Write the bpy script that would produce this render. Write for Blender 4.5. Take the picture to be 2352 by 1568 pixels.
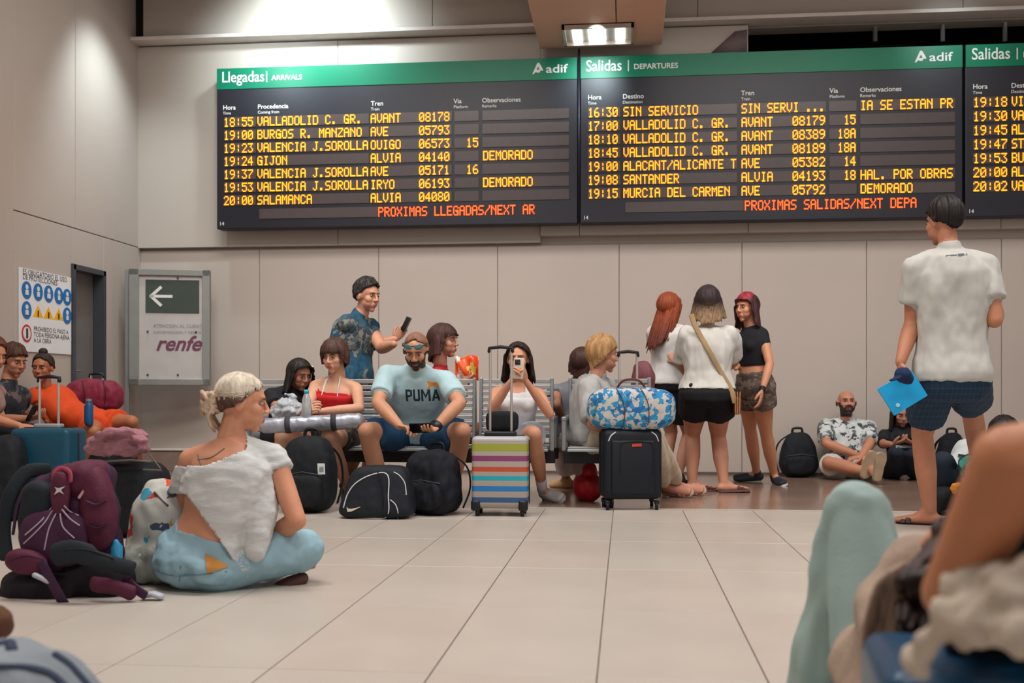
import bpy, bmesh, math, random
import numpy as np
from mathutils import Vector, Matrix, noise
from mathutils.bvhtree import BVHTree
random.seed(7); rng = np.random.default_rng(7)
for o in list(bpy.data.objects): bpy.data.objects.remove(o, do_unlink=True)
scene = bpy.context.scene
COL = scene.collection
PI = math.pi
# ------------------------------------------------------------------ camera
FPX, HC, VPX, HY = 2500.0, 0.77, 1435.0, 905.0
TH = math.atan((VPX-1176.0)/FPX); CT, ST = math.cos(TH), math.sin(TH)
cam = bpy.data.cameras.new('camera'); co = bpy.data.objects.new('camera', cam); COL.objects.link(co)
co.location = (0, 0, HC); co.rotation_euler = (PI/2, 0, TH)
cam.sensor_width = 36; cam.lens = 36*FPX/2352; cam.shift_y = (HY-784)/2352
cam.clip_start = 0.05
cam.dof.use_dof = True; cam.dof.focus_distance = 6.2; cam.dof.aperture_fstop = 3.2
scene.camera = co
# ------------------------------------------------------------------ world, lights, exposure
w = bpy.data.worlds.new('world'); scene.world = w; w.use_nodes = True
w.node_tree.nodes['Background'].inputs[0].default_value = (1.0, 0.93, 0.92, 1)
w.node_tree.nodes['Background'].inputs[1].default_value = 0.40
scene.view_settings.view_transform = 'Standard'; scene.view_settings.look = 'None'
scene.view_settings.exposure = 0.78; scene.view_settings.gamma = 1.0
scene.view_settings.use_curve_mapping = False
def area_light(name, loc, size, power, color, target=None, sy=None, spread=None):
    l = bpy.data.lights.new(name, 'AREA'); l.energy = power; l.color = color
    l.shape = 'RECTANGLE'; l.size = size; l.size_y = sy or size
    if spread: l.spread = spread
    o = bpy.data.objects.new(name, l); COL.objects.link(o); o.location = loc
    t = Vector(target) if target else Vector((loc[0], loc[1], 0))
    o.rotation_euler = (t-Vector(loc)).to_track_quat('-Z', 'Y').to_euler()
    return o
def spot_light(name, loc, target, power, color, angle, blend=0.6, size=0.1):
    l = bpy.data.lights.new(name, 'SPOT'); l.energy = power; l.color = color
    l.spot_size = math.radians(angle); l.spot_blend = blend; l.shadow_soft_size = size
    o = bpy.data.objects.new(name, l); COL.objects.link(o); o.location = loc
    o.rotation_euler = (Vector(target)-Vector(loc)).to_track_quat('-Z', 'Y').to_euler()
    return o
WARM = (1.0, 0.95, 0.91); COOL = (0.80, 0.95, 1.0)
area_light('unseen_overhead_light', (-1.8, 4.6, 5.6), 3.0, 120, WARM, sy=1.2)
area_light('unseen_overhead_light', (2.6, 5.0, 5.6), 3.0, 115, WARM, sy=1.2)
area_light('unseen_overhead_light', (-0.6, 6.6, 5.4), 6.0, 62, WARM, target=(-0.6, 9.6, .9), sy=.8, spread=math.radians(88))  # unseen area light added and tilted to brighten the lower back wall
area_light('unseen_overhead_light', (0.2, 0.8, 5.6), 3.0, 85, WARM, sy=1.2)
spot_light('wall_washer', (-2.95, 9.55, 4.66), (-2.95, 10.6, 4.1), 150, COOL, 120, 1.0)
spot_light('wall_washer', (-4.1, 9.5, 4.66), (-4.9, 9.75, 2.6), 125, COOL, 78, 1.0)
# ------------------------------------------------------------------ pixel -> place
def W(px, py, Y):
    xc = (px-1176.0)/FPX; d = Y/(CT+xc*ST)
    return Vector((d*(xc*CT-ST), Y, HC-(py-HY)/FPX*d))
def WX(px, Y): return W(px, HY, Y).x
def G(px, py):
    d = FPX*HC/(py-HY); xc = (px-1176.0)/FPX
    return Vector((d*(xc*CT-ST), d*(CT+xc*ST), 0))
def WZ(X, px, py):            # point on the plane x = X
    xc = (px-1176.0)/FPX; d = X/(xc*CT-ST)
    return Vector((X, d*(CT+xc*ST), HC-(py-HY)/FPX*d))
# ------------------------------------------------------------------ materials
def lin(h):
    h = h.lstrip('#'); c = [int(h[i:i+2], 16)/255 for i in (0, 2, 4)]
    return tuple((x/12.92 if x <= .04045 else ((x+.055)/1.055)**2.4) for x in c)+(1,)
MATS = {}
def mat(name, color, rough=.7, var=.12, scale=8.0, bump=.0, bscale=120.0, metal=0., spec=.35, emit=None, estr=1., alpha=None, trans=0., sheen=0., stretch=None):
    if name in MATS: return MATS[name]
    m = bpy.data.materials.new(name); m.use_nodes = True; MATS[name] = m
    nt = m.node_tree; b = nt.nodes['Principled BSDF']
    b.inputs['Roughness'].default_value = rough; b.inputs['Metallic'].default_value = metal
    b.inputs['Specular IOR Level'].default_value = spec
    c = lin(color)
    b.inputs['Base Color'].default_value = c
    tc = nt.nodes.new('ShaderNodeTexCoord'); mp = nt.nodes.new('ShaderNodeMapping')
    nt.links.new(tc.outputs['Object'], mp.inputs[0])
    if stretch: mp.inputs['Scale'].default_value = stretch
    if var > 0:
        n = nt.nodes.new('ShaderNodeTexNoise'); n.inputs['Scale'].default_value = scale; n.inputs['Detail'].default_value = 5
        nt.links.new(mp.outputs[0], n.inputs['Vector'])
        r = nt.nodes.new('ShaderNodeValToRGB'); nt.links.new(n.outputs[0], r.inputs[0])
        r.color_ramp.elements[0].position = .3; r.color_ramp.elements[1].position = .7
        r.color_ramp.elements[0].color = tuple(x*(1-var) for x in c[:3])+(1,)
        r.color_ramp.elements[1].color = tuple(min(1, x*(1+var)) for x in c[:3])+(1,)
        nt.links.new(r.outputs[0], b.inputs['Base Color'])
    if bump > 0:
        n2 = nt.nodes.new('ShaderNodeTexNoise'); n2.inputs['Scale'].default_value = bscale; n2.inputs['Detail'].default_value = 3
        nt.links.new(mp.outputs[0], n2.inputs['Vector'])
        bp = nt.nodes.new('ShaderNodeBump'); bp.inputs['Strength'].default_value = bump; bp.inputs['Distance'].default_value = .01
        nt.links.new(n2.outputs[0], bp.inputs['Height']); nt.links.new(bp.outputs[0], b.inputs['Normal'])
    if emit:
        b.inputs['Emission Color'].default_value = lin(emit); b.inputs['Emission Strength'].default_value = estr
    if trans: b.inputs['Transmission Weight'].default_value = trans
    if sheen: b.inputs['Sheen Weight'].default_value = sheen
    return m
def pattern_mat(name, stops, kind='voronoi', scale=14., rough=.8, distort=2., stretch=(1, 1, 1), coord='Object', randomness=1.0):
    """constant colour ramp over a voronoi / noise field: printed cloth"""
    if name in MATS: return MATS[name]
    m = bpy.data.materials.new(name); m.use_nodes = True; MATS[name] = m
    nt = m.node_tree; b = nt.nodes['Principled BSDF']; b.inputs['Roughness'].default_value = rough
    tc = nt.nodes.new('ShaderNodeTexCoord'); mp = nt.nodes.new('ShaderNodeMapping'); mp.inputs['Scale'].default_value = stretch
    nt.links.new(tc.outputs[coord], mp.inputs[0])
    if kind == 'voronoi':
        nz = nt.nodes.new('ShaderNodeTexNoise'); nz.inputs['Scale'].default_value = scale*1.3
        nt.links.new(mp.outputs[0], nz.inputs['Vector'])
        ad = nt.nodes.new('ShaderNodeVectorMath'); ad.operation = 'MULTIPLY_ADD'
        nt.links.new(nz.outputs['Color'], ad.inputs[0]); ad.inputs[1].default_value = (distort/scale,)*3
        nt.links.new(mp.outputs[0], ad.inputs[2])
        t = nt.nodes.new('ShaderNodeTexVoronoi'); t.inputs['Scale'].default_value = scale
        nt.links.new(ad.outputs[0], t.inputs['Vector']); out = t.outputs['Color']
    else:
        t = nt.nodes.new('ShaderNodeTexNoise'); t.inputs['Scale'].default_value = scale; t.inputs['Detail'].default_value = 3
        t.inputs['Distortion'].default_value = distort
        nt.links.new(mp.outputs[0], t.inputs['Vector']); out = t.outputs[0]
    r = nt.nodes.new('ShaderNodeValToRGB'); r.color_ramp.interpolation = 'CONSTANT'
    nt.links.new(out, r.inputs[0])
    els = r.color_ramp.elements
    els[0].position = 0; els[0].color = lin(stops[0][1]); els[1].position = stops[1][0]; els[1].color = lin(stops[1][1])
    for p, c in stops[2:]:
        e = els.new(p); e.color = lin(c)
    nt.links.new(r.outputs[0], b.inputs['Base Color'])
    return m
def band_mat(name, bands, axis=2, rough=.5, coord='Generated'):
    """printed stripes along one axis, stops (position, colour)"""
    if name in MATS: return MATS[name]
    m = bpy.data.materials.new(name); m.use_nodes = True; MATS[name] = m
    nt = m.node_tree; b = nt.nodes['Principled BSDF']; b.inputs['Roughness'].default_value = rough
    tc = nt.nodes.new('ShaderNodeTexCoord'); sp = nt.nodes.new('ShaderNodeSeparateXYZ')
    nt.links.new(tc.outputs[coord], sp.inputs[0])
    r = nt.nodes.new('ShaderNodeValToRGB'); r.color_ramp.interpolation = 'CONSTANT'
    nt.links.new(sp.outputs[axis], r.inputs[0]); els = r.color_ramp.elements
    els[0].position = 0; els[0].color = lin(bands[0][1]); els[1].position = bands[1][0]; els[1].color = lin(bands[1][1])
    for p, c in bands[2:]:
        e = els.new(p); e.color = lin(c)
    nt.links.new(r.outputs[0], b.inputs['Base Color'])
    return m
# ------------------------------------------------------------------ mesh helpers
def mobj(name, verts, faces, m, parent=None, smooth=True, fm=None):
    me = bpy.data.meshes.new(name); me.from_pydata([tuple(v) for v in verts], [], [tuple(f) for f in faces])
    ms = m if isinstance(m, (list, tuple)) else [m]
    for x in ms: me.materials.append(x)
    if fm is not None: me.polygons.foreach_set('material_index', list(fm))
    if smooth: me.polygons.foreach_set('use_smooth', [True]*len(me.polygons))
    me.update()
    o = bpy.data.objects.new(name, me); COL.objects.link(o)
    if parent is not None: o.parent = parent; o.matrix_parent_inverse = parent_inv(parent)
    return o
def parent_inv(p): return world_of(p).inverted()
def world_of(o):
    if o.parent is None: return o.matrix_basis.copy()
    return world_of(o.parent) @ o.matrix_parent_inverse @ o.matrix_basis
def thing(name, loc, label, cat, group=None, rz=0):
    o = bpy.data.objects.new(name, None); COL.objects.link(o); o.location = loc; o.rotation_euler = (0, 0, rz)
    o.empty_display_size = .05
    tag(o, label, cat, group); return o
def tag(o, label=None, cat=None, group=None, kind=None):
    if label: o['label'] = label
    if cat: o['category'] = cat
    if group: o['group'] = group
    if kind: o['kind'] = kind
    return o
class MB:
    """collects shapes as one mesh, all in world space unless told"""
    def __init__(s): s.v = []; s.f = []; s.m = []
    def add(s, v, f, mi=0):
        b = len(s.v); s.v += [tuple(x) for x in v]; s.f += [tuple(i+b for i in q) for q in f]; s.m += [mi]*len(f); return s
    def box(s, c, d, R=None, bev=0, mi=0, seg=2):
        bm = bmesh.new(); bmesh.ops.create_cube(bm, size=1)
        for v in bm.verts: v.co = Vector((v.co.x*d[0], v.co.y*d[1], v.co.z*d[2]))
        if bev: bmesh.ops.bevel(bm, geom=bm.edges[:], offset=bev, segments=seg, affect='EDGES', profile=.5)
        M = Matrix.Translation(c) @ (R.to_4x4() if R else Matrix.Identity(4))
        bm.verts.index_update()
        s.add([M @ v.co for v in bm.verts], [[v.index for v in f.verts] for f in bm.faces], mi); bm.free(); return s
    def tube(s, pts, r, n=10, mi=0, ref=None, cap=True):
        v, f = tube(pts, r, n, ref, cap); return s.add(v, f, mi)
    def cyl(s, a, b, r, n=16, mi=0): return s.add(*tube([a, b], [r, r], n, None, False), mi) if False else s.add(*flat_cyl(a, b, r, r, n), mi)
    def cone(s, a, b, r1, r2, n=16, mi=0): return s.add(*flat_cyl(a, b, r1, r2, n), mi)
    def build(s, name, m, parent=None, smooth=True): return mobj(name, s.v, s.f, m, parent, smooth, s.m)
def frame_from(d, ref=None):
    d = Vector(d).normalized(); ref = Vector(ref) if ref is not None else Vector((0, 0, 1))
    if abs(d.dot(ref.normalized())) > .97: ref = Vector((0, 1, 0)) if abs(d.y) < .9 else Vector((1, 0, 0))
    x = (ref - d*ref.dot(d)).normalized(); y = d.cross(x); return x, y, d
def flat_cyl(a, b, r1, r2, n=16):
    a, b = Vector(a), Vector(b); x, y, d = frame_from(b-a); v = []; f = []
    for p, r in ((a, r1), (b, r2)):
        for i in range(n):
            t = 2*PI*i/n; v.append(p + x*r*math.cos(t)+y*r*math.sin(t))
    for i in range(n): f.append((i, (i+1) % n, n+(i+1) % n, n+i))
    f.append(tuple(range(n-1, -1, -1))); f.append(tuple(range(n, 2*n))); return v, f
def tube(pts, rad, n=12, ref=None, cap=True):
    """loft along a polyline; rad = number or (r along ref, r across); rounded ends"""
    P = [Vector(p) for p in pts]; R = [(r, r) if not isinstance(r, (tuple, list)) else r for r in (rad if isinstance(rad, (list,)) else [rad]*len(P))]; R += [R[-1]]*(len(P)-len(R))
    if cap == 'start':
        d0 = (P[0]-P[1]).normalized(); m0 = min(R[0])
        P = [P[0]+d0*m0*.95, P[0]+d0*m0*.7, P[0]+d0*m0*.3]+P; R = [(R[0][0]*k, R[0][1]*k) for k in (.3, .72, .95)]+R
    elif cap:
        d0 = (P[0]-P[1]).normalized(); d1 = (P[-1]-P[-2]).normalized(); m0 = min(R[0]); m1 = min(R[-1])
        A = [(P[0]+d0*m0*.95, (R[0][0]*.3, R[0][1]*.3)), (P[0]+d0*m0*.7, (R[0][0]*.72, R[0][1]*.72)), (P[0]+d0*m0*.3, (R[0][0]*.95, R[0][1]*.95))]
        B = [(P[-1]+d1*m1*.3, (R[-1][0]*.95, R[-1][1]*.95)), (P[-1]+d1*m1*.7, (R[-1][0]*.72, R[-1][1]*.72)), (P[-1]+d1*m1*.95, (R[-1][0]*.3, R[-1][1]*.3))]
        P = [a[0] for a in A]+P+[b[0] for b in B]; R = [a[1] for a in A]+R+[b[1] for b in B]
    v = []; f = []; px = None
    for i, p in enumerate(P):
        if i == 0: d = P[1]-P[0]
        elif i == len(P)-1: d = P[-1]-P[-2]
        else: d = (P[i+1]-p).normalized()+(p-P[i-1]).normalized()
        if d.length < 1e-9: d = Vector((0, 0, 1))
        d.normalize()
        if ref is not None: x, y, _ = frame_from(d, ref)
        elif px is None: x, y, _ = frame_from(d)
        else:
            x = px-d*px.dot(d)
            x = x.normalized() if x.length > 1e-6 else frame_from(d)[0]; y = d.cross(x)
        px = x
        for k in range(n):
            t = 2*PI*k/n; v.append(p+x*R[i][0]*math.cos(t)+y*R[i][1]*math.sin(t))
    for i in range(len(P)-1):
        for k in range(n): f.append((i*n+k, i*n+(k+1) % n, (i+1)*n+(k+1) % n, (i+1)*n+k))
    f.append(tuple(range(n-1, -1, -1))); f.append(tuple(range((len(P)-1)*n, len(P)*n))); return v, f
def spline(pts, n=6):
    P = [Vector(p) for p in pts]; out = []
    for i in range(len(P)-1):
        p0 = P[max(i-1, 0)]; p1 = P[i]; p2 = P[i+1]; p3 = P[min(i+2, len(P)-1)]
        for k in range(n):
            t = k/n; out.append(.5*((2*p1)+(p2-p0)*t+(2*p0-5*p1+4*p2-p3)*t*t+(3*p1-p0-3*p2+p3)*t**3))
    out.append(P[-1]); return out
def remesh(v, f, voxel, smooth=4, fac=.5):
    me = bpy.data.meshes.new('tmp'); me.from_pydata([tuple(x) for x in v], [], [tuple(x) for x in f])
    o = bpy.data.objects.new('tmp', me); COL.objects.link(o)
    r = o.modifiers.new('r', 'REMESH'); r.mode = 'VOXEL'; r.voxel_size = voxel; r.adaptivity = 0
    if smooth:
        s = o.modifiers.new('s', 'SMOOTH'); s.factor = fac; s.iterations = smooth
    dg = bpy.context.evaluated_depsgraph_get(); ev = o.evaluated_get(dg); m2 = ev.to_mesh()
    n = len(m2.vertices); V = np.empty(n*3); m2.vertices.foreach_get('co', V); V = V.reshape(-1, 3)
    F = [tuple(p.vertices) for p in m2.polygons]
    Nn = np.empty(n*3); m2.vertices.foreach_get('normal', Nn); Nn = Nn.reshape(-1, 3)
    ev.to_mesh_clear(); bpy.data.objects.remove(o, do_unlink=True); bpy.data.meshes.remove(me)
    return V, F, Nn
def folds(V, N, amp=.005, scale=14., seed=0, stretch=(1, 1, .45)):
    out = V.copy(); off = Vector((seed*3.1, seed*1.7, seed*.9))
    for i in range(len(V)):
        p = Vector((V[i][0]*stretch[0], V[i][1]*stretch[1], V[i][2]*stretch[2]))*scale+off
        q = noise.noise(p)+.45*noise.noise(p*2.3)
        out[i] = V[i]+N[i]*amp*(q*1.3)
    return out
def text_mesh(s, size, bold=0., align='LEFT', shear=0.):
    cu = bpy.data.curves.new('t', 'FONT'); cu.body = s; cu.size = size; cu.offset = bold; cu.align_x = align; cu.shear = shear
    cu.resolution_u = 3; cu.fill_mode = 'FRONT'
    o = bpy.data.objects.new('t', cu); COL.objects.link(o)
    dg = bpy.context.evaluated_depsgraph_get(); m = o.evaluated_get(dg).to_mesh()
    v = [Vector(x.co) for x in m.vertices]; f = [tuple(p.vertices) for p in m.polygons]
    o.evaluated_get(dg).to_mesh_clear(); bpy.data.objects.remove(o, do_unlink=True); bpy.data.curves.remove(cu)
    return v, f
# ================================================================== the setting
YB = 10.6; XL = -4.89
m_wall = mat('painted_panel', '#b5aaa1', .55, .03, 1.2, .03, 60)
m_wall2 = mat('painted_panel_upper', '#b0a69c', .5, .03, 1.0, .03, 60)
m_dark = mat('recess_black', '#141214', .9, .2)
m_ledge = mat('ledge_white', '#d8d0c8', .5, .05)
m_alu = mat('aluminium_grey', '#8b8d8c', .4, .05, metal=.6)
def struct(name, mb, m, parent=None, smooth=False):
    o = mb.build(name, m, parent, smooth)
    if parent is None: o['kind'] = 'structure'
    return o
# back wall core, with the opening above the departure boards
XH = WX(1716, YB); XR = 9.5
b = MB(); b.box(((XL+XH)/2, YB+.13, 3.2), (XH-XL, .2, 6.4)); b.box(((XR+XH)/2, YB+.13, 1.95), (XR-XH, .2, 3.9)); b.box(((XR+XH)/2, YB+.13, 5.34), (XR-XH, .2, 2.12))
wall_back = struct('wall_back', b, m_wall2)
def panel(parent, x0, x1, z0, z1, yf, m=m_wall, g=.0022, depth=.035, name='panel'):
    b = MB(); b.box(((x0+x1)/2, yf+depth/2, (z0+z1)/2), (x1-x0-2*g, depth, z1-z0-2*g), bev=.003, seg=1)
    return b.build(name, m, parent, False)
xs = [XL]+[WX(p, YB) for p in (596, 870, 1143, 1422, 1704, 1990, 2300)]+[WX(2600, YB), WX(2900, YB)]
for i in range(len(xs)-1): panel(wall_back, xs[i], xs[i+1], 0, 2.225, YB-.005)
# band behind the boards
xb = [XL, WX(780, YB), WX(1243, YB)]
for i in range(2): panel(wall_back, xb[i], xb[i+1], 2.24, 4.27, YB-.065, m_wall2, depth=.09)
for a, c in ((xb[2], WX(1332, YB)), (WX(1332, YB), XH)): panel(wall_back, a, c, 2.30, 4.27, YB-.11, m_wall2, depth=.14)
for a, c in ((XH, WX(2290, YB)), (WX(2290, YB), XR)): panel(wall_back, a, c, 2.30, 3.9, YB-.11, m_wall2, depth=.14)
# upper wall and its ledge
xu = [XL+.10, WX(1000, YB), WX(1600, YB), WX(2200, YB), XR]
for i in range(4): panel(wall_back, xu[i], xu[i+1], 4.33, 6.3, YB-.16, m_wall2, depth=.2)
b = MB(); b.box(((XL+XR)/2, YB-.13, 4.30), (XR-XL, .22, .035), bev=.004); struct('trim_1', b, m_ledge)
b = MB(); b.box((XL+.05, YB-.07, 5.33), (.085, .1, 2.0), bev=.004); struct('trim_2', b, m_dark)
# dark plenum behind the opening
b = MB(); b.box(((XR+XH)/2, YB+1.6, 4.3), (XR-XH+2, .1, 3)); b.box((XH-.3, YB+.9, 4.3), (.1, 1.4, 3))
b.box(((XR+XH)/2, YB+.9, 5.2), (XR-XH+2, 1.4, .1)); b.box(((XR+XH)/2, YB+.9, 3.8), (XR-XH+2, 1.35, .08)); struct('wall_recess', b, m_dark)
b = MB()
for p in (2010, 2165, 2308): b.cyl(W(p, 95, YB+.12), W(p, 95, YB+.12)+Vector((0, 0, .6)), .022)
struct('trim_3', b, m_alu, smooth=True)
# broken slanted cladding piece left of the opening
b = MB(); a0, a1, a2, a3 = W(1628, 126, YB-.14), W(1716, 122, YB-.14), W(1716, 68, YB-.14), W(1688, 72, YB-.14)
q = [a0, a1, a2, a3]; b.add(q+[p+Vector((0, .03, 0)) for p in q], [(0, 1, 2, 3), (7, 6, 5, 4), (0, 4, 5, 1), (1, 5, 6, 2), (2, 6, 7, 3), (3, 7, 4, 0)])
tag(b.build('trim_4', mat('torn_cladding', '#6e6062', .7)), kind='structure')
# skirting at the foot of the back wall
b = MB(); b.box(((XL+XR)/2, YB-.02, .012), (XR-XL, .03, .024)); struct('baseboard_back', b, mat('skirting_dark', '#5a4f4a', .6))
x1 = WX(455, YB)
b = MB(); b.box(((XL+x1)/2, YB-.05, .10), (x1-XL, .08, .20), bev=.004); o_sk = struct('baseboard_left', b, mat('plinth_stone', '#877469', .35, .1))
b = MB(); b.box(((XL+x1)/2, YB-.055, .215), (x1-XL, .1, .02), bev=.003); b.build('capping', m_ledge, o_sk, False)
# left wall
def yz(px): return WZ(XL, px, HY).y
yd0, yd1 = yz(163), yz(236); zd = WZ(XL, 163, 606).z
b = MB(); b.box((XL-.13, (yd0-7)/2, 3.2), (.2, yd0+7, 6.4)); b.box((XL-.13, (yd1+YB+.2)/2, 3.2), (.2, YB+.2-yd1, 6.4)); b.box((XL-.13, (yd0+yd1)/2, (6.4+zd)/2), (.2, yd1-yd0+.01, 6.4-zd))
wall_left = struct('wall_left', b, m_wall)
def lpanel(y0, y1, z0, z1, g=.004):
    b = MB(); b.box((XL-.012, (y0+y1)/2, (z0+z1)/2), (.035, y1-y0-2*g, z1-z0-2*g), bev=.003, seg=1); b.build('panel', m_wall, wall_left, False)
ya, yb_ = yz(30), yz(172); zs = 2.25
lpanel(5.6, ya, 0, 6.3); lpanel(ya, yd0, 0, zs); lpanel(ya, yb_, zs, 6.3); lpanel(yb_, YB, zs, 6.3); lpanel(yd1, YB, 0, zs); lpanel(yd0, yd1, zd, zs)
b = MB(); b.box((XL-.10, (yd0+yd1)/2, zd/2), (.04, yd1-yd0-.02, zd-.02), bev=.004)
door = struct('door_1', b, mat('door_grey', '#6b6663', .5, .06, 3))
b = MB(); t = .045
b.box((XL-.02, yd0+t/2-.01, zd/2), (.1, t, zd)); b.box((XL-.02, yd1-t/2+.01, zd/2), (.1, t, zd)); b.box((XL-.02, (yd0+yd1)/2, zd-t/2), (.1, yd1-yd0, t))
b.build('door_frame', mat('frame_slate', '#4a4d55', .4, .05, metal=.3), door, False)
b = MB(); b.cyl((XL-.085, yd0+.12, .98), (XL-.03, yd0+.12, .98), .012); b.tube([(XL-.035, yd0+.12, .98), (XL-.035, yd0+.24, .98)], .009); b.build('door_handle', m_alu, door)
# floor: light stone tiles as parts, brown stone strip along the wall
m_tile = mat('stone_tile', '#b8b0a6', .33, .05, 2.2, .015, 30, spec=.45)
m_tile2 = mat('stone_tile_warm', '#b9afa5', .33, .06, 2.6, .015, 30, spec=.45)
m_tile3 = mat('stone_tile_pale', '#bab2a8', .32, .05, 2.0, .015, 30, spec=.45)
m_brown = mat('brown_stone', '#8e7567', .17, .16, 2.5, .012, 25, spec=.55, stretch=(.5, 2, 1))
YF = 7.32
b = MB(); b.box(((XL+XR)/2-.2, (YF-7.5)/2+.0, -.06), (XR-XL+.8, YF+7.5, .1)); floor = struct('floor', b, mat('tile_grout', '#9c9286', .8, .1))
b = MB(); b.box(((XL+XR)/2, (YF+.075+YB)/2+.05, -.03), (XR-XL, YB-YF-.08+.2, .06)); b.build('stone_strip', m_brown, floor, False)
b = MB(); b.box(((XL+XR)/2, YF+.035, -.028), (XR-XL, .07, .06)); b.build('border_strip', m_tile3, floor, False)
# tile grid measured from the joints: 0.465 m wide, 0.92 m long
x0 = G(975, 1566).x; tw = (G(1765, 1566).x-x0)/2
yl = [YF, 6.65, 5.73, 4.81, 3.89, 2.97, 2.05, 1.13]
tmesh = {}
cnt = 0
for j in range(len(yl)-1):
    yh, yl_ = yl[j], yl[j+1]; yc = (yh+yl_)/2; L = yh-yl_-.004
    for i in range(-14, 16):
        xc = x0+tw*(i+.5)
        if xc-tw/2 < XL-.2 or abs(xc) > .62*yh+1.0 or (xc > .50*yh+.5): continue
        key = (round(L, 3), (i*7+j*5) % 3)
        if key not in tmesh:
            bb = MB(); bb.box((0, 0, -.015), (tw-.0045, L, .03), bev=.0015, seg=1)
            o = bb.build('tile', [m_tile, m_tile2, m_tile3][key[1]], None, False); tmesh[key] = o.data; bpy.data.objects.remove(o)
        o = bpy.data.objects.new('tile', tmesh[key]); COL.objects.link(o); o.parent = floor; o.location = (xc, yc, 0); cnt += 1
# nearer / outlying tiles beyond those seen, one plain slab each side
b = MB(); b.box(((XL+XR)/2, (1.13-7.4)/2, -.015), (XR-XL, 1.13+7.4, .028)); b.build('tile_field', m_tile, floor, False)['kind'] = 'stuff'
xr_ = x0+tw*16
# ceiling
b = MB(); b.box(((XL+XR)/2, 2, 6.45), (XR-XL+.4, 18, .1)); ceiling = struct('ceiling', b, mat('ceiling_grey', '#8f857c', .9))
# unseen slab added to keep the overhead light off the upper wall
b = MB(); b.box(((XL+XR)/2, 9.5, 4.83), (XR-XL, 2.4, .14)); struct('light_blocking_slab', b, mat('ceiling_grey', '#8f857c'))
# lighting boom above the boards with its lamp
ZB = 4.06
def UB(px, py):   # point on the boom underside
    d = FPX*(ZB-HC)/(HY-py); xc = (px-1176)/FPX
    return Vector((d*(xc*CT-ST), d*(CT+xc*ST), ZB))
bx0, bx1 = UB(1213, 10).x, UB(1531, 10).x; byf = UB(1380, 108).y
boom = thing('lighting_boom', ((bx0+bx1)/2, byf, ZB), 'beige box beam jutting out above the boards, carrying a lit lamp', 'beam')
m_boom = mat('boom_cladding', '#c9ae9b', .5, .05, 2)
seams = [bx0, UB(1415, 30).x, bx1]
for i in range(2):
    b = MB(); b.box(((seams[i]+seams[i+1])/2, (byf+5.5)/2, ZB+.35), (seams[i+1]-seams[i]-.006, byf-5.5, .7), bev=.01); b.build('cladding_panel', m_boom, boom, False)
l0, l1 = UB(1297, 97), UB(1455, 97); lf = UB(1380, 53).y; lc = (l0+l1)/2; lc.y = (l0.y+lf)/2
lampo = thing('ceiling_lamp', (lc.x, lc.y, ZB-.02), 'rectangular lamp with three lit bars under the beige beam above the boards', 'lamp')
b = MB(); wL = l1.x-l0.x; dL = l0.y-lf
for s in (-1, 1): b.box((lc.x+s*(wL/2-.012), lc.y, ZB-.02), (.024, dL, .045)); b.box((lc.x, lc.y+s*(dL/2-.012), ZB-.02), (wL, .024, .045))
b.box((lc.x, lc.y, ZB-.004), (wL, dL, .008)); b.build('housing', mat('lamp_housing', '#b9ada0', .35, .05, metal=.3), lampo, False)
m_lampon = mat('lamp_lit', '#ffffff', .5, 0, emit='#e8f6ff', estr=4.5)
for fx, fw in ((-.30, .13), (-.02, .24), (.31, .13)):
    b = MB(); b.box((lc.x+fx*wL, lc.y, ZB-.016), (fw*wL, dL*.8, .014), bev=.004); b.build('tube', m_lampon, lampo, False)
spot_light('board_spot', (lc.x, lc.y-.35, ZB-.06), (WX(1352, 10.3), 10.35, 3.62), 34, COOL, 62, 1.0, .06)
spot_light('board_spot', (WX(600, 10.3), 9.3, 4.2), (WX(600, 10.3), 10.35, 3.98), 34, COOL, 88, 1.0, .1)
spot_light('board_spot', (WX(2190, 10.3), 9.3, 4.4), (WX(2190, 10.3), 10.3, 3.95), 20, COOL, 60, 1.0, .1)
# ================================================================== departure boards
FONT = {'A':'0E11111F111111','B':'1E11111E11111E','C':'0E11101010110E','D':'1E11111111111E','E':'1F10101E10101F','F':'1F10101E101010','G':'0E11101713110F','H':'1111111F111111','I':'0E04040404040E','J':'0702020202120C','K':'11121418141211','L':'1010101010101F','M':'111B1515111111','N':'11191513111111','O':'0E11111111110E','P':'1E11111E101010','Q':'0E11111115120D','R':'1E11111E141211','S':'0F10100E01011E','T':'1F040404040404','U':'1111111111110E','V':'11111111110A04','W':'1111111515150A','X':'11110A040A1111','Y':'11110A04040404','Z':'1F01020408101F',
'0':'0E11131519110E','1':'040C040404040E','2':'0E11010204081F','3':'1F02040201110E','4':'02060A121F0202','5':'1F101E0101110E','6':'0608101E11110E','7':'1F010204080808','8':'0E11110E11110E','9':'0E11110F01020C',':':'00040400040400','.':'00000000000C0C','/':'01010204081010',' ':'00000000000000'}
m_house = mat('board_housing', '#1d1d26', .42, .08, 3, spec=.35)
m_green = mat('board_green', '#006f50', .4, .04, 3, spec=.25)
m_white = mat('board_lettering', '#dcdcd8', .6, 0)
m_strip = mat('display_window', '#4c4342', .3, .06, 20)
m_led = mat('led_amber', '#ff9a00', .5, 0, emit='#ff8a04', estr=1.35)
m_ledr = mat('led_red', '#ff4a10', .5, 0, emit='#ff4a14', estr=1.8)
def board_frame(x0, x1, z0, z1, y, name, label, tilt=0.):
    """returns a placer: u along the board 0..1, v from the top in metres"""
    root = thing(name, ((x0+x1)/2, y, z0), label, 'board', None)
    return root
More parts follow.
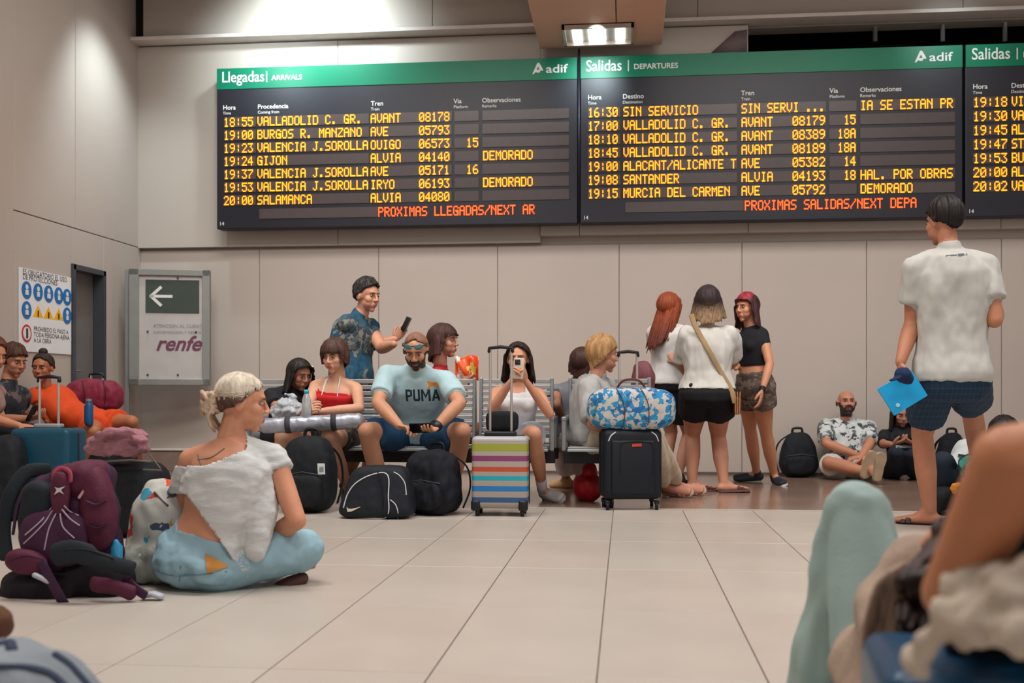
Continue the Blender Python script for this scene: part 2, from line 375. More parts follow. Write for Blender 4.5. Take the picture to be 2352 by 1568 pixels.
def flat(root, name, v2, f, m, x, y, z, th=.003):
    vs = [Vector((x+p[0], y-th, z+p[1])) for p in v2]+[Vector((x+p[0], y, z+p[1])) for p in v2]
    n = len(v2); fs = [tuple(reversed(q)) for q in f] if False else [tuple(q) for q in f]
    # rim
    edges = {}
    for q in f:
        for i in range(len(q)):
            e = (q[i], q[(i+1) % len(q)]); edges[e] = 1
    rim = [(a, b, b+n, a+n) for (a, b) in edges if (b, a) not in edges]
    return mobj(name, vs, fs+rim, m, root, False)
def led_text(root, s, x, z, y, h, cw, m, name='led_text'):
    """5x7 dots, real little lenses; x,z = top left; h = height of seven rows; cw = advance per character"""
    dot = h/7; dx = cw/6; v = []; f = []
    for k, ch in enumerate(s):
        g = FONT.get(ch, FONT[' '])
        for r in range(7):
            bits = int(g[2*r:2*r+2], 16)
            for c in range(5):
                if bits >> (4-c) & 1:
                    cx = x+k*cw+(c+.5)*dx; cz = z-(r+.5)*dot; a = dx*.50; e = dot*.47; n = len(v)
                    v += [(cx-a, y-.004, cz-e), (cx+a, y-.004, cz-e), (cx+a, y-.004, cz+e), (cx-a, y-.004, cz+e)]
                    f.append((n, n+1, n+2, n+3))
    if v: mobj(name, v, f, m, root, False)['kind'] = 'stuff'
def adif_logo(root, x, z, y, s):
    # leaping triangle mark + word
    pts = [(0, 0), (.25, .55), (.45, 1.0), (.62, 1.0), (.85, .62), (1.0, .30), (.72, .30), (.66, .12), (.45, .12), (.30, .18), (.12, 0)]
    v = [(p[0]*s, p[1]*s) for p in pts]
    flat(root, 'logo', v, [tuple(range(len(v)))], m_white, x, y, z)
    hole = [(.40, .38), (.52, .66), (.66, .38)]
    flat(root, 'logo_notch', [(p[0]*s, p[1]*s) for p in hole], [(0, 1, 2)], m_green, x, y-.004, z)
    tv, tf = text_mesh('adif', s*1.05, .0015)
    flat(root, 'logo_lettering', [(p.x*1.30, p.y) for p in tv], tf, m_white, x+s*1.22, y, z+.08*s)
def txt(root, s, x, z, y, size, bold=.0, m=None, name='lettering', sx=1.):
    tv, tf = text_mesh(s, size, bold); return flat(root, name, [(p.x*sx, p.y) for p in tv], tf, m or m_white, x, y, z)
def make_board(px0, px1, yl, yr, title, sub, cols, rows, footer, footpx, heads, label, Ytop, Yref, logo=True, ticks=None):
    """pixel x positions are measured on row level; board front at Y = Yref"""
    Y = Yref; X = lambda p: WX(p, Y)
    x0, x1 = X(px0), X(px1); z1, z0 = 3.955, 2.385
    root = thing('departure_board', ((x0+x1)/2, Y+.1, z0), label, 'board', 'station boards hung in a row')
    b = MB(); b.box(((x0+x1)/2, Y+.075, (z0+z1)/2), (x1-x0-.008, .15, z1-z0), bev=.008); b.build('housing', m_house, root, False)
    hz = .205
    b = MB(); b.box(((x0+x1)/2, Y-.002, z1-hz/2-.002), (x1-x0-.012, .01, hz), bev=.002, seg=1); b.build('header_band', m_green, root, False)
    yb = Y-.008
    txt(root, title, x0+.055, z1-.140, yb, .150, .0012, name='title_lettering', sx=.86)
    tw_ = .455 if title == 'Llegadas' else .40
    b = MB(); b.box((x0+.055+tw_, yb-.002, z1-.098), (.010, .004, .105)); b.build('divider', m_white, root, False)
    txt(root, sub, x0+.055+tw_+.05, z1-.132, yb, .070, .001, name='subtitle_lettering')
    if logo: adif_logo(root, x1-.43, z1-.150, yb, .105)
    # display windows and LED rows
    rowh = .1275; ztop = 3.475; wh = .098
    for (c0, c1) in cols['win']:
        for r in range(cols.get('n', 7)):
            zt = ztop-r*rowh
            b = MB(); a, c = X(c0), min(X(c1), x1-.02); b.box(((a+c)/2, Y-.003, zt-wh/2), (c-a, .008, wh), bev=.001, seg=1); b.build('display_window', m_strip, root, False)
    for (hp, s1, s2) in heads:
        txt(root, s1, X(hp), ztop+.075, Y-.001, .062, .0005, name='column_heading'); txt(root, s2, X(hp), ztop+.028, Y-.001, .040, .0, name='column_heading')
    ch = .0555; lh = .090
    for r, row in enumerate(rows):
        for cp, s in zip(cols['txt'], row):
            if not s: continue
            led_text(root, s, X(cp), ztop-.005-r*rowh, Y-.006, lh, cols['cw'][cols['txt'].index(cp)], m_led)
    zf = ztop-7*rowh-.008
    if footpx:
        b = MB(); a, c = X(footpx[0]), X(footpx[1]); b.box(((a+c)/2, Y-.003, zf-wh/2), (c-a, .008, wh), bev=.001, seg=1); b.build('display_window', m_strip, root, False)
        led_text(root, footer, X(footpx[1])+.01, zf-.005, Y-.006, .092, (X(footpx[2])-X(footpx[1]))/len(footer), m_ledr, 'led_footer')
    txt(root, '14', x0+.03, z0+.035, Y-.001, .05, name='board_number'); BOARDS.append(root)
    return root
cw = .0553
YBD = 10.3
cwx = lambda a, b, n: (WX(b, YBD)-WX(a, YBD))/n
c1 = {'win': [(515, 588), (592, 848), (852, 1038), (1044, 1100), (1108, 1307)], 'txt': [515, 592, 852, 963, 1072, 1110],
      'cw': [cwx(515, 584, 5), cwx(592, 848, 18), cwx(852, 923, 5), cwx(964, 1036, 5), cwx(1074, 1103, 2), cwx(1110, 1226, 8)]}
r1 = [('18:55', 'VALLADOLID C. GR.', 'AVANT', '08178', '', ''), ('19:00', 'BURGOS R. MANZANO', 'AVE', '05793', '', ''),
      ('19:23', 'VALENCIA J.SOROLLA', 'OUIGO', '06573', '15', ''), ('19:24', 'GIJON', 'ALVIA', '04140', '', 'DEMORADO'),
      ('19:37', 'VALENCIA J.SOROLLA', 'AVE', '05171', '16', ''), ('19:53', 'VALENCIA J.SOROLLA', 'IRYO', '06193', '', 'DEMORADO'),
      ('20:00', 'SALAMANCA', 'ALVIA', '04080', '', '')]
BOARDS = []
make_board(497, 1327, 0, 0, 'Llegadas', 'ARRIVALS', c1, r1, 'PROXIMAS LLEGADAS/NEXT AR', (596, 867, 1228),
           [(512, 'Hora', 'Time'), (592, 'Procedencia', 'Coming from'), (852, 'Tren', 'Train'), (1042, 'Via', 'Platform'), (1107, 'Observaciones', 'Remarks')],
           'leftmost board titled Llegadas, dark with a green header and amber lettering', 0, YBD)
c2 = {'win': [(1350, 1425), (1431, 1693), (1701, 1897), (1904, 1967), (1975, 2193)], 'txt': [1351, 1432, 1703, 1820, 1924, 1976],
      'cw': [cwx(1351, 1421, 5), cwx(1432, 1693, 18), cwx(1703, 1777, 5), cwx(1820, 1897, 5), cwx(1924, 1967, 3), cwx(1977, 2191, 14)]}
r2 = [('16:30', 'SIN SERVICIO', 'SIN SERVI ...', '', '', 'IA SE ESTAN PR'), ('17:00', 'VALLADOLID C. GR.', 'AVANT', '08179', ' 15', ''),
      ('18:10', 'VALLADOLID C. GR.', 'AVANT', '08389', '18A', ''), ('18:45', 'VALLADOLID C. GR.', 'AVANT', '08189', '18A', ''),
      ('19:00', 'ALACANT/ALICANTE T', 'AVE', '05382', ' 14', ''), ('19:08', 'SANTANDER', 'ALVIA', '04193', ' 18', 'HAL. POR OBRAS'),
      ('19:15', 'MURCIA DEL CARMEN', 'AVE', '05792', '', 'DEMORADO')]
make_board(1332, 2212, 0, 0, 'Salidas', 'DEPARTURES', c2, r2, 'PROXIMAS SALIDAS/NEXT DEPA', (1436, 1708, 2104),
           [(1350, 'Hora', 'Time'), (1430, 'Destino', 'Destination'), (1702, 'Tren', 'Train'), (1905, 'Via', 'Platform'), (1975, 'Observaciones', 'Remarks')],
           'middle board titled Salidas, dark with a green header, three seams of amber train times', 0, YBD)
c3 = {'win': [(2234, 2312), (2322, 2600)], 'txt': [2235, 2323], 'cw': [cwx(2235, 2315, 5), cwx(2323, 2595, 18)]}
r3 = [('19:18', 'VIGO'), ('19:30', 'VALENCIA'), ('19:45', 'ALBACETE'), ('19:47', 'STA. JUSTA'), ('19:53', 'BURGOS'), ('20:00', 'ALMERIA'), ('20:02', 'VALLADOLID')]
make_board(2216, 3050, 0, 0, 'Salidas', 'DEPARTURES', c3, r3, '', None, [(2234, 'Hora', 'Time'), (2322, 'Destino', 'Destination')],
           'rightmost board titled Salidas, cut by the right edge of the photo', 0, YBD)
b = MB(); xq = WX(1329.5, YBD)
b.cyl((xq, YBD+.03, 2.38), (xq, YBD+.03, 4.04), .012); tag(b.build('hanger_rod', mat('rod_dark', '#3a3a44', .4, metal=.5)), 'dark vertical rod between the left and middle boards', 'rod')
# mounting arms to the wall
for p in (620, 1200, 1450, 2080, 2340):
    b = MB(); x = WX(p, YBD); b.box((x, (YBD+.14+YB-.05)/2, 3.1), (.05, YB-.05-YBD-.14+.04, .9)); b.build('wall_bracket', m_alu, BOARDS[0 if p < 1330 else 1 if p < 2212 else 2], False)
# ------------------------------------------------------------------ framed notice (arrow + renfe)
YN0, YN1 = 10.02, 10.22
p0 = W(297, 616, YN0); p1 = W(482, 630, YN1); zt, zb = W(300, 617, YN0).z, W(300, 884, YN0).z
d = Vector((p1.x-p0.x, p1.y-p0.y, 0)); Lw = d.length; d.normalize(); nrm = Vector((d.y, -d.x, 0))
case = thing('notice_case', (p0.x, p0.y, 0), 'grey metal framed notice case on a post in the corner, arrow above renfe notice', 'sign')
Rn = Matrix((d, -nrm, Vector((0, 0, 1)))).transposed()
def NP(u, z, o=0.): return Vector((p0.x, p0.y, 0))+d*u+nrm*o+Vector((0, 0, z))
b = MB(); hh = zt-zb
b.box(NP(Lw/2, (zt+zb)/2, -.06), (Lw, .10, hh), Rn, bev=.005); b.build('case_body', mat('case_grey', '#7f807c', .4, .06, metal=.4), case, False)
b = MB(); m_fr = mat('case_frame', '#8d8e89', .35, .05, metal=.4)
for u, z, wv, h in ((.045, (zt+zb)/2, .09, hh), (Lw-.035, (zt+zb)/2, .07, hh), (Lw/2, zt-.03, Lw, .06), (Lw/2, zb+.03, Lw, .06)): b.box(NP(u, z, .005), (wv, .035, h), Rn, bev=.004)
b.build('case_frame', m_fr, case, False)
b = MB(); b.box(NP(Lw/2+.01, (zt+zb)/2, .001-.008), (Lw-.14, .006, hh-.10), Rn); b.build('backing_sheet', mat('notice_paper', '#b3afab', .3, .05), case, False)
ax0, ax1 = .15, Lw-.10; az1, az0 = zt-.10, zt-.42
b = MB(); b.box(NP((ax0+ax1)/2, (az0+az1)/2, -.001), (ax1-ax0, .006, az1-az0), Rn); b.build('arrow_plate', mat('arrow_plate_green', '#3c463f', .3, .05), case, False)
def strokes(pts, wd): 
    b = MB()
    for a, c in pts:
        A = NP(a[0], a[1], .004); C = NP(c[0], c[1], .004); dd = C-A; ang = math.atan2(dd.z, dd.dot(d))
        b.box((A+C)/2, (dd.length+wd*.7, .004, wd), Rn @ Matrix.Rotation(-ang, 3, 'Y'))
    return b
am = (az0+az1)/2+.0
strokes([((ax0+.05, am), (ax0+.24, am)), ((ax0+.05, am), (ax0+.14, am+.085)), ((ax0+.05, am), (ax0+.14, am-.085))], .028).build('arrow', mat('arrow_white', '#d8d8d4', .4, 0), case, False)
b = MB(); b.box(NP(-.025, (zt)/2, -.04), (.04, .05, zt), Rn, bev=.004); b.build('post', m_alu, case, False)
def ntext(s, u, z, size, m, shear=0., bold=0.):
    v, f = text_mesh(s, size, bold, shear=shear)
    mobj('notice_lettering', [NP(u+p.x, z+p.y, .0005) for p in v], f, m, case, False)
m_ink = mat('notice_ink', '#8a8288', .5, 0); m_plum = mat('notice_plum', '#6b3a52', .5, 0)
ntext('ATENCION AL CLIENTE', ax0+.07, zt-.56, .045, m_ink); ntext('INFORMACION Y VENTA', ax0+.07, zt-.62, .04, m_ink)
ntext('renfe', ax0+.09, zt-.78, .20, m_plum, .35, .004)
b = MB()
for u, z in ((ax0+.02, zb+.10), (ax0+.3, zb+.10), (ax0+.02, zt-.6), (ax1-.03, zt-.6), (ax0+.3, zt-.08)): b.cyl(NP(u, z, .0), NP(u, z, .008), .010)
b.build('pins', mat('pin_dark', '#4a4850', .5), case)
# ------------------------------------------------------------------ safety poster on the left wall
yA, yB = yz(40), yz(160); pc = WZ(XL, 100, 715); 
zt0 = WZ(XL, 40, 613).z; zb0 = WZ(XL, 40, 806).z
poster = thing('safety_poster', (XL+.01, (yA+yB)/2, zb0), 'white safety sign on left wall with blue circles and yellow triangles', 'poster')
xp = XL+.012; wP = yB-yA; hP = zt0-zb0
b = MB(); b.box((xp, (yA+yB)/2, (zt0+zb0)/2), (.006, wP, hP), bev=.001, seg=1); b.build('sheet', mat('poster_white', '#e2e2e2', .5, .02), poster, False)
def PP(u, v, o=.004): return Vector((xp+o, yA+u*wP, zb0+v*hP))
m_blue = mat('poster_blue', '#1b6fb0', .5, .05); m_yel = mat('poster_yellow', '#f0b010', .5, .05); m_blk = mat('poster_black', '#24242a', .5, 0); m_red = mat('poster_red', '#c03038', .5, 0)
def disc(u, v, r, nm='mandatory_symbol'):
    b = MB(); b.cyl(PP(u, v, .002), PP(u, v, .006), r, 24); o = b.build(nm, m_blue, poster, False)
    b = MB(); c = PP(u, v, .008); k = random.random()
    b.cyl(c+Vector((-.002, 0, r*.35)), c+Vector((.001, 0, r*.35)), r*.28, 12)
    b.box(c+Vector((0, 0, -r*.25)), (.002, r*(.5+.3*k), r*.55), bev=.0)
    b.build('pictogram', m_white, o, False)
rD = wP*.088
for k, u in enumerate((.13, .34, .54, .74, .91)): disc(u, .74-.02*k*0, rD)
disc(.13, .50, rD); disc(.91, .50, rD)
for u in (.34, .54, .74):
    a, c2_, e = PP(u-.10, .43, .004), PP(u+.10, .43, .004), PP(u, .58, .004)
    vv = [a, c2_, e]+[q_-Vector((.003, 0, 0)) for q_ in (a, c2_, e)]
    o = mobj('warning_triangle', vv, [(0, 1, 2), (5, 4, 3), (0, 3, 4, 1), (1, 4, 5, 2), (2, 5, 3, 0)], m_yel, poster, False)
    b = MB(); b.box(PP(u, .475, .006), (.002, .018, .05)); b.build('pictogram', m_blk, o, False)
def ptext(s, u, v, size):
    tv, tf = text_mesh(s, size); mobj('poster_lettering', [PP(u, v, .0045)+Vector((0, p.x, p.y)) for p in tv], [tuple(q_) for q_ in tf], m_blk, poster, False)
ptext('ES OBLIGATORIO EL USO', .06, .93, .062); ptext('DE PROTECCIONES', .06, .865, .062)
ptext('PROHIBIDO EL PASO A', .26, .26, .055); ptext('TODA PERSONA AJENA', .26, .19, .055); ptext('A LA OBRA', .26, .12, .055)
b = MB(); b.cyl(PP(.13, .22, .002), PP(.13, .22, .006), rD*1.0, 24); oo = b.build('prohibition_symbol', m_red, poster, False)
b = MB(); b.cyl(PP(.13, .22, .005), PP(.13, .22, .008), rD*.75, 24); b.build('symbol_face', m_white, oo, False)
b = MB(); b.box(PP(.13, .22, .009), (.002, rD*.35, rD*1.1)); b.build('pictogram', m_blk, oo, False)
# ================================================================== people kit
def n3(v): v = Vector(v); return v.normalized() if v.length > 1e-9 else Vector((0, 0, 1))
def ellipsoid(c, r, n=14, m=9, R=None):
    v = []; f = []; c = Vector(c)
    for i in range(m+1):
        a = PI*i/m
        for k in range(n):
            t = 2*PI*k/n; p = Vector((r[0]*math.sin(a)*math.cos(t), r[1]*math.sin(a)*math.sin(t), r[2]*math.cos(a)))
            v.append(c+((R @ p) if R else p))
    for i in range(m):
        for k in range(n): f.append((i*n+k, (i+1)*n+k, (i+1)*n+(k+1) % n, i*n+(k+1) % n))
    return v, f
def make_head():
    b = MB()
    for c, r in (((0, .014, .027), (.073, .092, .083)), ((0, -.018, .035), (.066, .068, .062)), ((0, -.024, -.042), (.053, .058, .058)), ((0, -.060, -.090), (.022, .019, .020)),
                 ((.034, -.052, -.018), (.028, .030, .030)), ((-.034, -.052, -.018), (.028, .030, .030)), ((0, -.060, -.058), (.034, .028, .028)), ((0, -.040, -.030), (.051, .047, .052)), ((.027, -.042, -.046), (.029, .036, .034)), ((-.027, -.042, -.046), (.029, .036, .034)),
                 ((0, -.072, .034), (.047, .018, .013)), ((0, -.086, -.052), (.023, .011, .006)), ((0, -.085, -.063), (.019, .011, .006)),
                 ((.012, -.098, -.024), (.009, .011, .008)), ((-.012, -.098, -.024), (.009, .011, .008)), ((0, -.104, -.020), (.010, .011, .010)),
                 ((.076, .012, .000), (.008, .019, .031)), ((-.076, .012, .000), (.008, .019, .031)), ((.071, .006, -.004), (.010, .012, .022)), ((-.071, .006, -.004), (.010, .012, .022))):
        b.add(*ellipsoid(c, r))
    b.tube([(0, -.080, .026), (0, -.093, .003), (0, -.103, -.018)], [.008, .009, .011])
    b.tube([(0, .012, -.03), (0, .028, -.10), (0, .036, -.14)], [.053, .050, .050])
    V, F, N = remesh(b.v, b.f, .0046, 6, .5)
    for s in (1, -1):
        c = np.array([s*.031, -.088, .010]); d = np.linalg.norm((V-c)*np.array([1/.017, 1/.03, 1/.012]), axis=1)
        V[:, 1] += .0065*np.exp(-d**2)
    return V, F
HEADV, HEADF = make_head()
HBVH = BVHTree.FromPolygons([Vector(v) for v in HEADV], HEADF)
def hray(d, c=Vector((0, .010, .020))):
    best = 0; o = c+d*.3
    h = HBVH.ray_cast(o, -d, .3)
    return (h[0]-c).length if h[0] else .07
def head_basis(face, up=(0, 0, 1), scale=1.):
    f = n3(face); u = Vector(up); u = (u-f*u.dot(f)).normalized(); x = (-f).cross(u)*1.0
    y = -f; x = y.cross(u)
    return Matrix((x, y, u)).transposed() * scale
def smooth_step(a, b, t): t = max(0, min(1, (t-a)/(b-a))); return t*t*(3-2*t)
def hair_mesh(el0, length, thick=.012, N=120, rows=12, grav=Vector((0, 0, -1)), flare=.0, jag=1.5, ridge=.02, wave=0.002, out=0., seed=1, top=0.0, side_out=0., taper=.0):
    """el0(az deg 0..180) hairline elevation, length(az) metres below it; head local"""
    c = Vector((0, .010, .020)); V = []; F = []; nl = 10; rowsT = rows+nl
    for k in range(N):
        az = 360*k/N; a = az if az <= 180 else 360-az; e0 = el0(a)+jag*noise.noise(Vector((k*.9, seed, 0))); L = max(0, length(a)*(1+.30*noise.noise(Vector((k*.55, seed*2, 3)))))
        ra = math.radians(az); rr = 1+ridge*noise.noise(Vector((k*.55, seed, 5)))*1.6+ridge*.9*noise.noise(Vector((k*1.9, seed, 9)))
        for i in range(rows):
            t = i/(rows-1); e = math.radians(89.5-(89.5-e0)*t)
            d = Vector((math.sin(ra)*math.cos(e), -math.cos(ra)*math.cos(e), math.sin(e)))
            th = thick*(1+.25*noise.noise(Vector((k*.3, i*.4, seed))))*(1-(.86 if L < .01 and a > 40 else .6 if L < .01 else .0)*smooth_step(.35, 1, t))
            th += top*max(0, math.sin(e))**2+.0015
            V.append(c+d*(hray(d)+th)*(.5*(1+rr)))
        p = V[-1]; h = Vector((p.x-c.x, p.y-c.y, 0)); h = h.normalized() if h.length > 1e-6 else Vector((0, 1, 0))
        for i in range(1, nl+1):
            t = i/nl
            q = p+grav*(L*t)+h*(flare*math.sin(PI*min(1, t*1.1))+out*t)+h.cross(grav)*(wave*math.sin(t*9+k*.8+seed))
            q += h*(.5*wave*math.sin(t*11+k*1.3))-Vector((q.x-c.x, 0, 0))*(taper*t)
            V.append(q)
    for k in range(N):
        k2 = (k+1) % N
        for i in range(rowsT-1):
            F.append((k*rowsT+i, k2*rowsT+i, k2*rowsT+i+1, k*rowsT+i+1))
    return V, F
def interp(*pts):
    def fn(a):
        for (x0, y0), (x1, y1) in zip(pts, pts[1:]):
            if a <= x1: t = (a-x0)/(x1-x0); t = t*t*(3-2*t); return y0+(y1-y0)*t
        return pts[-1][1]
    return fn
def joint(parent, px, py, L, s):
    """point on the sight ray of (px,py) at bone length L from its parent; s=-1 nearer, +1 farther"""
    xc = (px-1176.0)/FPX; D = Vector((xc*CT-ST, CT+xc*ST, -(py-HY)/FPX)); O = Vector((0, 0, HC))
    a = D.dot(D); b = -2*D.dot(parent-O); c = (parent-O).length_squared-L*L; disc = b*b-4*a*c
    d = (-b+s*math.sqrt(disc))/(2*a) if disc > 0 else -b/(2*a)
    return O+D*d
def yawv(deg): r = math.radians(deg); return Vector((math.sin(r), -math.cos(r), 0))   # 0 = towards camera, 90 = to the right
SKIN = {}
def skin_mat(c, rough=.52):
    k = 'skin_'+c.strip('#')
    if k in MATS: return MATS[k]
    m = mat(k, c, rough, .07, 14, .02, 200); bs = m.node_tree.nodes['Principled BSDF']
    bs.inputs['Subsurface Weight'].default_value = .12; bs.inputs['Subsurface Radius'].default_value = (.02, .008, .004); bs.inputs['Subsurface Scale'].default_value = .5
    return m
def hair_mat(c, c2=None):
    k = 'hair_'+c.strip('#')+(c2 or '').strip('#')
    if k in MATS: return MATS[k]
    m = mat(k, c, .58, .35, 40, .5, 90, stretch=(1, 1, .12))
    if c2:
        nt = m.node_tree; bs = nt.nodes['Principled BSDF']; tc = nt.nodes.new('ShaderNodeTexCoord'); sp = nt.nodes.new('ShaderNodeSeparateXYZ')
        nt.links.new(tc.outputs['Generated'], sp.inputs[0]); r = nt.nodes.new('ShaderNodeValToRGB'); nt.links.new(sp.outputs[2], r.inputs[0])
        r.color_ramp.elements[0].position = .25; r.color_ramp.elements[0].color = lin(c2); r.color_ramp.elements[1].position = .6; r.color_ramp.elements[1].color = lin(c)
        nt.links.new(r.outputs[0], bs.inputs['Base Color'])
    return m
# torso sections: t (0 pelvis .. 1 neck base), half width, half depth, forward shift
MALE = [(-.17, .085, .075, .0), (-.08, .150, .105, -.01), (.04, .163, .115, -.01), (.2, .150, .112, .006), (.36, .147, .112, .010), (.55, .160, .115, .008), (.72, .172, .118, .006), (.85, .160, .105, -.002), (.94, .110, .078, -.010), (1.0, .066, .060, -.012)]
FEMALE = [(-.17, .085, .080, .0), (-.08, .160, .112, -.014), (.04, .166, .118, -.014), (.2, .140, .100, .004), (.36, .122, .090, .006), (.55, .135, .098, .008), (.72, .147, .108, .010), (.85, .138, .092, -.002), (.94, .092, .066, -.010), (1.0, .054, .052, -.012)]
def sec(tab, t):
    for a, b in zip(tab, tab[1:]):
        if t <= b[0]:
            k = (t-a[0])/(b[0]-a[0]); k = max(0, k); return [a[i]+(b[i]-a[i])*k for i in (1, 2, 3)]
    return list(tab[-1][1:])
class Figure:
    """holds solved joints; builds the body and its clothes"""
    def __init__(s, J, sex='m', size=1., wide=1., yaw=0., chest_yaw=None, belly=0., bust=1.):
        s.J = J; s.sex = sex; s.k = size; s.wide = wide; s.tab = MALE if sex == 'm' else FEMALE; s.belly = belly; s.bust = bust
        s.P = J['pelvis']; s.N = J['neck']; s.S = J.get('spine', (s.P+s.N)/2)
        up = n3(s.N-s.P); s.up = up
        F0 = yawv(yaw); F1 = yawv(chest_yaw if chest_yaw is not None else yaw)
        zup = Vector((0, 0, 1))
        def side(F, u): return n3(zup.cross(F)-u*zup.cross(F).dot(u))
        s.side0 = side(F0, n3(s.S-s.P)); s.side1 = side(F1, n3(s.N-s.S))
        s.F0 = s.side0.cross(n3(s.S-s.P)); s.F1 = s.side1.cross(n3(s.N-s.S))
        hw = (.088 if sex == 'm' else .086)*size; sw = (.185 if sex == 'm' else .158)*size*(1+(wide-1)*.6)
        for q, g in (('l', 1), ('r', -1)):
            J.setdefault('hip_'+q, s.P+s.side0*hw*g-up*.01)
            J.setdefault('sh_'+q, s.N+s.side1*sw*g-n3(s.N-s.S)*.065*size)
    def center(s, t):
        if t <= .5: return s.P+(s.S-s.P)*(t/.5)
        return s.S+(s.N-s.S)*((t-.5)/.5)
    def ring_axes(s, t):
        k = max(0, min(1, (t-.15)/.6)); u = n3((s.S-s.P)*(1-k)+(s.N-s.S)*k)
        sd = n3(s.side0*(1-k)+s.side1*k); sd = n3(sd-u*sd.dot(u)); return sd, sd.cross(u), u
    def torso(s, t0=-.17, t1=1., inf=0., n=26, flare=0., dz=None, over=None):
        ts = [t for t in np.linspace(t0, t1, 15)]; v = []; f = []
        for i, t in enumerate(ts):
            w, d, sh = sec(s.tab, t); fl = 1+flare*(1-i/(len(ts)-1)); w = (w*s.k*s.wide+inf)*fl; d = (d*s.k*(1+(s.wide-1)*.8)+inf)*fl
            bel = s.belly*math.exp(-((t-.25)/.22)**2); sd, fr, u = s.ring_axes(t); c = s.center(t)+fr*(sh*s.k+bel*.5); d += bel*.5
            for k in range(n):
                a = 2*PI*k/n; ca, sa = math.cos(a), math.sin(a); e = 2/2.35
                v.append(c+sd*w*math.copysign(abs(ca)**e, ca)+fr*d*math.copysign(abs(sa)**e, sa))
        for i in range(len(ts)-1):
            for k in range(n): f.append((i*n+k, i*n+(k+1) % n, (i+1)*n+(k+1) % n, (i+1)*n+k))
        f.append(tuple(range(n-1, -1, -1))); f.append(tuple(range((len(ts)-1)*n, len(ts)*n))); return v, f
    def bustm(s, b, inf=0.):
        if s.sex != 'f' or s.bust <= 0: return
        sd, fr, u = s.ring_axes(.68)
        for g in (1, -1):
            c = s.center(.66)+sd*g*.065*s.k+fr*(.070*s.k*(1+(s.wide-1)*.8)); b.add(*ellipsoid(c, ((.058+inf)*s.k*s.bust,)*3))
    def limb(s, a, bq, radii, inf=0., f0=0., f1=1., bow=None):
        A, B = a, bq; n = len(radii); pts = []; rr = []
        for i in range(n):
            t = i/(n-1)
            if f0-1e-6 <= t <= f1+1e-6: pts.append(A.lerp(B, t)); rr.append(radii[i]*s.k+inf)
        if f1 < 1 and (not pts or (pts[-1]-A.lerp(B, f1)).length > .01):
            pts.append(A.lerp(B, f1)); x = f1*(n-1); i = int(x); rr.append((radii[i]+(radii[min(i+1, n-1)]-radii[i])*(x-i))*s.k+inf)
        return pts, rr
    ARM_U = {'m': [.054, .052, .050, .045, .042], 'f': [.044, .043, .041, .038, .035]}
    ARM_L = {'m': [.042, .045, .041, .034, .027], 'f': [.035, .037, .034, .028, .022]}
    LEG_U = {'m': [.088, .086, .079, .069, .057], 'f': [.092, .090, .081, .068, .055]}
    LEG_L = {'m': [.055, .058, .057, .045, .036], 'f': [.052, .055, .054, .041, .033]}
    def skel_arm(s, q, b, inf=0., f=2.0, fr=1., flare=.0):
        J = s.J; sx = s.sex; fat = (1+(s.wide-1)*.7)
        U = [r*fat*fr for r in s.ARM_U[sx]]; Lw = [r*fat*fr for r in s.ARM_L[sx]]
        if 'el_'+q not in J: return
        p, r = s.limb(J['sh_'+q], J['el_'+q], U, inf, 0, min(1, f)); r = [x*(1+flare*i/max(1, len(r)-1)) for i, x in enumerate(r)]; b.tube(p, r, 14, cap='start' if inf > 0 and f <= 1 else True)
        if f > 1 and 'wr_'+q in J:
            p, r = s.limb(J['el_'+q], J['wr_'+q], Lw, inf, 0, f-1)
            if len(p) > 1: b.tube(p, r, 12, cap='start' if inf > 0 else True)
    def skel_leg(s, q, b, inf=0., f=2.0, flare=0., fr=1.):
        J = s.J; sx = s.sex; fat = (1+(s.wide-1)*.8)
        if 'kn_'+q not in J: return
        U = [r*fat*fr for r in s.LEG_U[sx]]; Lw = [r*fat*fr for r in s.LEG_L[sx]]
        p, r = s.limb(J['hip_'+q], J['kn_'+q], U, inf, 0, min(1, f)); r = [x*(1+flare*i/max(1, len(r)-1)) for i, x in enumerate(r)]; b.tube(p, r, 16, cap='start' if inf > 0 and f <= 1 else True)
        if f > 1 and 'an_'+q in J:
            p, r = s.limb(J['kn_'+q], J['an_'+q], Lw, inf, 0, f-1)
            if len(p) > 1:
                d = n3(J['an_'+q]-J['kn_'+q]); r = [x*(1+flare*(.4+.6*i/len(r))) for i, x in enumerate(r)]
                b.tube(p, r, 16, cap='start' if inf > 0 else True)
    def skel_foot(s, q, b, inf=0.):
        J = s.J
        if 'an_'+q not in J: return
        A = J['an_'+q]; T = J.get('toe_'+q)
        if T is None: return
        d = n3(T-A); k = s.k; 
        dn = n3(J['an_'+q]-J['kn_'+q]); dn = n3(dn-d*dn.dot(d)) if 'foot_dn' not in J else J['foot_dn']
        heel = A-d*.035*k+dn*.045*k
        pts = [heel, A+d*.02*k+dn*.045*k, A+d*.09*k+dn*.052*k, A+d*.15*k+dn*.058*k, A+d*.185*k+dn*.060*k]
        r = [(.030*k+inf, .030*k+inf), (.036*k+inf, .034*k+inf), (.028*k+inf, .038*k+inf), (.020*k+inf, .042*k+inf), (.014*k+inf, .036*k+inf)]
        b.tube(pts, r, 12, ref=dn)
        if inf < .001: b.tube([A+dn*.0, A+d*.06*k+dn*.035*k], [.034*k, .028*k], 10)
        return pts, d, dn
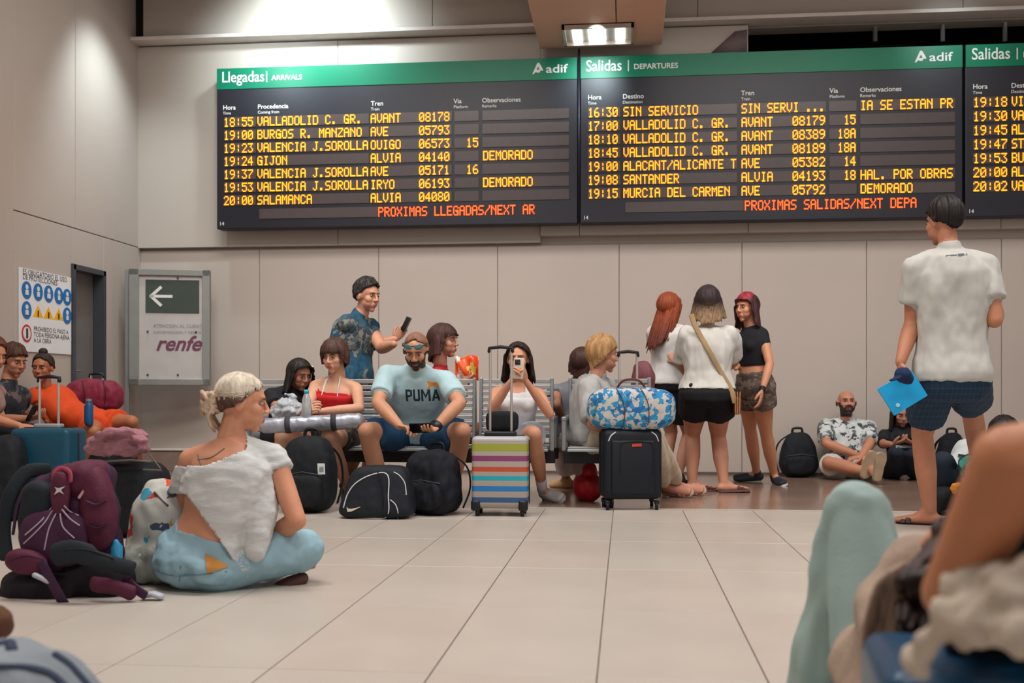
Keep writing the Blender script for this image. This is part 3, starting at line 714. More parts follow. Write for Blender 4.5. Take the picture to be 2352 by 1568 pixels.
def hand_mesh(b, wr, d, pn, thumb, curl=.5, k=1., spread=.1):
    """palm + five bent fingers. d = pointing direction, pn = palm-facing normal, thumb = side of the thumb"""
    d = n3(d); pn = n3(Vector(pn)-d*Vector(pn).dot(d)); sx = n3(d.cross(pn)); 
    if sx.dot(Vector(thumb)) < 0: sx = -sx
    wr = Vector(wr); P = lambda x, y, z: wr+sx*x*k+d*y*k+pn*z*k
    b.tube([P(0, -.012, 0), P(0, .02, 0), P(0, .055, .003), P(0, .085, .004)], [(.020*k, .022*k), (.014*k, .034*k), (.013*k, .040*k), (.010*k, .036*k)], 12, ref=pn)
    for i, (x, L) in enumerate(((.029, .068), (.010, .076), (-.009, .071), (-.027, .056))):
        c = curl*(.8+.12*i); ang = 0; p = P(x, .082, .004); pts = [p]; y = Vector(p)
        for sg, fr in enumerate((.44, .32, .24)):
            ang += c*(.75 if sg == 0 else .95)
            y = y+(d*math.cos(ang)+pn*math.sin(ang)+sx*(x*spread*8))*L*fr*k; pts.append(Vector(y))
        b.tube(pts, [.0092*k, .0088*k, .0080*k, .0070*k], 8)
    p0 = P(.026, .018, .006); p1 = P(.052, .048, .018+.012*curl); p2 = P(.058-.012*curl, .078, .030+.018*curl); b.tube([p0, p1, p2], [.014*k, .011*k, .0085*k], 8)
def make_person(label, F, skin, head, face, hup=(0, 0, 1), hscale=1., hands=None, feet=True, lips='#a8605a', brow='#3a2a22', eyes=True, voxel=.0105, group=None, cat='person', body_extra=None, nohead=False, foot=None, cut=None):
    """root Empty at the person's base + one continuous body mesh (skin, eyes, lips as face materials)"""
    J = F.J; base = Vector((F.P.x, F.P.y, min([J[k].z for k in J]+[F.P.z])))
    root = thing('person', (F.P.x, F.P.y, max(0, 0)), label, cat, group)
    b = MB(); b.add(*F.torso()); F.bustm(b)
    for q in 'lr':
        b.tube([F.center(.97), F.J['sh_'+q]], [.052*F.k*(.9 if F.sex == 'f' else 1.1), (.046 if F.sex == 'f' else .056)*F.k], 12)
        F.skel_arm(q, b); F.skel_leg(q, b)
        if feet: F.skel_foot(q, b)
    if not nohead:
        HB = head_basis(face, hup, hscale); nk = head+HB @ Vector((0, .028, -.10)); b.tube([F.center(.96), F.N.lerp(nk, .5), nk], [.062*F.k*(.82 if F.sex == 'f' else 1), .056*hscale*(.85 if F.sex == 'f' else 1.05), .050*hscale], 14)
    if body_extra: body_extra(b)
    V, Fc, N = remesh(b.v, b.f, voxel, 3, .5)
    BODY[root.name] = BVHTree.FromPolygons([Vector(v) for v in V], Fc)
    verts = [tuple(v) for v in V]; faces = list(Fc); fm = [0]*len(faces)
    if not nohead:
        n0 = len(verts); hv = [head+HB @ Vector(v) for v in HEADV]; verts += [tuple(v) for v in hv]; 
        for q in HEADF:
            c = sum((Vector(HEADV[i]) for i in q), Vector())/len(q); faces.append(tuple(i+n0 for i in q))
            fm.append(2 if (abs(c.x) < .025 and -.0685 < c.z < -.0475 and c.y < -.0865) else 0)
        if eyes:
            for g in (1, -1):
                for (cc, rr, mi) in (((g*.0315, -.0745, .010), (.0115, .0105, .0055), 1), ((g*.0315, -.0845, .010), (.0055, .0018, .0052), 3)):
                    v, f = ellipsoid(cc, rr, 10, 7); n0 = len(verts); verts += [tuple(head+HB @ Vector(x)) for x in v]; faces += [tuple(i+n0 for i in q) for q in f]; fm += [mi]*len(f)
                v, f = tube([(g*.014, -.0905, .0265), (g*.031, -.0905, .0315), (g*.048, -.080, .0270)], [.0030, .0036, .0022], 6); n0 = len(verts)
                verts += [tuple(head+HB @ Vector(x)) for x in v]; faces += [tuple(i+n0 for i in q) for q in f]; fm += [3]*len(f)
    hb = MB()
    for h in (hands or []): hand_mesh(hb, k=F.k, **h)
    n0 = len(verts); verts += hb.v; faces += [tuple(i+n0 for i in q) for q in hb.f]; fm += [0]*len(hb.f)
    o = mobj('body', verts, faces, [skin_mat(skin), mat('eye_white', '#a89c92', .4, 0), mat('lips_'+lips.strip('#'), lips, .5, 0), mat('eye_dark_'+brow.strip('#'), brow, .4, 0)], root, True, fm)
    return root
BODY = {}; NOPUSH = set()
def cloth(root, name, parts, m, voxel=.011, amp=.005, scale=13, seed=0, smooth=3, label=None, th=None, stretch=(1, 1, .45), clip=None, push=True):
    """parts = function filling an MB with volumes; fused, then given folds"""
    b = MB(); parts(b); V, Fc, N = remesh(b.v, b.f, voxel, smooth, .5)
    V = folds(V, N, amp, scale, seed, stretch)
    bb = BODY.get(root.name) if push else None
    if bb is not None and name not in NOPUSH:
        for i in range(len(V)):
            p = Vector(V[i]); h = bb.find_nearest(p, .12)
            if h[0] is not None:
                sd = (p-h[0]).dot(h[1])
                if sd < .0045 and (sd > -.05): V[i] = h[0]+h[1]*.0045
    if clip is not None:
        keep = [all(clip(Vector(V[i])) for i in q) for q in Fc]; Fc = [q for q, k in zip(Fc, keep) if k]
    o = mobj(name, V, Fc, m, root, True)
    if label: o['label'] = label
    return o
def hair_obj(root, head, face, hup, hscale, m, name='hair', extra=None, world_grav=True, gw=(0, 0, -1), strands=280, spike=1., **kw):
    HB = head_basis(face, hup, hscale); g = (HB.inverted() @ Vector(gw)).normalized() if world_grav else Vector((0, 0, -1))
    V, F = hair_mesh(grav=g, **kw); mb = MB(); mb.add(V, F)
    if extra: extra(mb)
    o = mobj(name, [head+HB @ Vector(v) for v in mb.v], mb.f, m, root, True)
    so = o.modifiers.new('thickness', 'SOLIDIFY'); so.thickness = .008; so.offset = -1
    # separate locks combed over the cap
    N_, rows_ = kw.get('N', 120), kw.get('rows', 12)+10; rT = rows_; rs = random.Random(int(head.x*1000)); sb = MB()
    if strands and len(V) == N_*rT:
        cc = head+HB @ Vector((0, .01, .02)); long_ = kw['length'](180) > .03
        for q in range(strands):
            k = rs.randrange(N_); i0 = rs.randint(0, 6) if long_ else rs.randint(1, 9); i1 = rT-1-rs.randint(0, 3) if kw['length'](min(360*k/N_, 360-360*k/N_)) > .02 else min(kw.get('rows', 12)-1, i0+rs.randint(3, 6))
            if i1-i0 < 2: continue
            st = 2 if i1-i0 > 8 else 1; dk = rs.uniform(-1.5, 1.5); pts = []
            idx = list(range(i0, i1+1, st))
            for n_, i in enumerate(idx):
                t = n_/max(1, len(idx)-1); p = mb.v[int((k+dk*t)) % N_*rT+i]; w_ = head+HB @ Vector(p)
                lift = rs.uniform(.0005, .002)+(.006 if not long_ else .003)*t*t*rs.random()*spike
                pts.append(w_+n3(w_-cc)*lift)
            r0 = rs.uniform(.0028, .0058)
            sb.tube(pts, [r0]+[r0*1.1]*(len(pts)-2)+[r0*.3], 5, mi=rs.randint(0, 1))
        m2 = MATS.get(m.name+'_hi')
        if m2 is None:
            m2 = m.copy(); m2.name = m.name+'_hi'; MATS[m.name+'_hi'] = m2; hs = m2.node_tree.nodes.new('ShaderNodeHueSaturation'); hs.inputs['Value'].default_value = 1.9
            bs2 = m2.node_tree.nodes['Principled BSDF']; lk = bs2.inputs['Base Color'].links
            if lk: src = lk[0].from_socket; m2.node_tree.links.new(src, hs.inputs['Color']); m2.node_tree.links.new(hs.outputs[0], bs2.inputs['Base Color'])
        if sb.v: mobj('locks', sb.v, sb.f, [m, m2], o, True, sb.m)['kind'] = 'stuff'
    return o
def beard_obj(root, head, face, hup, hscale, m, full=True, off=.005):
    HB = head_basis(face, hup, hscale); keep = []
    for q in HEADF:
        c = sum((Vector(HEADV[i]) for i in q), Vector())/len(q)
        lip = abs(c.x) < .022 and -.069 < c.z < -.049 and c.y < -.075
        line = -.032+max(0, (c.y+.07))*.55
        if c.z < line and c.y < .012 and c.z > -.115 and not lip and (c.z < -.042 or abs(c.x) < .03 or c.y > -.07): keep.append(q)
    idx = sorted({i for q in keep for i in q}); mp = {i: n for n, i in enumerate(idx)}; cc = Vector((0, -.01, -.02))
    vs = [Vector(HEADV[i])+n3(Vector(HEADV[i])-cc)*(off*(1+.5*noise.noise(Vector(HEADV[i])*150))) for i in idx]
    o = mobj('beard', [head+HB @ v for v in vs], [tuple(mp[i] for i in q) for q in keep], m, root, True)
    so = o.modifiers.new('thickness', 'SOLIDIFY'); so.thickness = .006; so.offset = -1
    return o
def shoe(root, F, q, m, msole=None, inf=.008, name='shoe', sole_t=.018):
    b = MB(); r = F.skel_foot(q, b, inf)
    if not r: return
    pts, d, dn = r; A = F.J['an_'+q]
    b.tube([A-dn*.005, A+dn*.02], [.040*F.k, .044*F.k], 12)
    V, Fc, N = remesh(b.v, b.f, .007, 2); o = mobj(name, V, Fc, m, root, True)
    bs = MB(); sd = d.cross(dn); k = F.k; R = Matrix((d, sd, -dn)).transposed()
    c = A+d*.068*k+dn*(.080*k+inf*.6-sole_t*.2)
    outline = [(-.122, .0), (-.11, .028), (-.05, .034), (.0, .034), (.06, .044), (.105, .038), (.128, .012), (.128, -.012), (.105, -.038), (.06, -.044), (0, -.034), (-.05, -.034), (-.11, -.028)]
    top = [c+R @ Vector((x*k*1.06, y*k*1.12, sole_t/2)) for x, y in outline]; bot = [c+R @ Vector((x*k*1.06, y*k*1.12, -sole_t/2)) for x, y in outline]
    n = len(outline); bs.add(top+bot, [tuple(range(n)), tuple(range(2*n-1, n-1, -1))]+[(i, n+i, n+(i+1) % n, (i+1) % n) for i in range(n)])
    bs.build('sole', msole or m, o, False); return o
def sandal(root, F, q, m, strap=True, msole=None):
    b = MB(); r = F.skel_foot(q, b)
    if not r: return
    pts, d, dn = r; A = F.J['an_'+q]; sd = d.cross(dn); k = F.k; R = Matrix((d, sd, -dn)).transposed(); bs = MB()
    c = A+d*.072*k+dn*(.080*k+.007); outline = [(-.122, .0), (-.11, .030), (-.05, .034), (.0, .036), (.06, .046), (.105, .038), (.128, .012), (.128, -.012), (.105, -.038), (.06, -.046), (0, -.036), (-.05, -.034), (-.11, -.030)]
    top = [c+R @ Vector((x*k*1.05, y*k*1.1, .009)) for x, y in outline]; bot = [c+R @ Vector((x*k*1.05, y*k*1.1, -.009)) for x, y in outline]
    n = len(outline); bs.add(top+bot, [tuple(range(n)), tuple(range(2*n-1, n-1, -1))]+[(i, n+i, n+(i+1) % n, (i+1) % n) for i in range(n)])
    o = bs.build('sandal', msole or m, root, False)
    if strap:
        sb = MB(); cc = A+d*.11*k+dn*.058*k
        for off in (0, .028):
            arc = [cc+d*(off*k)+sd*(math.cos(t)*.045*k)-dn*(math.sin(t)*(.034-off*.3)*k)+dn*.012 for t in np.linspace(0, PI, 9)]
            sb.tube(arc, [(.004, .015*k)]*9, 6, ref=-dn) if False else sb.tube(arc, [(.015*k, .004)]*9, 6, ref=d)
        sb.build('strap', m, o, True)
    return o
def bvh_of(o):
    W_ = world_of(o); return BVHTree.FromPolygons([W_ @ v.co for v in o.data.vertices], [tuple(p.vertices) for p in o.data.polygons])
def print_on(target, name, tv, tf, origin, u, v, nrm, m, sx=1., lift=.0025, sub=.03):
    """flat print wrapped onto a garment: the shape is projected along -nrm onto the cloth"""
    bv = bvh_of(target); bm = bmesh.new(); vs = [bm.verts.new((p[0]*sx, p[1], 0)) for p in tv]
    for q in tf:
        try: bm.faces.new([vs[i] for i in q])
        except Exception: pass
    bmesh.ops.triangulate(bm, faces=bm.faces[:])
    for _ in range(5):
        es = [e for e in bm.edges if e.calc_length() > sub]
        if not es: break
        bmesh.ops.subdivide_edges(bm, edges=es, cuts=1)
    bmesh.ops.triangulate(bm, faces=bm.faces[:]); bm.verts.index_update()
    out = []
    for p in bm.verts:
        w_ = origin+u*p.co.x+v*p.co.y; h = bv.ray_cast(w_+nrm*.9, -nrm, 2.5)
        out.append((h[0] if h[0] else w_)+nrm*lift)
    fs = [[x.index for x in f.verts] for f in bm.faces]; bm.free()
    par = target
    while par.parent and par.parent.parent: par = par.parent
    return mobj(name, out, fs, m, par, True)
def ik(A, C, l1, l2, pole):
    d = C-A; L = min(d.length, (l1+l2)*.999); a = (l1*l1-l2*l2+L*L)/(2*L); h = math.sqrt(max(0, l1*l1-a*a)); u = n3(d)
    p = n3(Vector(pole)-u*Vector(pole).dot(u)); return A+u*a+p*h
def pose(pel, neck, arms={}, legs={}, spine=None, toes={}, sex='m', size=1., wide=1., yaw=0., chest_yaw=None, belly=0., bust=1., shs={}, hips={}):
    J = {'pelvis': Vector(pel), 'neck': Vector(neck)}
    if spine is not None: J['spine'] = Vector(spine)
    for q, v in shs.items(): J['sh_'+q] = Vector(v)
    for q, v in hips.items(): J['hip_'+q] = Vector(v)
    F = Figure(J, sex, size, wide, yaw, chest_yaw, belly, bust)
    ua, fa, th, sh = ((.295, .255, .44, .43) if sex == 'm' else (.275, .235, .42, .405)); ua *= size; fa *= size; th *= size; sh *= size
    for q, (e, w_) in arms.items():
        A = J['sh_'+q]
        if isinstance(w_, Vector) and isinstance(e, tuple) and e[0] == 'pole': J['wr_'+q] = w_; J['el_'+q] = ik(A, w_, ua, fa, e[1]); 
        else:
            J['el_'+q] = e if isinstance(e, Vector) else joint(A, e[0], e[1], ua, e[2])
            if w_ is not None: J['wr_'+q] = w_ if isinstance(w_, Vector) else joint(J['el_'+q], w_[0], w_[1], fa, w_[2])
    for q, (kn, an) in legs.items():
        A = J['hip_'+q]
        if isinstance(an, Vector) and isinstance(kn, tuple) and kn[0] == 'pole': J['an_'+q] = an; J['kn_'+q] = ik(A, an, th, sh, kn[1])
        else:
            J['kn_'+q] = kn if isinstance(kn, Vector) else joint(A, kn[0], kn[1], th, kn[2])
            if an is not None: J['an_'+q] = an if isinstance(an, Vector) else joint(J['kn_'+q], an[0], an[1], sh, an[2])
        if q in toes and toes[q] is not None and 'an_'+q in J: J['toe_'+q] = J['an_'+q]+n3(toes[q])*.18
    for k in J:
        if k.startswith('an_') and J[k].z < .08*size: J[k].z = .08*size; 
    for q in toes:
        if 'an_'+q in J: J['toe_'+q] = J['an_'+q]+n3(toes[q])*.18
    return F
def FL(px, py, z=.08): p = G(px, py); p.z = z; return p       # a point over the floor spot seen at (px,py)
def tee(F, root, m, hem=-.05, sleeve=.62, inf=.016, name='t_shirt', arm_inf=.020, amp=.006, seed=0, label=None, sl=('l', 'r'), sleeve_m=None, hemflare=.0, neckt=.985, clip=None, arm_flare=.08):
    def parts(b):
        b.add(*F.torso(hem, neckt, inf, flare=hemflare)); F.bustm(b, inf*.8)
        for q in sl:
            b.tube([F.center(.96), F.J['sh_'+q]], [.058*F.k*(.9 if F.sex == 'f' else 1.1), (.050 if F.sex == 'f' else .060)*F.k+inf*.4], 12)
            F.skel_arm(q, b, arm_inf, sleeve, flare=arm_flare)
    return cloth(root, name, parts, m, amp=amp, seed=seed, label=label, clip=clip)
def shorts(F, root, m, top=.16, leg=.55, inf=.015, flare=.12, name='shorts', amp=.005, seed=3, label=None, legs=('l', 'r')):
    def parts(b):
        b.add(*F.torso(-.17, top, inf))
        for q in legs: F.skel_leg(q, b, inf+.004, leg, flare)
    return cloth(root, name, parts, m, amp=amp, seed=seed, label=label)
# ------------------------------------------------------------------ man in the light blue t-shirt, seated, looking down at his phone
def man_blue():
    Yp = 7.62
    F = pose(W(958, 1002, Yp), W(957, 852, Yp-.30), spine=W(957, 935, Yp-.06), sex='m', size=1.02, wide=1.10, yaw=0, belly=.02,
             arms={'r': ((868, 926, -1), (918, 978, -1)), 'l': ((1056, 926, -1), (1000, 982, -1))},
             legs={'r': (W(843, 990, 7.16), FL(880, 1160)), 'l': (W(1062, 990, 7.16), FL(1034, 1160))}, toes={'r': (-.25, -1, 0), 'l': (.3, -1, 0)})
    head = W(956, 806, Yp-.40); face = Vector((0.02, -1, -.50)); hup = (0, 0, 1)
    d_r = n3(W(946, 990, 7.0)-F.J['wr_r']); d_l = n3(W(956, 985, 7.0)-F.J['wr_l'])
    ph = W(966, 982, F.J['wr_l'].y-.10)
    root = make_person('man in a light blue t-shirt with dark lettering, seated, looking down at a phone', F, '#c08a6c', head, face, hup, 1.03,
        hands=[dict(wr=F.J['wr_r'], d=n3(ph+Vector((-.03, 0, .0))-F.J['wr_r']), pn=(0, -.2, -.9), thumb=(1, -.4, .2), curl=.6), dict(wr=F.J['wr_l'], d=n3(ph+Vector((.05, 0, -.03))-F.J['wr_l']), pn=(0, -.2, 1), thumb=(0, .6, .8), curl=.55)])
    m = mat('tee_light_blue', '#a9c6cc', .85, .05, 20, .15, 300)
    t = tee(F, root, m, hem=-.04, sleeve=.72, inf=.020, arm_inf=.018, amp=.006, seed=4, arm_flare=.15)
    shorts(F, root, mat('shorts_blue', '#1d4566', .8, .1, 20, .1, 300), leg=.82, inf=.016, flare=.15)
    u = Vector((1, 0, .01)).normalized(); fr = F.F1; v = n3(Vector((0, 0, 1))-fr*fr.z*0); nr = Vector((0, -1, -.0)).normalized()
    # heavy block capitals, each stroke a quad
    L = {'P': ([(0, 0, .2, 1), (.2, .82, .52, 1), (.2, .36, .52, .54), (.48, .42, .68, .94)], .78), 'U': ([(0, .12, .2, 1), (.5, .12, .7, 1), (.08, 0, .62, .18)], .82),
         'M': ([(0, 0, .2, 1), (.72, 0, .92, 1)], 1.04), 'A': ([(.22, .22, .60, .38)], .84)}
    tv = []; tf = []; ox = 0; hh = .080; wx = .066
    def quad(p): n_ = len(tv); tv.extend([((ox+x)*wx, y*hh) for x, y in p]); tf.append(tuple(range(n_, n_+4)))
    for ch in 'PUMA':
        for x0_, y0_, x1_, y1_ in L[ch][0]: quad([(x0_, y0_), (x1_, y0_), (x1_, y1_), (x0_, y1_)])
        if ch == 'M': quad([(.2, 1), (.2, .70), (.46, .22), (.46, .52)]); quad([(.46, .52), (.46, .22), (.72, .70), (.72, 1)])
        if ch == 'A': quad([(0, 0), (.2, 0), (.52, 1), (.30, 1)]); quad([(.62, 0), (.82, 0), (.52, 1), (.30, 1)])
        ox += L[ch][1]
    print_on(t, 'chest_lettering', tv, tf, W(911, 922, 7.0), u, v, nr, mat('print_navy', '#1e3444', .7, 0), 1.0)
    cat = [(0, .60), (.12, .78), (.34, .84), (.52, .80), (.66, .92), (.80, 1.0), (.92, .98), (.86, .82), (.76, .66), (.78, .40), (.92, .10), (1.02, -.12), (.88, -.02), (.70, .24), (.56, .44), (.36, .52), (.14, .40), (-.06, .12), (-.2, .05), (-.1, .3)]
    print_on(t, 'chest_emblem', [(-p[0]*.085, p[1]*.06) for p in cat], [tuple(range(len(cat)))], W(989, 894, 7.0), u, v, nr, mat('print_orange', '#e0862c', .7, 0), sub=.015)
    hm = hair_mat('#6a5242')
    hair_obj(root, head, face, hup, 1.03, mat('stubble_brown', '#8a6450', .8, .2, 60), el0=interp((0, 62), (60, 40), (85, 12), (110, -8), (180, -22)), length=lambda a: 0, thick=.0025, rows=10, strands=0)
    beard_obj(root, head, face, hup, 1.03, hair_mat('#3c2c26'), off=.007)
    for q in 'lr': shoe(root, F, q, mat('shoe_black', '#17181c', .6, .1), mat('sole_black', '#202024', .6))
    # sock
    HB = head_basis(face, hup, 1.03)
    sg = thing('sunglasses', head+HB @ Vector((0, -.08, .07)), 'mirrored sunglasses pushed up on the forehead of the man in light blue', 'sunglasses')
    b = MB(); P = lambda x, y, z: head+HB @ Vector((x, y, z))
    b.tube([P(-.078, -.02, .066), P(-.074, -.070, .070)], .004); b.tube([P(.078, -.02, .066), P(.074, -.070, .070)], .004); b.tube([P(-.074, -.070, .070), P(0, -.098, .078), P(.074, -.070, .070)], .004)
    b.build('frame', mat('shades_frame', '#1a1c20', .4), sg)
    for g in (1, -1):
        b = MB(); b.add(*ellipsoid(P(g*.036, -.092, .070), (.030, .006, .020), 16, 8, HB @ Matrix.Rotation(g*.35, 3, 'Z'))); b.build('lens', mat('lens_mirror', '#5f8f9a', .12, .2, 30, metal=.6), sg)
    pt = thing('phone', ph, 'dark phone held in both hands by the man in light blue', 'phone')
    R = Matrix.Rotation(.5, 3, 'X') @ Matrix.Rotation(.1, 3, 'Z')
    b = MB(); b.box(ph+Vector((0, 0, .0)), (.145, .012, .075), R, bev=.005); b.build('case', mat('phone_black', '#15161a', .3), pt)
    b = MB(); b.box(ph+R @ Vector((0, -.0066, 0)), (.132, .001, .064), R); b.build('screen', mat('phone_glass', '#0c0d12', .1, 0), pt, False)
    # watch
    b = MB(); w_ = F.J['wr_l'].lerp(F.J['el_l'], .08); dd = n3(F.J['el_l']-F.J['wr_l']); b.tube([w_-dd*.009, w_+dd*.009], [.034, .034], 14)
    tag(b.build('wristwatch', mat('watch_black', '#1c1c20', .4), None), 'black watch on the wrist of the man in light blue', 'watch')
man_blue()
# ------------------------------------------------------------------ standing man in a white t-shirt, back to us
def man_white():
    Y = 6.28
    F = pose(W(2186, 872, Y), W(2182, 578, Y-.02), spine=W(2188, 725, Y+.01), sex='m', size=1.06, wide=1.04, yaw=172,
             shs={'l': W(2103, 615, Y), 'r': W(2262, 612, Y)},
             arms={'l': ((2096, 742, 1), (2068, 832, -1)), 'r': ((2284, 735, -1), W(2290, 700, Y+.22))},
             legs={'l': (('pole', (0, 1, 0)), FL(2136, 1205, .085)), 'r': (('pole', (.1, 1, 0)), FL(2262, 1150, .085))}, toes={'l': (-.9, .35, 0), 'r': (.3, 1, 0)})
    head = W(2167, 512, Y+.02); face = n3(Vector((-.45, .88, -.05)))
    m = '#b87c60'
    fold = W(2072, 900, Y-.08)
    root = make_person('tall man in a white t-shirt and navy checked shorts, standing with his back turned', F, m, head, face, (0, 0, 1), 1.05,
        hands=[dict(wr=F.J['wr_l'], d=n3(W(2064, 872, Y-.04)-F.J['wr_l']), pn=(1, 0, 0), thumb=(-.3, -1, 0), curl=.75)])
    t = tee(F, root, mat('tee_white', '#b9b8b2', .9, .03, 20, .12, 300), hem=-.02, sleeve=.62, inf=.016, arm_inf=.018, amp=.010, seed=9, hemflare=.10, arm_flare=.22)
    ms = shorts(F, root, plaid, leg=.66, inf=.014, flare=.20, amp=.006, top=.12)
    tv = [(0, 0), (.05, .002), (.05, .008), (0, .006), (.055, 0), (.10, .003), (.10, .016), (.055, .012)]; tf = [(0, 1, 2, 3), (4, 5, 6, 7)]
    print_on(t, 'collar_print', tv, tf, W(2196, 578, Y-.3), Vector((1, 0, 0)), Vector((0, 0, 1)), Vector((0, -1, 0)), mat('print_grey', '#5d6468', .7, 0), 1.1)
    hair_obj(root, head, face, (0, 0, 1), 1.05, hair_mat('#1c1514'), el0=interp((0, 38), (50, 25), (80, 8), (105, -12), (180, -40)), length=lambda a: .0, thick=.019, top=.008, ridge=.10, jag=7)
    for q in 'lr': sandal(root, F, q, mat('slider_brown', '#4b3a3a', .7))
    return F
def plaid_mat():
    m = bpy.data.materials.new('navy_check'); m.use_nodes = True; nt = m.node_tree; bs = nt.nodes['Principled BSDF']; bs.inputs['Roughness'].default_value = .85
    tc = nt.nodes.new('ShaderNodeTexCoord'); mx = nt.nodes.new('ShaderNodeMixRGB'); mx.blend_type = 'ADD'; mx.inputs[0].default_value = 1
    cols = []
    for ax, sc in ((0, 13), (2, 10)):
        wv = nt.nodes.new('ShaderNodeTexWave'); wv.bands_direction = 'XYZ'[ax]; wv.inputs['Scale'].default_value = sc; nt.links.new(tc.outputs['Object'], wv.inputs[0])
        r = nt.nodes.new('ShaderNodeValToRGB'); r.color_ramp.elements[0].position = .80; r.color_ramp.elements[0].color = lin('#081a2c'); r.color_ramp.elements[1].position = .95; r.color_ramp.elements[1].color = lin('#0c2a3e'); nt.links.new(wv.outputs[0], r.inputs[0]); cols.append(r)
    nt.links.new(cols[0].outputs[0], mx.inputs[1]); nt.links.new(cols[1].outputs[0], mx.inputs[2]); nt.links.new(mx.outputs[0], bs.inputs['Base Color']); return m
plaid = plaid_mat()
FW = man_white()
def folder_cap():
    F = FW; h = F.J['wr_l']+n3(W(2064, 872, 6.24)-F.J['wr_l'])*.085
    c = [W(2016, 893, 6.10), W(2096, 852, 6.18), W(2131, 908, 6.20), W(2055, 954, 6.12)]
    c = [W(2016, 893, 6.16), W(2094, 850, 6.16), W(2131, 908, 6.16), W(2055, 954, 6.16)]
    b = MB(); n = Vector((0, .022, 0)); b.add(c+[p+n for p in c], [(0, 1, 2, 3), (7, 6, 5, 4), (0, 4, 5, 1), (1, 5, 6, 2), (2, 6, 7, 3), (3, 7, 4, 0)])
    r = thing('folder', c[3], 'bright blue folder held by the standing man in white', 'folder')
    b.build('cover', mat('folder_blue', '#14a0dc', .4, .04), r, False)
    b = MB(); q = W(2062, 930, 6.155); b.cyl(q, q+Vector((0, -.003, 0)), .011, 16); b.build('sticker', mat('sticker_pale', '#b8d8e4', .5, .2, 90), r, False)
    cc = W(2074, 861, 6.08); b = MB()
    b.add(*ellipsoid(cc, (.048, .045, .042))); b.tube([cc+Vector((-.035, -.02, -.015)), cc+Vector((-.07, -.03, -.03))], [(.010, .035), (.006, .02)], 10)
    b.add(*ellipsoid(cc+Vector((.02, .0, -.02)), (.040, .035, .032))); V, Fc, N = remesh(b.v, b.f, .006, 2); V = folds(V, N, .004, 40)
    tag(mobj('cap', V, Fc, mat('cap_navy', '#12284e', .8, .2), None), 'crumpled navy cap held with the blue folder', 'cap')
folder_cap()
Zf = Vector((0, 0, 1))
def HBm(head, face, hup, sc): 
    M = head_basis(face, hup, sc); return lambda x, y, z: head+M @ Vector((x, y, z))
LONG = interp((0, 45), (35, 35), (60, 6), (80, -8), (120, -22), (180, -40))
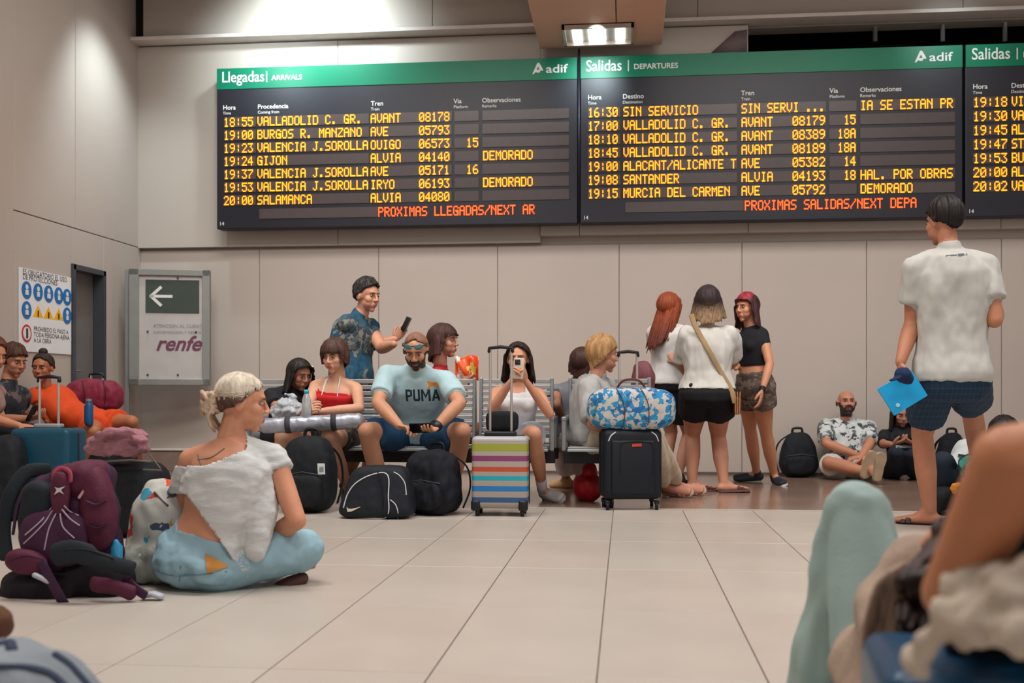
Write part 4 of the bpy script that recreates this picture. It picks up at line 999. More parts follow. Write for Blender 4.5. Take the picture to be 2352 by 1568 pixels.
# ------------------------------------------------------------------ woman on the floor, foreground, seen from behind
PATCHES = []
def woman_floor():
    Y = 4.20
    pel = W(468, 1300, Y); pel.z = .125
    F = pose(pel, W(545, 1012, Y+.02), spine=W(500, 1160, Y-.03), sex='f', size=1.02, wide=1.10, yaw=150, chest_yaw=168, bust=.8,
             shs={'l': W(438, 1056, Y), 'r': W(628, 1050, Y+.06)},
             arms={'r': ((682, 1196, -1), (620, 1226, 1)), 'l': ((425, 1190, 1), W(520, 1240, Y+.45))},
             legs={'r': (W(702, 1250, Y+.12), W(560, 1345, Y+.42)), 'l': (W(500, 1265, Y+.55), W(640, 1335, Y+.25))}, toes={'r': (-1, .2, 0), 'l': (1, -.15, 0)})
    head = W(556, 928, Y+.02); face = n3(Vector((.93, .34, -.10))); sk = '#c98d70'
    root = make_person('blonde woman with a hair bun and white top, sitting cross-legged on the floor', F, sk, head, face, (0, 0, 1), 1.0,
        hands=[dict(wr=F.J['wr_r'], d=(-.6, .6, -.2), pn=(0, .3, -1), thumb=(-.6, 1, .3), curl=.5)], voxel=.008)
    jeans = mat('jeans_pale', '#8fb0bd', .9, .16, 9, .2, 260)
    def jp(b):
        b.add(*F.torso(-.20, .10, .016)); b.add(*ellipsoid(F.P+Vector((.0, -.02, -.02)), (.20, .15, .115)))
        b.tube([F.P+Vector((.1, 0, -.02)), F.J['hip_r'].lerp(F.J['kn_r'], .5), F.J['kn_r']+Vector((-.02, 0, -.035))], [.115, .100, .078], 16)
        b.tube([F.J['kn_r']+Vector((0, 0, -.02)), F.J['kn_r'].lerp(F.J['an_r'], .5), F.J['an_r']], [.078, .066, .055], 16)
        b.tube([F.J['hip_l'], F.J['kn_l']], [.105, .075], 16); b.tube([F.J['kn_l'], F.J['an_l']], [.072, .055], 16)
    je = cloth(root, 'jeans', jp, jeans, voxel=.0085, amp=.006, scale=16, seed=2, stretch=(1, 1, 1))
    b = MB(); bv = bvh_of(je)
    def seam(pts, nm='seam', r=.0028):
        b = MB(); out = []
        for px, py in pts:
            o = W(px, py, 3.0); d = n3(o-Vector((0, 0, HC))); h = bv.ray_cast(Vector((0, 0, HC)), d, 9)
            if h[0]: out.append(h[0]-d*.001)
        if len(out) > 1: b.tube(spline(out, 4), r, 6); b.build(nm, mat('denim_seam', '#5f7f8e', .9, .1), je)
    seam([(415, 1300), (412, 1335), (408, 1366)]); seam([(355, 1308), (380, 1318), (415, 1322), (470, 1318), (520, 1312)])
    # white slashed top
    white = mat('top_white_slub', '#c7c9c8', .9, .05, 30, .35, 70, stretch=(1, 1, 6))
    a0, a1 = W(396, 1075, Y), W(560, 1300, Y)
    def clip(p):
        # diagonal hem: open at lower left, neckline slipping off the left shoulder
        xc = p.x*CT+p.y*ST; zc = -p.x*ST+p.y*CT; px = 1176+FPX*xc/zc; py = HY-(p.z-HC)/zc*FPX
        if p.y > Y+.30: return False
        low = (py-1135)/(1300-1135); edge = 425+low*(545-425) if py > 1135 else -1e9
        if px < edge: return False
        neck = 1068 if px < 470 else 1068-(px-470)*.40
        return py > neck or px > 565
    def tp(b):
        b.add(*F.torso(.03, .98, .020)); F.bustm(b, .012)
        for q in 'lr': b.tube([F.center(.95), F.J['sh_'+q]], [.058, .056], 12)
        b.tube([F.J['sh_r'], F.J['sh_r'].lerp(F.J['el_r'], .22)], [.060, .064], 14, cap='start')
        b.tube([F.J['sh_r']+Vector((-.03, -.02, -.08)), W(598, 1180, Y-.02), W(588, 1262, Y-.06)], [.06, .068, .045], 14)
        b.tube([F.J['sh_l']+Vector((.0, 0, -.01)), F.J['sh_l'].lerp(F.J['el_l'], .30), F.J['sh_l'].lerp(F.J['el_l'], .62)], [.056, .068, .075], 14, cap='start')
    tt = cloth(root, 'top', tp, white, voxel=.0075, amp=.006, scale=20, seed=11, stretch=(.35, 1, 1.2), clip=None if False else clip)
    so = tt.modifiers.new('thickness', 'SOLIDIFY'); so.thickness = .004
    hm = hair_mat('#cbbfac')
    def ex(mb):
        return
    hair_obj(root, head, face, (0, 0, 1), 1.0, hm, el0=interp((0, 40), (50, 30), (75, 14), (95, 2), (120, -4), (180, -10)), length=lambda a: 0, thick=.010, ridge=.03, jag=4, strands=0)
    hair_obj(root, head, face, (0, 0, 1), 1.0, hair_mat('#5a4038'), name='undercut_hair', el0=interp((0, 40), (60, 30), (90, -4), (110, -22), (180, -38)), length=lambda a: 0, thick=.004, ridge=.006)
    P = HBm(head, face, (0, 0, 1), 1.0); b = MB()
    for k in range(44):
        a = random.uniform(0, 6.28); r1 = random.uniform(.01, .03); c = P(0, .122, .000)
        b.tube(spline([c+Vector((math.cos(a)*r1, math.sin(a)*r1*.6, random.uniform(-.03, .035))), c+Vector((math.cos(a+1)*.034, math.sin(a+1)*.03, random.uniform(-.04, .04))), c+Vector((math.cos(a+2.1)*.032, math.sin(a+2)*.03, random.uniform(-.05, .03)))], 4), .010, 6)
    for k in range(12): b.tube(spline([P(.006*k-.03, .105, -.02), P(.007*k-.04, .125-.002*k, -.06), P(.006*k-.035, .110-.004*k, -.10-.004*(k % 5))], 4), .006, 6)
    b.build('hair_bun', hair_mat('#b59c84'), root)
    b = MB(); rs = random.Random(5); HMx = head_basis(face, (0, 0, 1), 1.0)
    for k in range(150):
        az = rs.uniform(-1, 1)*2.2; e = math.radians(42-18*abs(az)/2.2-(22 if abs(az) > 1.2 else 0)+rs.uniform(0, 10)); d0 = Vector((math.sin(az)*math.cos(e), -math.cos(az)*math.cos(e), math.sin(e))); d1 = Vector((rs.uniform(-.12, .12), 1, .02+rs.uniform(-.12, .12)))
        pts = []
        for i in range(8):
            t = i/7; d = n3(d0.lerp(d1, t)+Vector((0, 0, .35*math.sin(PI*t)*max(0, 1-abs(az))))); pts.append(head+HMx @ (Vector((0, .010, .020))+d*(hray(d)+.010+.003*rs.random())))
        r0 = rs.uniform(.002, .0036); b.tube(pts, [r0*.7]+[r0]*7, 5)
    b.build('locks', hair_mat('#b3a590'), root)['kind'] = 'stuff'
    b = MB(); b.tube([P(-.035, .085, .012), P(-.01, .100, .022), P(.03, .088, .016)], .010, 8); b.tube([P(0, .10, .00), P(.0, .108, .05)], .007, 8); b.build('hair_claw', mat('claw_dark', '#2a2a34', .4), root)
    # tattoo lines / straps on the shoulder blades
    bo = root.children[0]; bvb = bvh_of(bo)
    def line(pts, m, nm, r=.003):
        out = []
        for px, py in pts:
            o = W(px, py, 3.0); d = n3(o-Vector((0, 0, HC))); h = bvb.ray_cast(Vector((0, 0, HC)), d, 9)
            if h[0]: out.append(h[0])
        if len(out) > 1: b = MB(); b.tube(spline(out, 5), r, 6); b.build(nm, m, root)
    ink = mat('strap_grey', '#6b6b68', .8, .1)
    line([(452, 1020), (455, 1045), (462, 1070)], ink, 'top_strap'); line([(455, 1055), (485, 1050), (515, 1030)], ink, 'top_strap')
    PATCHES.append((je, [(471, 1270), (500, 1285), (527, 1300), (503, 1308), (477, 1317), (473, 1295)], 'leather_patch', mat('patch_tan', '#b9803c', .8, .1), root, .006))
    # dark sole of the folded foot
    b = MB(); b.tube([W(640, 1352, Y+.10), W(668, 1340, Y+.10), W(694, 1328, Y+.12)], [(.028, .036), (.032, .04), (.026, .036)], 12, ref=Zf); b.build('sandal', mat('sandal_brown', '#51342e', .7, .1), root)
    return F
woman_floor()
# ------------------------------------------------------------------ woman in the red halter top
def woman_red():
    F = pose(W(768, 1004, 7.66), W(772, 869, 7.58), spine=W(770, 945, 7.60), sex='f', size=1.0, yaw=-8, bust=.85,
             arms={'l': ((826, 938, -1), W(728, 945, 7.28)), 'r': ((706, 936, -1), W(700, 950, 7.20))},
             legs={'l': (W(756, 1000, 7.22), FL(800, 1150)), 'r': (W(648, 1002, 7.30), FL(650, 1150))}, toes={'l': (.2, -1, 0), 'r': (-.2, -1, 0)})
    head = W(768, 819, 7.53); face = n3(Vector((-.22, -1, -.22))); sk = '#cf9c80'
    root = make_person('woman with brown fringe and red halter top, silver roll on her lap', F, sk, head, face, (0, 0, 1), 1.0,
        hands=[dict(wr=F.J['wr_l'], d=(-1, -.1, -.1), pn=(0, .3, -1), thumb=(-.3, 0, 1), curl=.5), dict(wr=F.J['wr_r'], d=(.5, -.3, .4), pn=(.5, .3, 0), thumb=(0, -.3, 1), curl=.8)])
    cloth(root, 'halter_top', lambda b: (b.add(*F.torso(.20, .76, .028)), F.bustm(b, .010)), mat('red_cloth', '#b3181f', .85, .08, 20, .15, 200), amp=.003, seed=5)
    b = MB()
    for g in (1, -1): b.tube([F.center(.68)+F.side1*g*.06+F.F1*.115, F.center(.85)+F.side1*g*.055+F.F1*.088, F.center(.97)+F.side1*g*.05+F.F1*.055, F.center(1.06)+F.side1*g*.035], [(.010, .004)]*4, 8)
    b.build('halter_strap', mat('strap_white', '#d8dcdc', .8), root)
    b = MB(); b.tube([F.center(.68)+F.side1*g*.11+F.F1*.105 for g in (1, .6, .2, -.2, -.6, -1)], [(.010, .006)]*6, 8, ref=Zf); b.build('top_hem', mat('strap_white', '#d8dcdc', .8), root)
    shorts(F, root, pattern_mat('shorts_dark_print', [(0, '#2a2626'), (.5, '#5a4a40'), (.7, '#1c1c20')], scale=30), leg=.5)
    hair_obj(root, head, face, (0, 0, 1), 1.0, hair_mat('#4a3026'), el0=interp((0, 14), (40, 12), (60, 0), (90, -10), (180, -30)), length=interp((0, 0), (50, .0), (70, .055), (180, .06)), thick=.020, ridge=.012, out=-.01)
    for q in 'lr': shoe(root, F, q, mat('shoe_black', '#17181c', .6, .1))
    # bottle, rolled mat, plastic bag
    c = W(704, 926, 7.13); bt = thing('water_bottle', c-Vector((0, 0, .10)), 'clear plastic water bottle with a turquoise cap in the seated red-top woman\'s hands', 'bottle')
    b = MB(); z = lambda h: c+Vector((0, 0, h)); b.tube([z(-.09), z(.02), z(.05), z(.068)], [.030, .030, .022, .013], 16); b.build('bottle_body', mat('bottle_clear', '#cfe0e6', .1, 0, trans=.7), bt)
    b = MB(); b.cyl(z(.066), z(.092), .017, 14); b.build('cap', mat('cap_turquoise', '#32b4c8', .5), bt)
    rl = thing('rolled_mat', W(718, 990, 7.2), 'silver rolled mat with dark straps lying across the lap of the red-top woman', 'mat')
    A, B = W(612, 978, 7.10), W(822, 966, 7.18); d = n3(B-A); b = MB(); b.tube([A, A.lerp(B, .25), A.lerp(B, .5), A.lerp(B, .75), B], [.052, .054, .053, .054, .052], 20)
    V, Fc, N = remesh(b.v, b.f, .009, 2); V = folds(V, N, .003, 30); mobj('roll', V, Fc, mat('mat_silver', '#9fa2ac', .35, .12, 12, .1, 60, metal=.35), rl)
    for t in (.24, .74): b = MB(); b.tube([A.lerp(B, t)-d*.018, A.lerp(B, t)+d*.018], [.058, .058], 18, cap=False); b.build('strap', mat('strap_charcoal', '#3a3a40', .8), rl)
    b = MB(); b.add(*ellipsoid(W(662, 938, 7.28), (.10, .07, .07))); b.add(*ellipsoid(W(640, 948, 7.28), (.06, .05, .045))); b.tube([W(670, 925, 7.28), W(676, 910, 7.28), W(655, 905, 7.3)], [.02, .012, .008])
    V, Fc, N = remesh(b.v, b.f, .008, 2); V = folds(V, N, .018, 26, 3, (1, 1, 1)); tag(mobj('plastic_bag', V, Fc, mat('plastic_white', '#b4bac0', .35, .1, 20, trans=.15)), 'crumpled white plastic bag beside the water bottle on the bench', 'bag')
woman_red()
# ------------------------------------------------------------------ girl with black hair left of her
def girl_black():
    F = pose(W(652, 1000, 7.80), W(666, 892, 7.78), sex='f', size=.95, yaw=50, arms={'r': ((640, 945, -1), (670, 962, -1)), 'l': ((690, 950, 1), (705, 958, -1))},
             legs={'r': (W(680, 1000, 7.45), FL(690, 1145)), 'l': (W(700, 998, 7.5), FL(720, 1142))}, toes={'r': (.5, -1, 0), 'l': (.5, -1, 0)})
    head = W(688, 862, 7.76); face = n3(Vector((.75, -.62, -.25)))
    root = make_person('black-haired girl in black top, half hidden at the left end of the bench', F, '#b07a62', head, face, (0, 0, 1), .96)
    tee(F, root, mat('tee_black', '#1a1b20', .85, .1, 20, .1, 300), sleeve=.6, seed=6); shorts(F, root, mat('tee_black', '#1a1b20'), leg=.9)
    hair_obj(root, head, face, (0, 0, 1), .96, hair_mat('#17120f'), el0=LONG, length=interp((0, 0), (50, 0), (75, .14), (180, .20)), thick=.014, out=.03)
    b = MB(); P = HBm(head, face, (0, 0, 1), .96); b.tube(spline([P(.07, -.05, .08), P(.085, -.03, .0), P(.09, -.02, -.10)], 4), [(.012, .006)]*9, 8); b.build('white_hair_streak', hair_mat('#d8d0cc'), root)
    for q in 'lr': shoe(root, F, q, mat('shoe_black', '#17181c', .6, .1))
girl_black()
# ------------------------------------------------------------------ man standing behind, photographing
floral = pattern_mat('shirt_floral_blue', [(0, '#124a66'), (.45, '#0f3f5a'), (.60, '#2a5566'), (.75, '#7a7a6e'), (.9, '#173a50')], scale=16, distort=1.5)
leafy = pattern_mat('sleeve_leaf_print', [(0, '#2c3a44'), (.4, '#4f5a5c'), (.6, '#7a776c'), (.8, '#22303a')], scale=30, distort=2)
def man_floral():
    Y = 8.72
    F = pose(W(800, 905, Y), W(822, 726, Y), spine=W(800, 815, Y), sex='m', size=1.03, wide=1.12, yaw=62, chest_yaw=62, belly=.05,
             shs={'r': W(797, 745, Y-.16), 'l': W(850, 752, Y+.15)},
             arms={'r': ((832, 798, 1), (908, 778, -1)), 'l': ((876, 800, -1), (905, 790, -1))},
             legs={'r': (('pole', (1, -1, 0)), FL(795, 1125)), 'l': (('pole', (1, -1, 0)), FL(835, 1118))}, toes={'r': (.8, -.6, 0), 'l': (.9, -.3, 0)})
    head = W(843, 681, Y-.03); face = n3(Vector((.86, -.50, -.12))); sk = '#c48d72'
    hd = W(930, 752, F.J['wr_r'].y-.02)
    root = make_person('man in a blue patterned shirt standing behind the bench, reaching out with a phone', F, sk, head, face, (0, 0, 1), 1.12,
        hands=[dict(wr=F.J['wr_r'], d=n3(hd-F.J['wr_r']), pn=(-.3, 1, 0), thumb=(-.3, 0, 1), curl=.7)])
    t = tee(F, root, floral, hem=-.10, sleeve=.08, inf=.016, name='shirt', seed=8)
    cloth(root, 'sleeve', lambda b: F.skel_arm('r', b, .022, .72, flare=.1), leafy, amp=.004, seed=1)
    cloth(root, 'shirt_front', lambda b: b.add(*F.torso(.55, .9, .019)), leafy, amp=.004, seed=1, clip=lambda p: (p-F.center(.7)).dot(F.F1) > .04)
    shorts(F, root, mat('shorts_charcoal', '#2c3036', .85, .1), leg=.95, seed=7)
    hair_obj(root, head, face, (0, 0, 1), 1.12, hair_mat('#2a2624'), el0=interp((0, 42), (50, 32), (80, 8), (105, -10), (180, -34)), length=lambda a: 0, thick=.015, top=.014, ridge=.10, jag=8, spike=3)
    for q in 'lr': shoe(root, F, q, mat('shoe_black', '#17181c', .6, .1))
    pt = thing('phone', hd, 'black phone held up by the man in the blue patterned shirt', 'phone'); R = Matrix.Rotation(.45, 3, 'Y')
    c = W(933, 744, F.J['wr_r'].y-.03); b = MB(); b.box(c, (.035, .075, .125), R, bev=.005); b.build('case', mat('phone_black', '#15161a', .3), pt)
man_floral()
# ------------------------------------------------------------------ woman with the orange crisp bag, seated in the back row
def woman_crisps():
    F = pose(W(1012, 990, 8.15), W(1012, 846, 8.15), sex='f', size=1.0, yaw=85, arms={'r': ((1062, 925, -1), W(1068, 872, 8.0)), 'l': ((1055, 910, 1), W(1078, 868, 8.2))},
             legs={'r': (W(1090, 985, 8.0), FL(1110, 1135)), 'l': (W(1095, 985, 8.2), FL(1120, 1130))}, toes={'r': (1, -.2, 0), 'l': (1, 0, 0)})
    head = W(1020, 785, 8.12); face = n3(Vector((.98, -.22, 0)))
    c = W(1072, 845, 8.02)
    root = make_person('brown-haired woman in profile in the back row holding up an orange crisp bag', F, '#c08870', head, face, (0, 0, 1), 1.05,
        hands=[dict(wr=F.J['wr_r'], d=(.1, 0, 1), pn=(.2, 1, 0), thumb=(1, 0, 0), curl=.5), dict(wr=F.J['wr_l'], d=(.1, 0, 1), pn=(.2, -1, 0), thumb=(1, 0, 0), curl=.5)])
    tee(F, root, mat('tee_red', '#b02a30', .85, .1), sleeve=.35, seed=12); shorts(F, root, mat('shorts_charcoal', '#2c3036'), leg=.6)
    hair_obj(root, head, face, (0, 0, 1), 1.05, hair_mat('#40241e'), el0=interp((0, 16), (40, 14), (65, -2), (90, -12), (180, -35)), length=interp((0, 0), (55, 0), (75, .10), (180, .10)), thick=.020, out=.01, ridge=.02)
    for q in 'lr': shoe(root, F, q, mat('shoe_white', '#c8c8c4', .6, .1))
    b = MB(); 
    V = []; Fq = []; nx, nz = 12, 14
    for s in (1, -1):
        for i in range(nz+1):
            for j in range(nx+1):
                u, v = j/nx*2-1, i/nz*2-1; th = .035*max(0, (1-u*u))**.6*max(0, (1-v*v))**.6*s
                V.append(c+Vector((u*.088, th+.012*math.sin(u*5+v*3), v*.088+.01*math.sin(u*4))))
    o = (nz+1)*(nx+1)
    for i in range(nz):
        for j in range(nx):
            a = i*(nx+1)+j; Fq.append((a, a+1, a+nx+2, a+nx+1)); Fq.append((o+a, o+a+nx+1, o+a+nx+2, o+a+1))
    tag(mobj('crisp_bag', V, Fq, pattern_mat('crisp_bag_print', [(0, '#d8401c'), (.55, '#e0501c'), (.72, '#e8c040'), (.82, '#d8d0c0'), (.9, '#c02818')], scale=18, rough=.3)), 'orange and red crisp bag held up by the woman in the back row', 'bag')
woman_crisps()
# ------------------------------------------------------------------ woman in the white tank top taking a picture
def woman_phone():
    F = pose(W(1186, 1004, 7.66), W(1188, 884, 7.55), spine=W(1187, 945, 7.58), sex='f', size=.97, yaw=3, bust=.9,
             arms={'r': ((1130, 940, -1), W(1176, 872, 7.24)), 'l': ((1262, 950, -1), W(1206, 872, 7.24))},
             legs={'l': (W(1226, 996, 7.24), FL(1246, 1150)), 'r': (W(1150, 998, 7.24), FL(1140, 1150))}, toes={'l': (.75, -1, 0), 'r': (-.2, -1, 0)})
    head = W(1190, 826, 7.52); face = n3(Vector((-.02, -1, -.06))); c = W(1191, 846, 7.16)
    root = make_person('dark-haired woman in a white tank top taking a photo with her phone', F, '#c98f72', head, face, (0, 0, 1), 1.0,
        hands=[dict(wr=F.J['wr_r'], d=n3(c+Vector((-.03, 0, -.01))-F.J['wr_r']), pn=(.6, .6, 0), thumb=(1, 0, .4), curl=.7), dict(wr=F.J['wr_l'], d=n3(c+Vector((.03, 0, -.02))-F.J['wr_l']), pn=(-.6, .6, 0), thumb=(-1, 0, .4), curl=.7)])
    wt = mat('tank_white', '#cfd0d2', .85, .04, 20, .12, 250)
    def tk(b):
        b.add(*F.torso(-.02, .80, .012)); F.bustm(b, .008)
        for g in (1, -1): b.tube([F.center(.74)+F.side1*g*.075+F.F1*.07, F.center(.9)+F.side1*g*.07+F.F1*.03, F.center(.97)+F.side1*g*.065-F.F1*.02, F.center(.8)+F.side1*g*.075-F.F1*.07], .020, 8)
    cloth(root, 'tank_top', tk, wt, amp=.004, seed=3)
    cloth(root, 'skirt', lambda b: (b.add(*F.torso(-.17, .10, .018)), F.skel_leg('l', b, .022, .62, .1), F.skel_leg('r', b, .022, .62, .1)), mat('skirt_grey', '#9aa0a8', .85, .08), amp=.006, seed=2)
    hair_obj(root, head, face, (0, 0, 1), 1.0, hair_mat('#1f1613'), el0=interp((0, 58), (20, 45), (50, 25), (75, 0), (100, -10), (180, -35)), length=interp((0, 0), (55, 0), (80, .15), (180, .20)), thick=.010, out=.02, ridge=.012)
    sw = mat('shoe_white', '#c8c8c4', .6, .1)
    for q in 'lr':
        shoe(root, F, q, sw, mat('sole_white', '#d8d8d4', .6)); A, K = F.J['an_'+q], F.J['kn_'+q]; b = MB(); b.tube([A, A.lerp(K, .22)], [.038, .040], 14, cap='start'); b.build('sock', mat('sock_white', '#d0d4da', .9), root)
    pt = thing('phone', c, 'white phone held in front of the face of the tank-top woman', 'phone'); b = MB(); b.box(c, (.070, .009, .140), Matrix.Rotation(.08, 3, 'Y'), bev=.004); b.build('case', mat('phone_pale', '#c9b9a8', .3, .05), pt)
    b = MB(); b.box(c+Vector((-.005, -.0065, .042)), (.036, .004, .034), None, bev=.0015); [b.cyl(c+Vector((-.013+.016*i, -.008, .048-.012*(i % 2))), c+Vector((-.013+.016*i, -.0105, .048-.012*(i % 2))), .006, 10) for i in range(2)]; b.build('camera_bump', mat('lens_dark', '#26262c', .2), pt)
woman_phone()
# ------------------------------------------------------------------ blonde person in a grey tee, turned away to the right
def blonde_grey():
    F = pose(W(1352, 1004, 7.74), W(1372, 868, 7.72), spine=W(1352, 935, 7.74), sex='m', size=.98, wide=1.05, yaw=112,
             shs={'r': W(1352, 892, 7.55), 'l': W(1392, 888, 7.90)},
             arms={'r': ((1362, 975, -1), (1440, 985, 1)), 'l': ((1420, 960, 1), (1470, 980, 1))},
             legs={'r': (W(1492, 1000, 7.42), FL(1526, 1142)), 'l': (W(1495, 1000, 7.6), FL(1556, 1138))}, toes={'r': (.9, -.45, 0), 'l': (.9, -.4, 0)})
    head = W(1386, 816, 7.70); face = n3(Vector((.90, .42, -.1)))
    root = make_person('person with short blonde hair and a grey t-shirt, turned away on the bench', F, '#b98068', head, face, (0, 0, 1), 1.05, hands=[dict(wr=F.J['wr_r'], d=(1, 0, 0), pn=(0, 0, -1), thumb=(0, 1, 0), curl=.4)])
    tee(F, root, mat('tee_grey', '#a5a5a2', .9, .06, 20, .15, 250), hem=-.08, sleeve=.9, inf=.024, arm_inf=.03, amp=.009, seed=10)
    tr = mat('trousers_beige', '#c5b7a2', .85, .06, 20, .1, 200)
    cloth(root, 'trousers', lambda b: (b.add(*F.torso(-.17, .10, .016)), F.skel_leg('l', b, .018, 1.86, .12), F.skel_leg('r', b, .018, 1.86, .12)), tr, amp=.006, seed=2)
    hair_obj(root, head, face, (0, 0, 1), 1.05, hair_mat('#a87f52'), el0=interp((0, 38), (50, 20), (80, -4), (110, -25), (180, -50)), length=interp((0, 0), (85, 0), (120, .03), (180, .05)), thick=.022, top=.008, ridge=.03, out=-.01, jag=4)
    for q in 'lr': sandal(root, F, q, mat('sandal_pink', '#c8938a', .6), msole=mat('sandal_sole', '#b9a08e', .7))
blonde_grey()
def person_backrow():
    F = pose(W(1322, 1000, 8.25), W(1322, 880, 8.25), sex='f', size=.98, yaw=175, arms={'l': ((1278, 930, -1), W(1300, 985, 8.4)), 'r': ((1366, 930, 1), W(1350, 985, 8.5))},
             legs={'l': (W(1300, 1000, 8.62), FL(1300, 1122)), 'r': (W(1345, 1000, 8.62), FL(1330, 1122))}, toes={'l': (-.8, .7, 0), 'r': (.2, 1, 0)})
    head = W(1338, 836, 8.25); face = n3(Vector((.3, .95, 0)))
    root = make_person('dark-haired person in the back row, mostly hidden behind the blonde person', F, '#a06f56', head, face, (0, 0, 1), 1.0)
    tee(F, root, mat('tee_grey_dark', '#6d7078', .9, .06), sleeve=.3, seed=10)
    cloth(root, 'trousers', lambda b: (b.add(*F.torso(-.17, .10, .016)), F.skel_leg('l', b, .028, 1.8, .3), F.skel_leg('r', b, .028, 1.8, .3)), mat('trousers_white', '#cfc6c0', .85, .06), amp=.006, seed=2)
    hair_obj(root, head, face, (0, 0, 1), 1.0, hair_mat('#3a1f1c'), el0=LONG, length=interp((0, 0), (60, 0), (80, .05), (180, .06)), thick=.014)
    for q in 'lr': shoe(root, F, q, mat('loafer_tan', '#b08f68', .6, .1))
person_backrow()
# ------------------------------------------------------------------ three women standing
def woman_redhead():
    Y = 9.05
    F = pose(W(1535, 885, Y), W(1540, 748, Y), sex='f', size=.97, yaw=150, wide=1.02,
             arms={'l': ((1512, 815, 1), W(1530, 832, Y+.24)), 'r': ((1574, 812, -1), W(1552, 830, Y-.16))},
             legs={'l': (('pole', (1, 1, 0)), FL(1520, 1118)), 'r': (('pole', (1, 1, 0)), FL(1556, 1120))}, toes={'l': (.8, .6, 0), 'r': (.9, .4, 0)})
    head = W(1538, 707, Y); face = n3(Vector((.62, .78, 0)))
    root = make_person('woman with long red hair and a white blouse, standing nearest the black suitcase', F, '#c4907a', head, face, (0, 0, 1), .98, hands=[dict(wr=F.J['wr_r'], d=(-.3, .3, .6), pn=(0, 1, 0), thumb=(-1, 0, 0), curl=.8)])
    tee(F, root, mat('blouse_white', '#c9c8c6', .9, .03, 20, .1, 250), hem=.02, sleeve=.80, inf=.02, arm_inf=.024, amp=.008, seed=14, hemflare=.1)
    shorts(F, root, mat('shorts_black', '#131318', .85, .1), leg=.75, inf=.02)
    hair_obj(root, head, face, (0, 0, 1), .98, hair_mat('#8a3f22', '#5c2718'), el0=LONG, length=interp((0, 0), (50, 0), (75, .26), (180, .32)), thick=.016, out=.03, ridge=.05, wave=.003, taper=.15, gw=(-.28, -.1, -1))
    for q in 'lr': shoe(root, F, q, mat('shoe_black', '#17181c', .6, .1))
def woman_white_tee():
    Y = 8.55
    F = pose(W(1624, 908, Y), W(1625, 752, Y), sex='f', size=.98, yaw=178, wide=1.22, bust=.9,
             shs={'l': W(1578, 772, Y), 'r': W(1674, 770, Y)},
             arms={'l': ((1566, 838, 1), W(1590, 870, Y+.25)), 'r': ((1686, 832, 1), W(1660, 850, Y+.26))},
             legs={'l': (('pole', (0, 1, 0)), FL(1590, 1128)), 'r': (('pole', (0, 1, 0)), FL(1662, 1130))}, toes={'l': (1, .25, 0), 'r': (1, .2, 0)})
    head = W(1626, 694, Y); face = n3(Vector((.05, 1, 0)))
    root = make_person('woman in a loose white t-shirt and black shorts standing with her back to us', F, '#bf876c', head, face, (0, 0, 1), 1.0)
    t = tee(F, root, mat('tee_cream', '#c8c6bf', .9, .03, 20, .12, 250), hem=.10, sleeve=.85, inf=.026, arm_inf=.034, amp=.010, seed=15, hemflare=.03)
    shorts(F, root, mat('shorts_black', '#131318', .85, .1), leg=.42, inf=.020, flare=.10, top=.2)
    hair_obj(root, head, face, (0, 0, 1), 1.0, hair_mat('#33262a', '#8a6f52'), el0=interp((0, 45), (40, 30), (70, 0), (100, -15), (180, -40)), length=interp((0, 0), (55, 0), (75, .12), (180, .13)), thick=.018, out=.03, ridge=.03, wave=.006, jag=3)
    for q in 'lr': sandal(root, F, q, mat('flipflop_brown', '#5a3a34', .7))
    # cross-body bag
    bv = bvh_of(t); out = []
    bag = thing('shoulder_bag', W(1690, 930, Y-.2), 'small brown shoulder bag on a tan strap hanging from the woman in white', 'bag')
    for px, py in ((1588, 722), (1594, 742), (1608, 770), (1628, 805), (1650, 845), (1668, 875), (1680, 897)):
        o = W(px, py, 7.0); d = n3(o-Vector((0, 0, HC))); h = bv.ray_cast(Vector((0, 0, HC)), d, 12); out.append((h[0] if h[0] else W(px, py, Y-.12))-d*.006)
    out.append(W(1688, 925, Y-.14)); b = MB(); b.tube(spline(out, 4), [(.020, .003)]*(len(out)*4-3), 8, ref=Vector((.8, 0, .5))); b.build('strap', mat('strap_tan', '#a58964', .8, .1), bag)
    b = MB(); b.box(W(1692, 932, Y-.05), (.05, .20, .13), None, bev=.02, seg=3); b.build('pouch', mat('leather_brown', '#6a4a38', .5, .1), bag)
    b = MB(); [b.tube([W(1688+k*6, 900, Y-.16), W(1690+k*4, 950, Y-.17)], .004, 6) for k in range(3)]; b.build('tassel', mat('leather_tan', '#b07848', .6), bag)
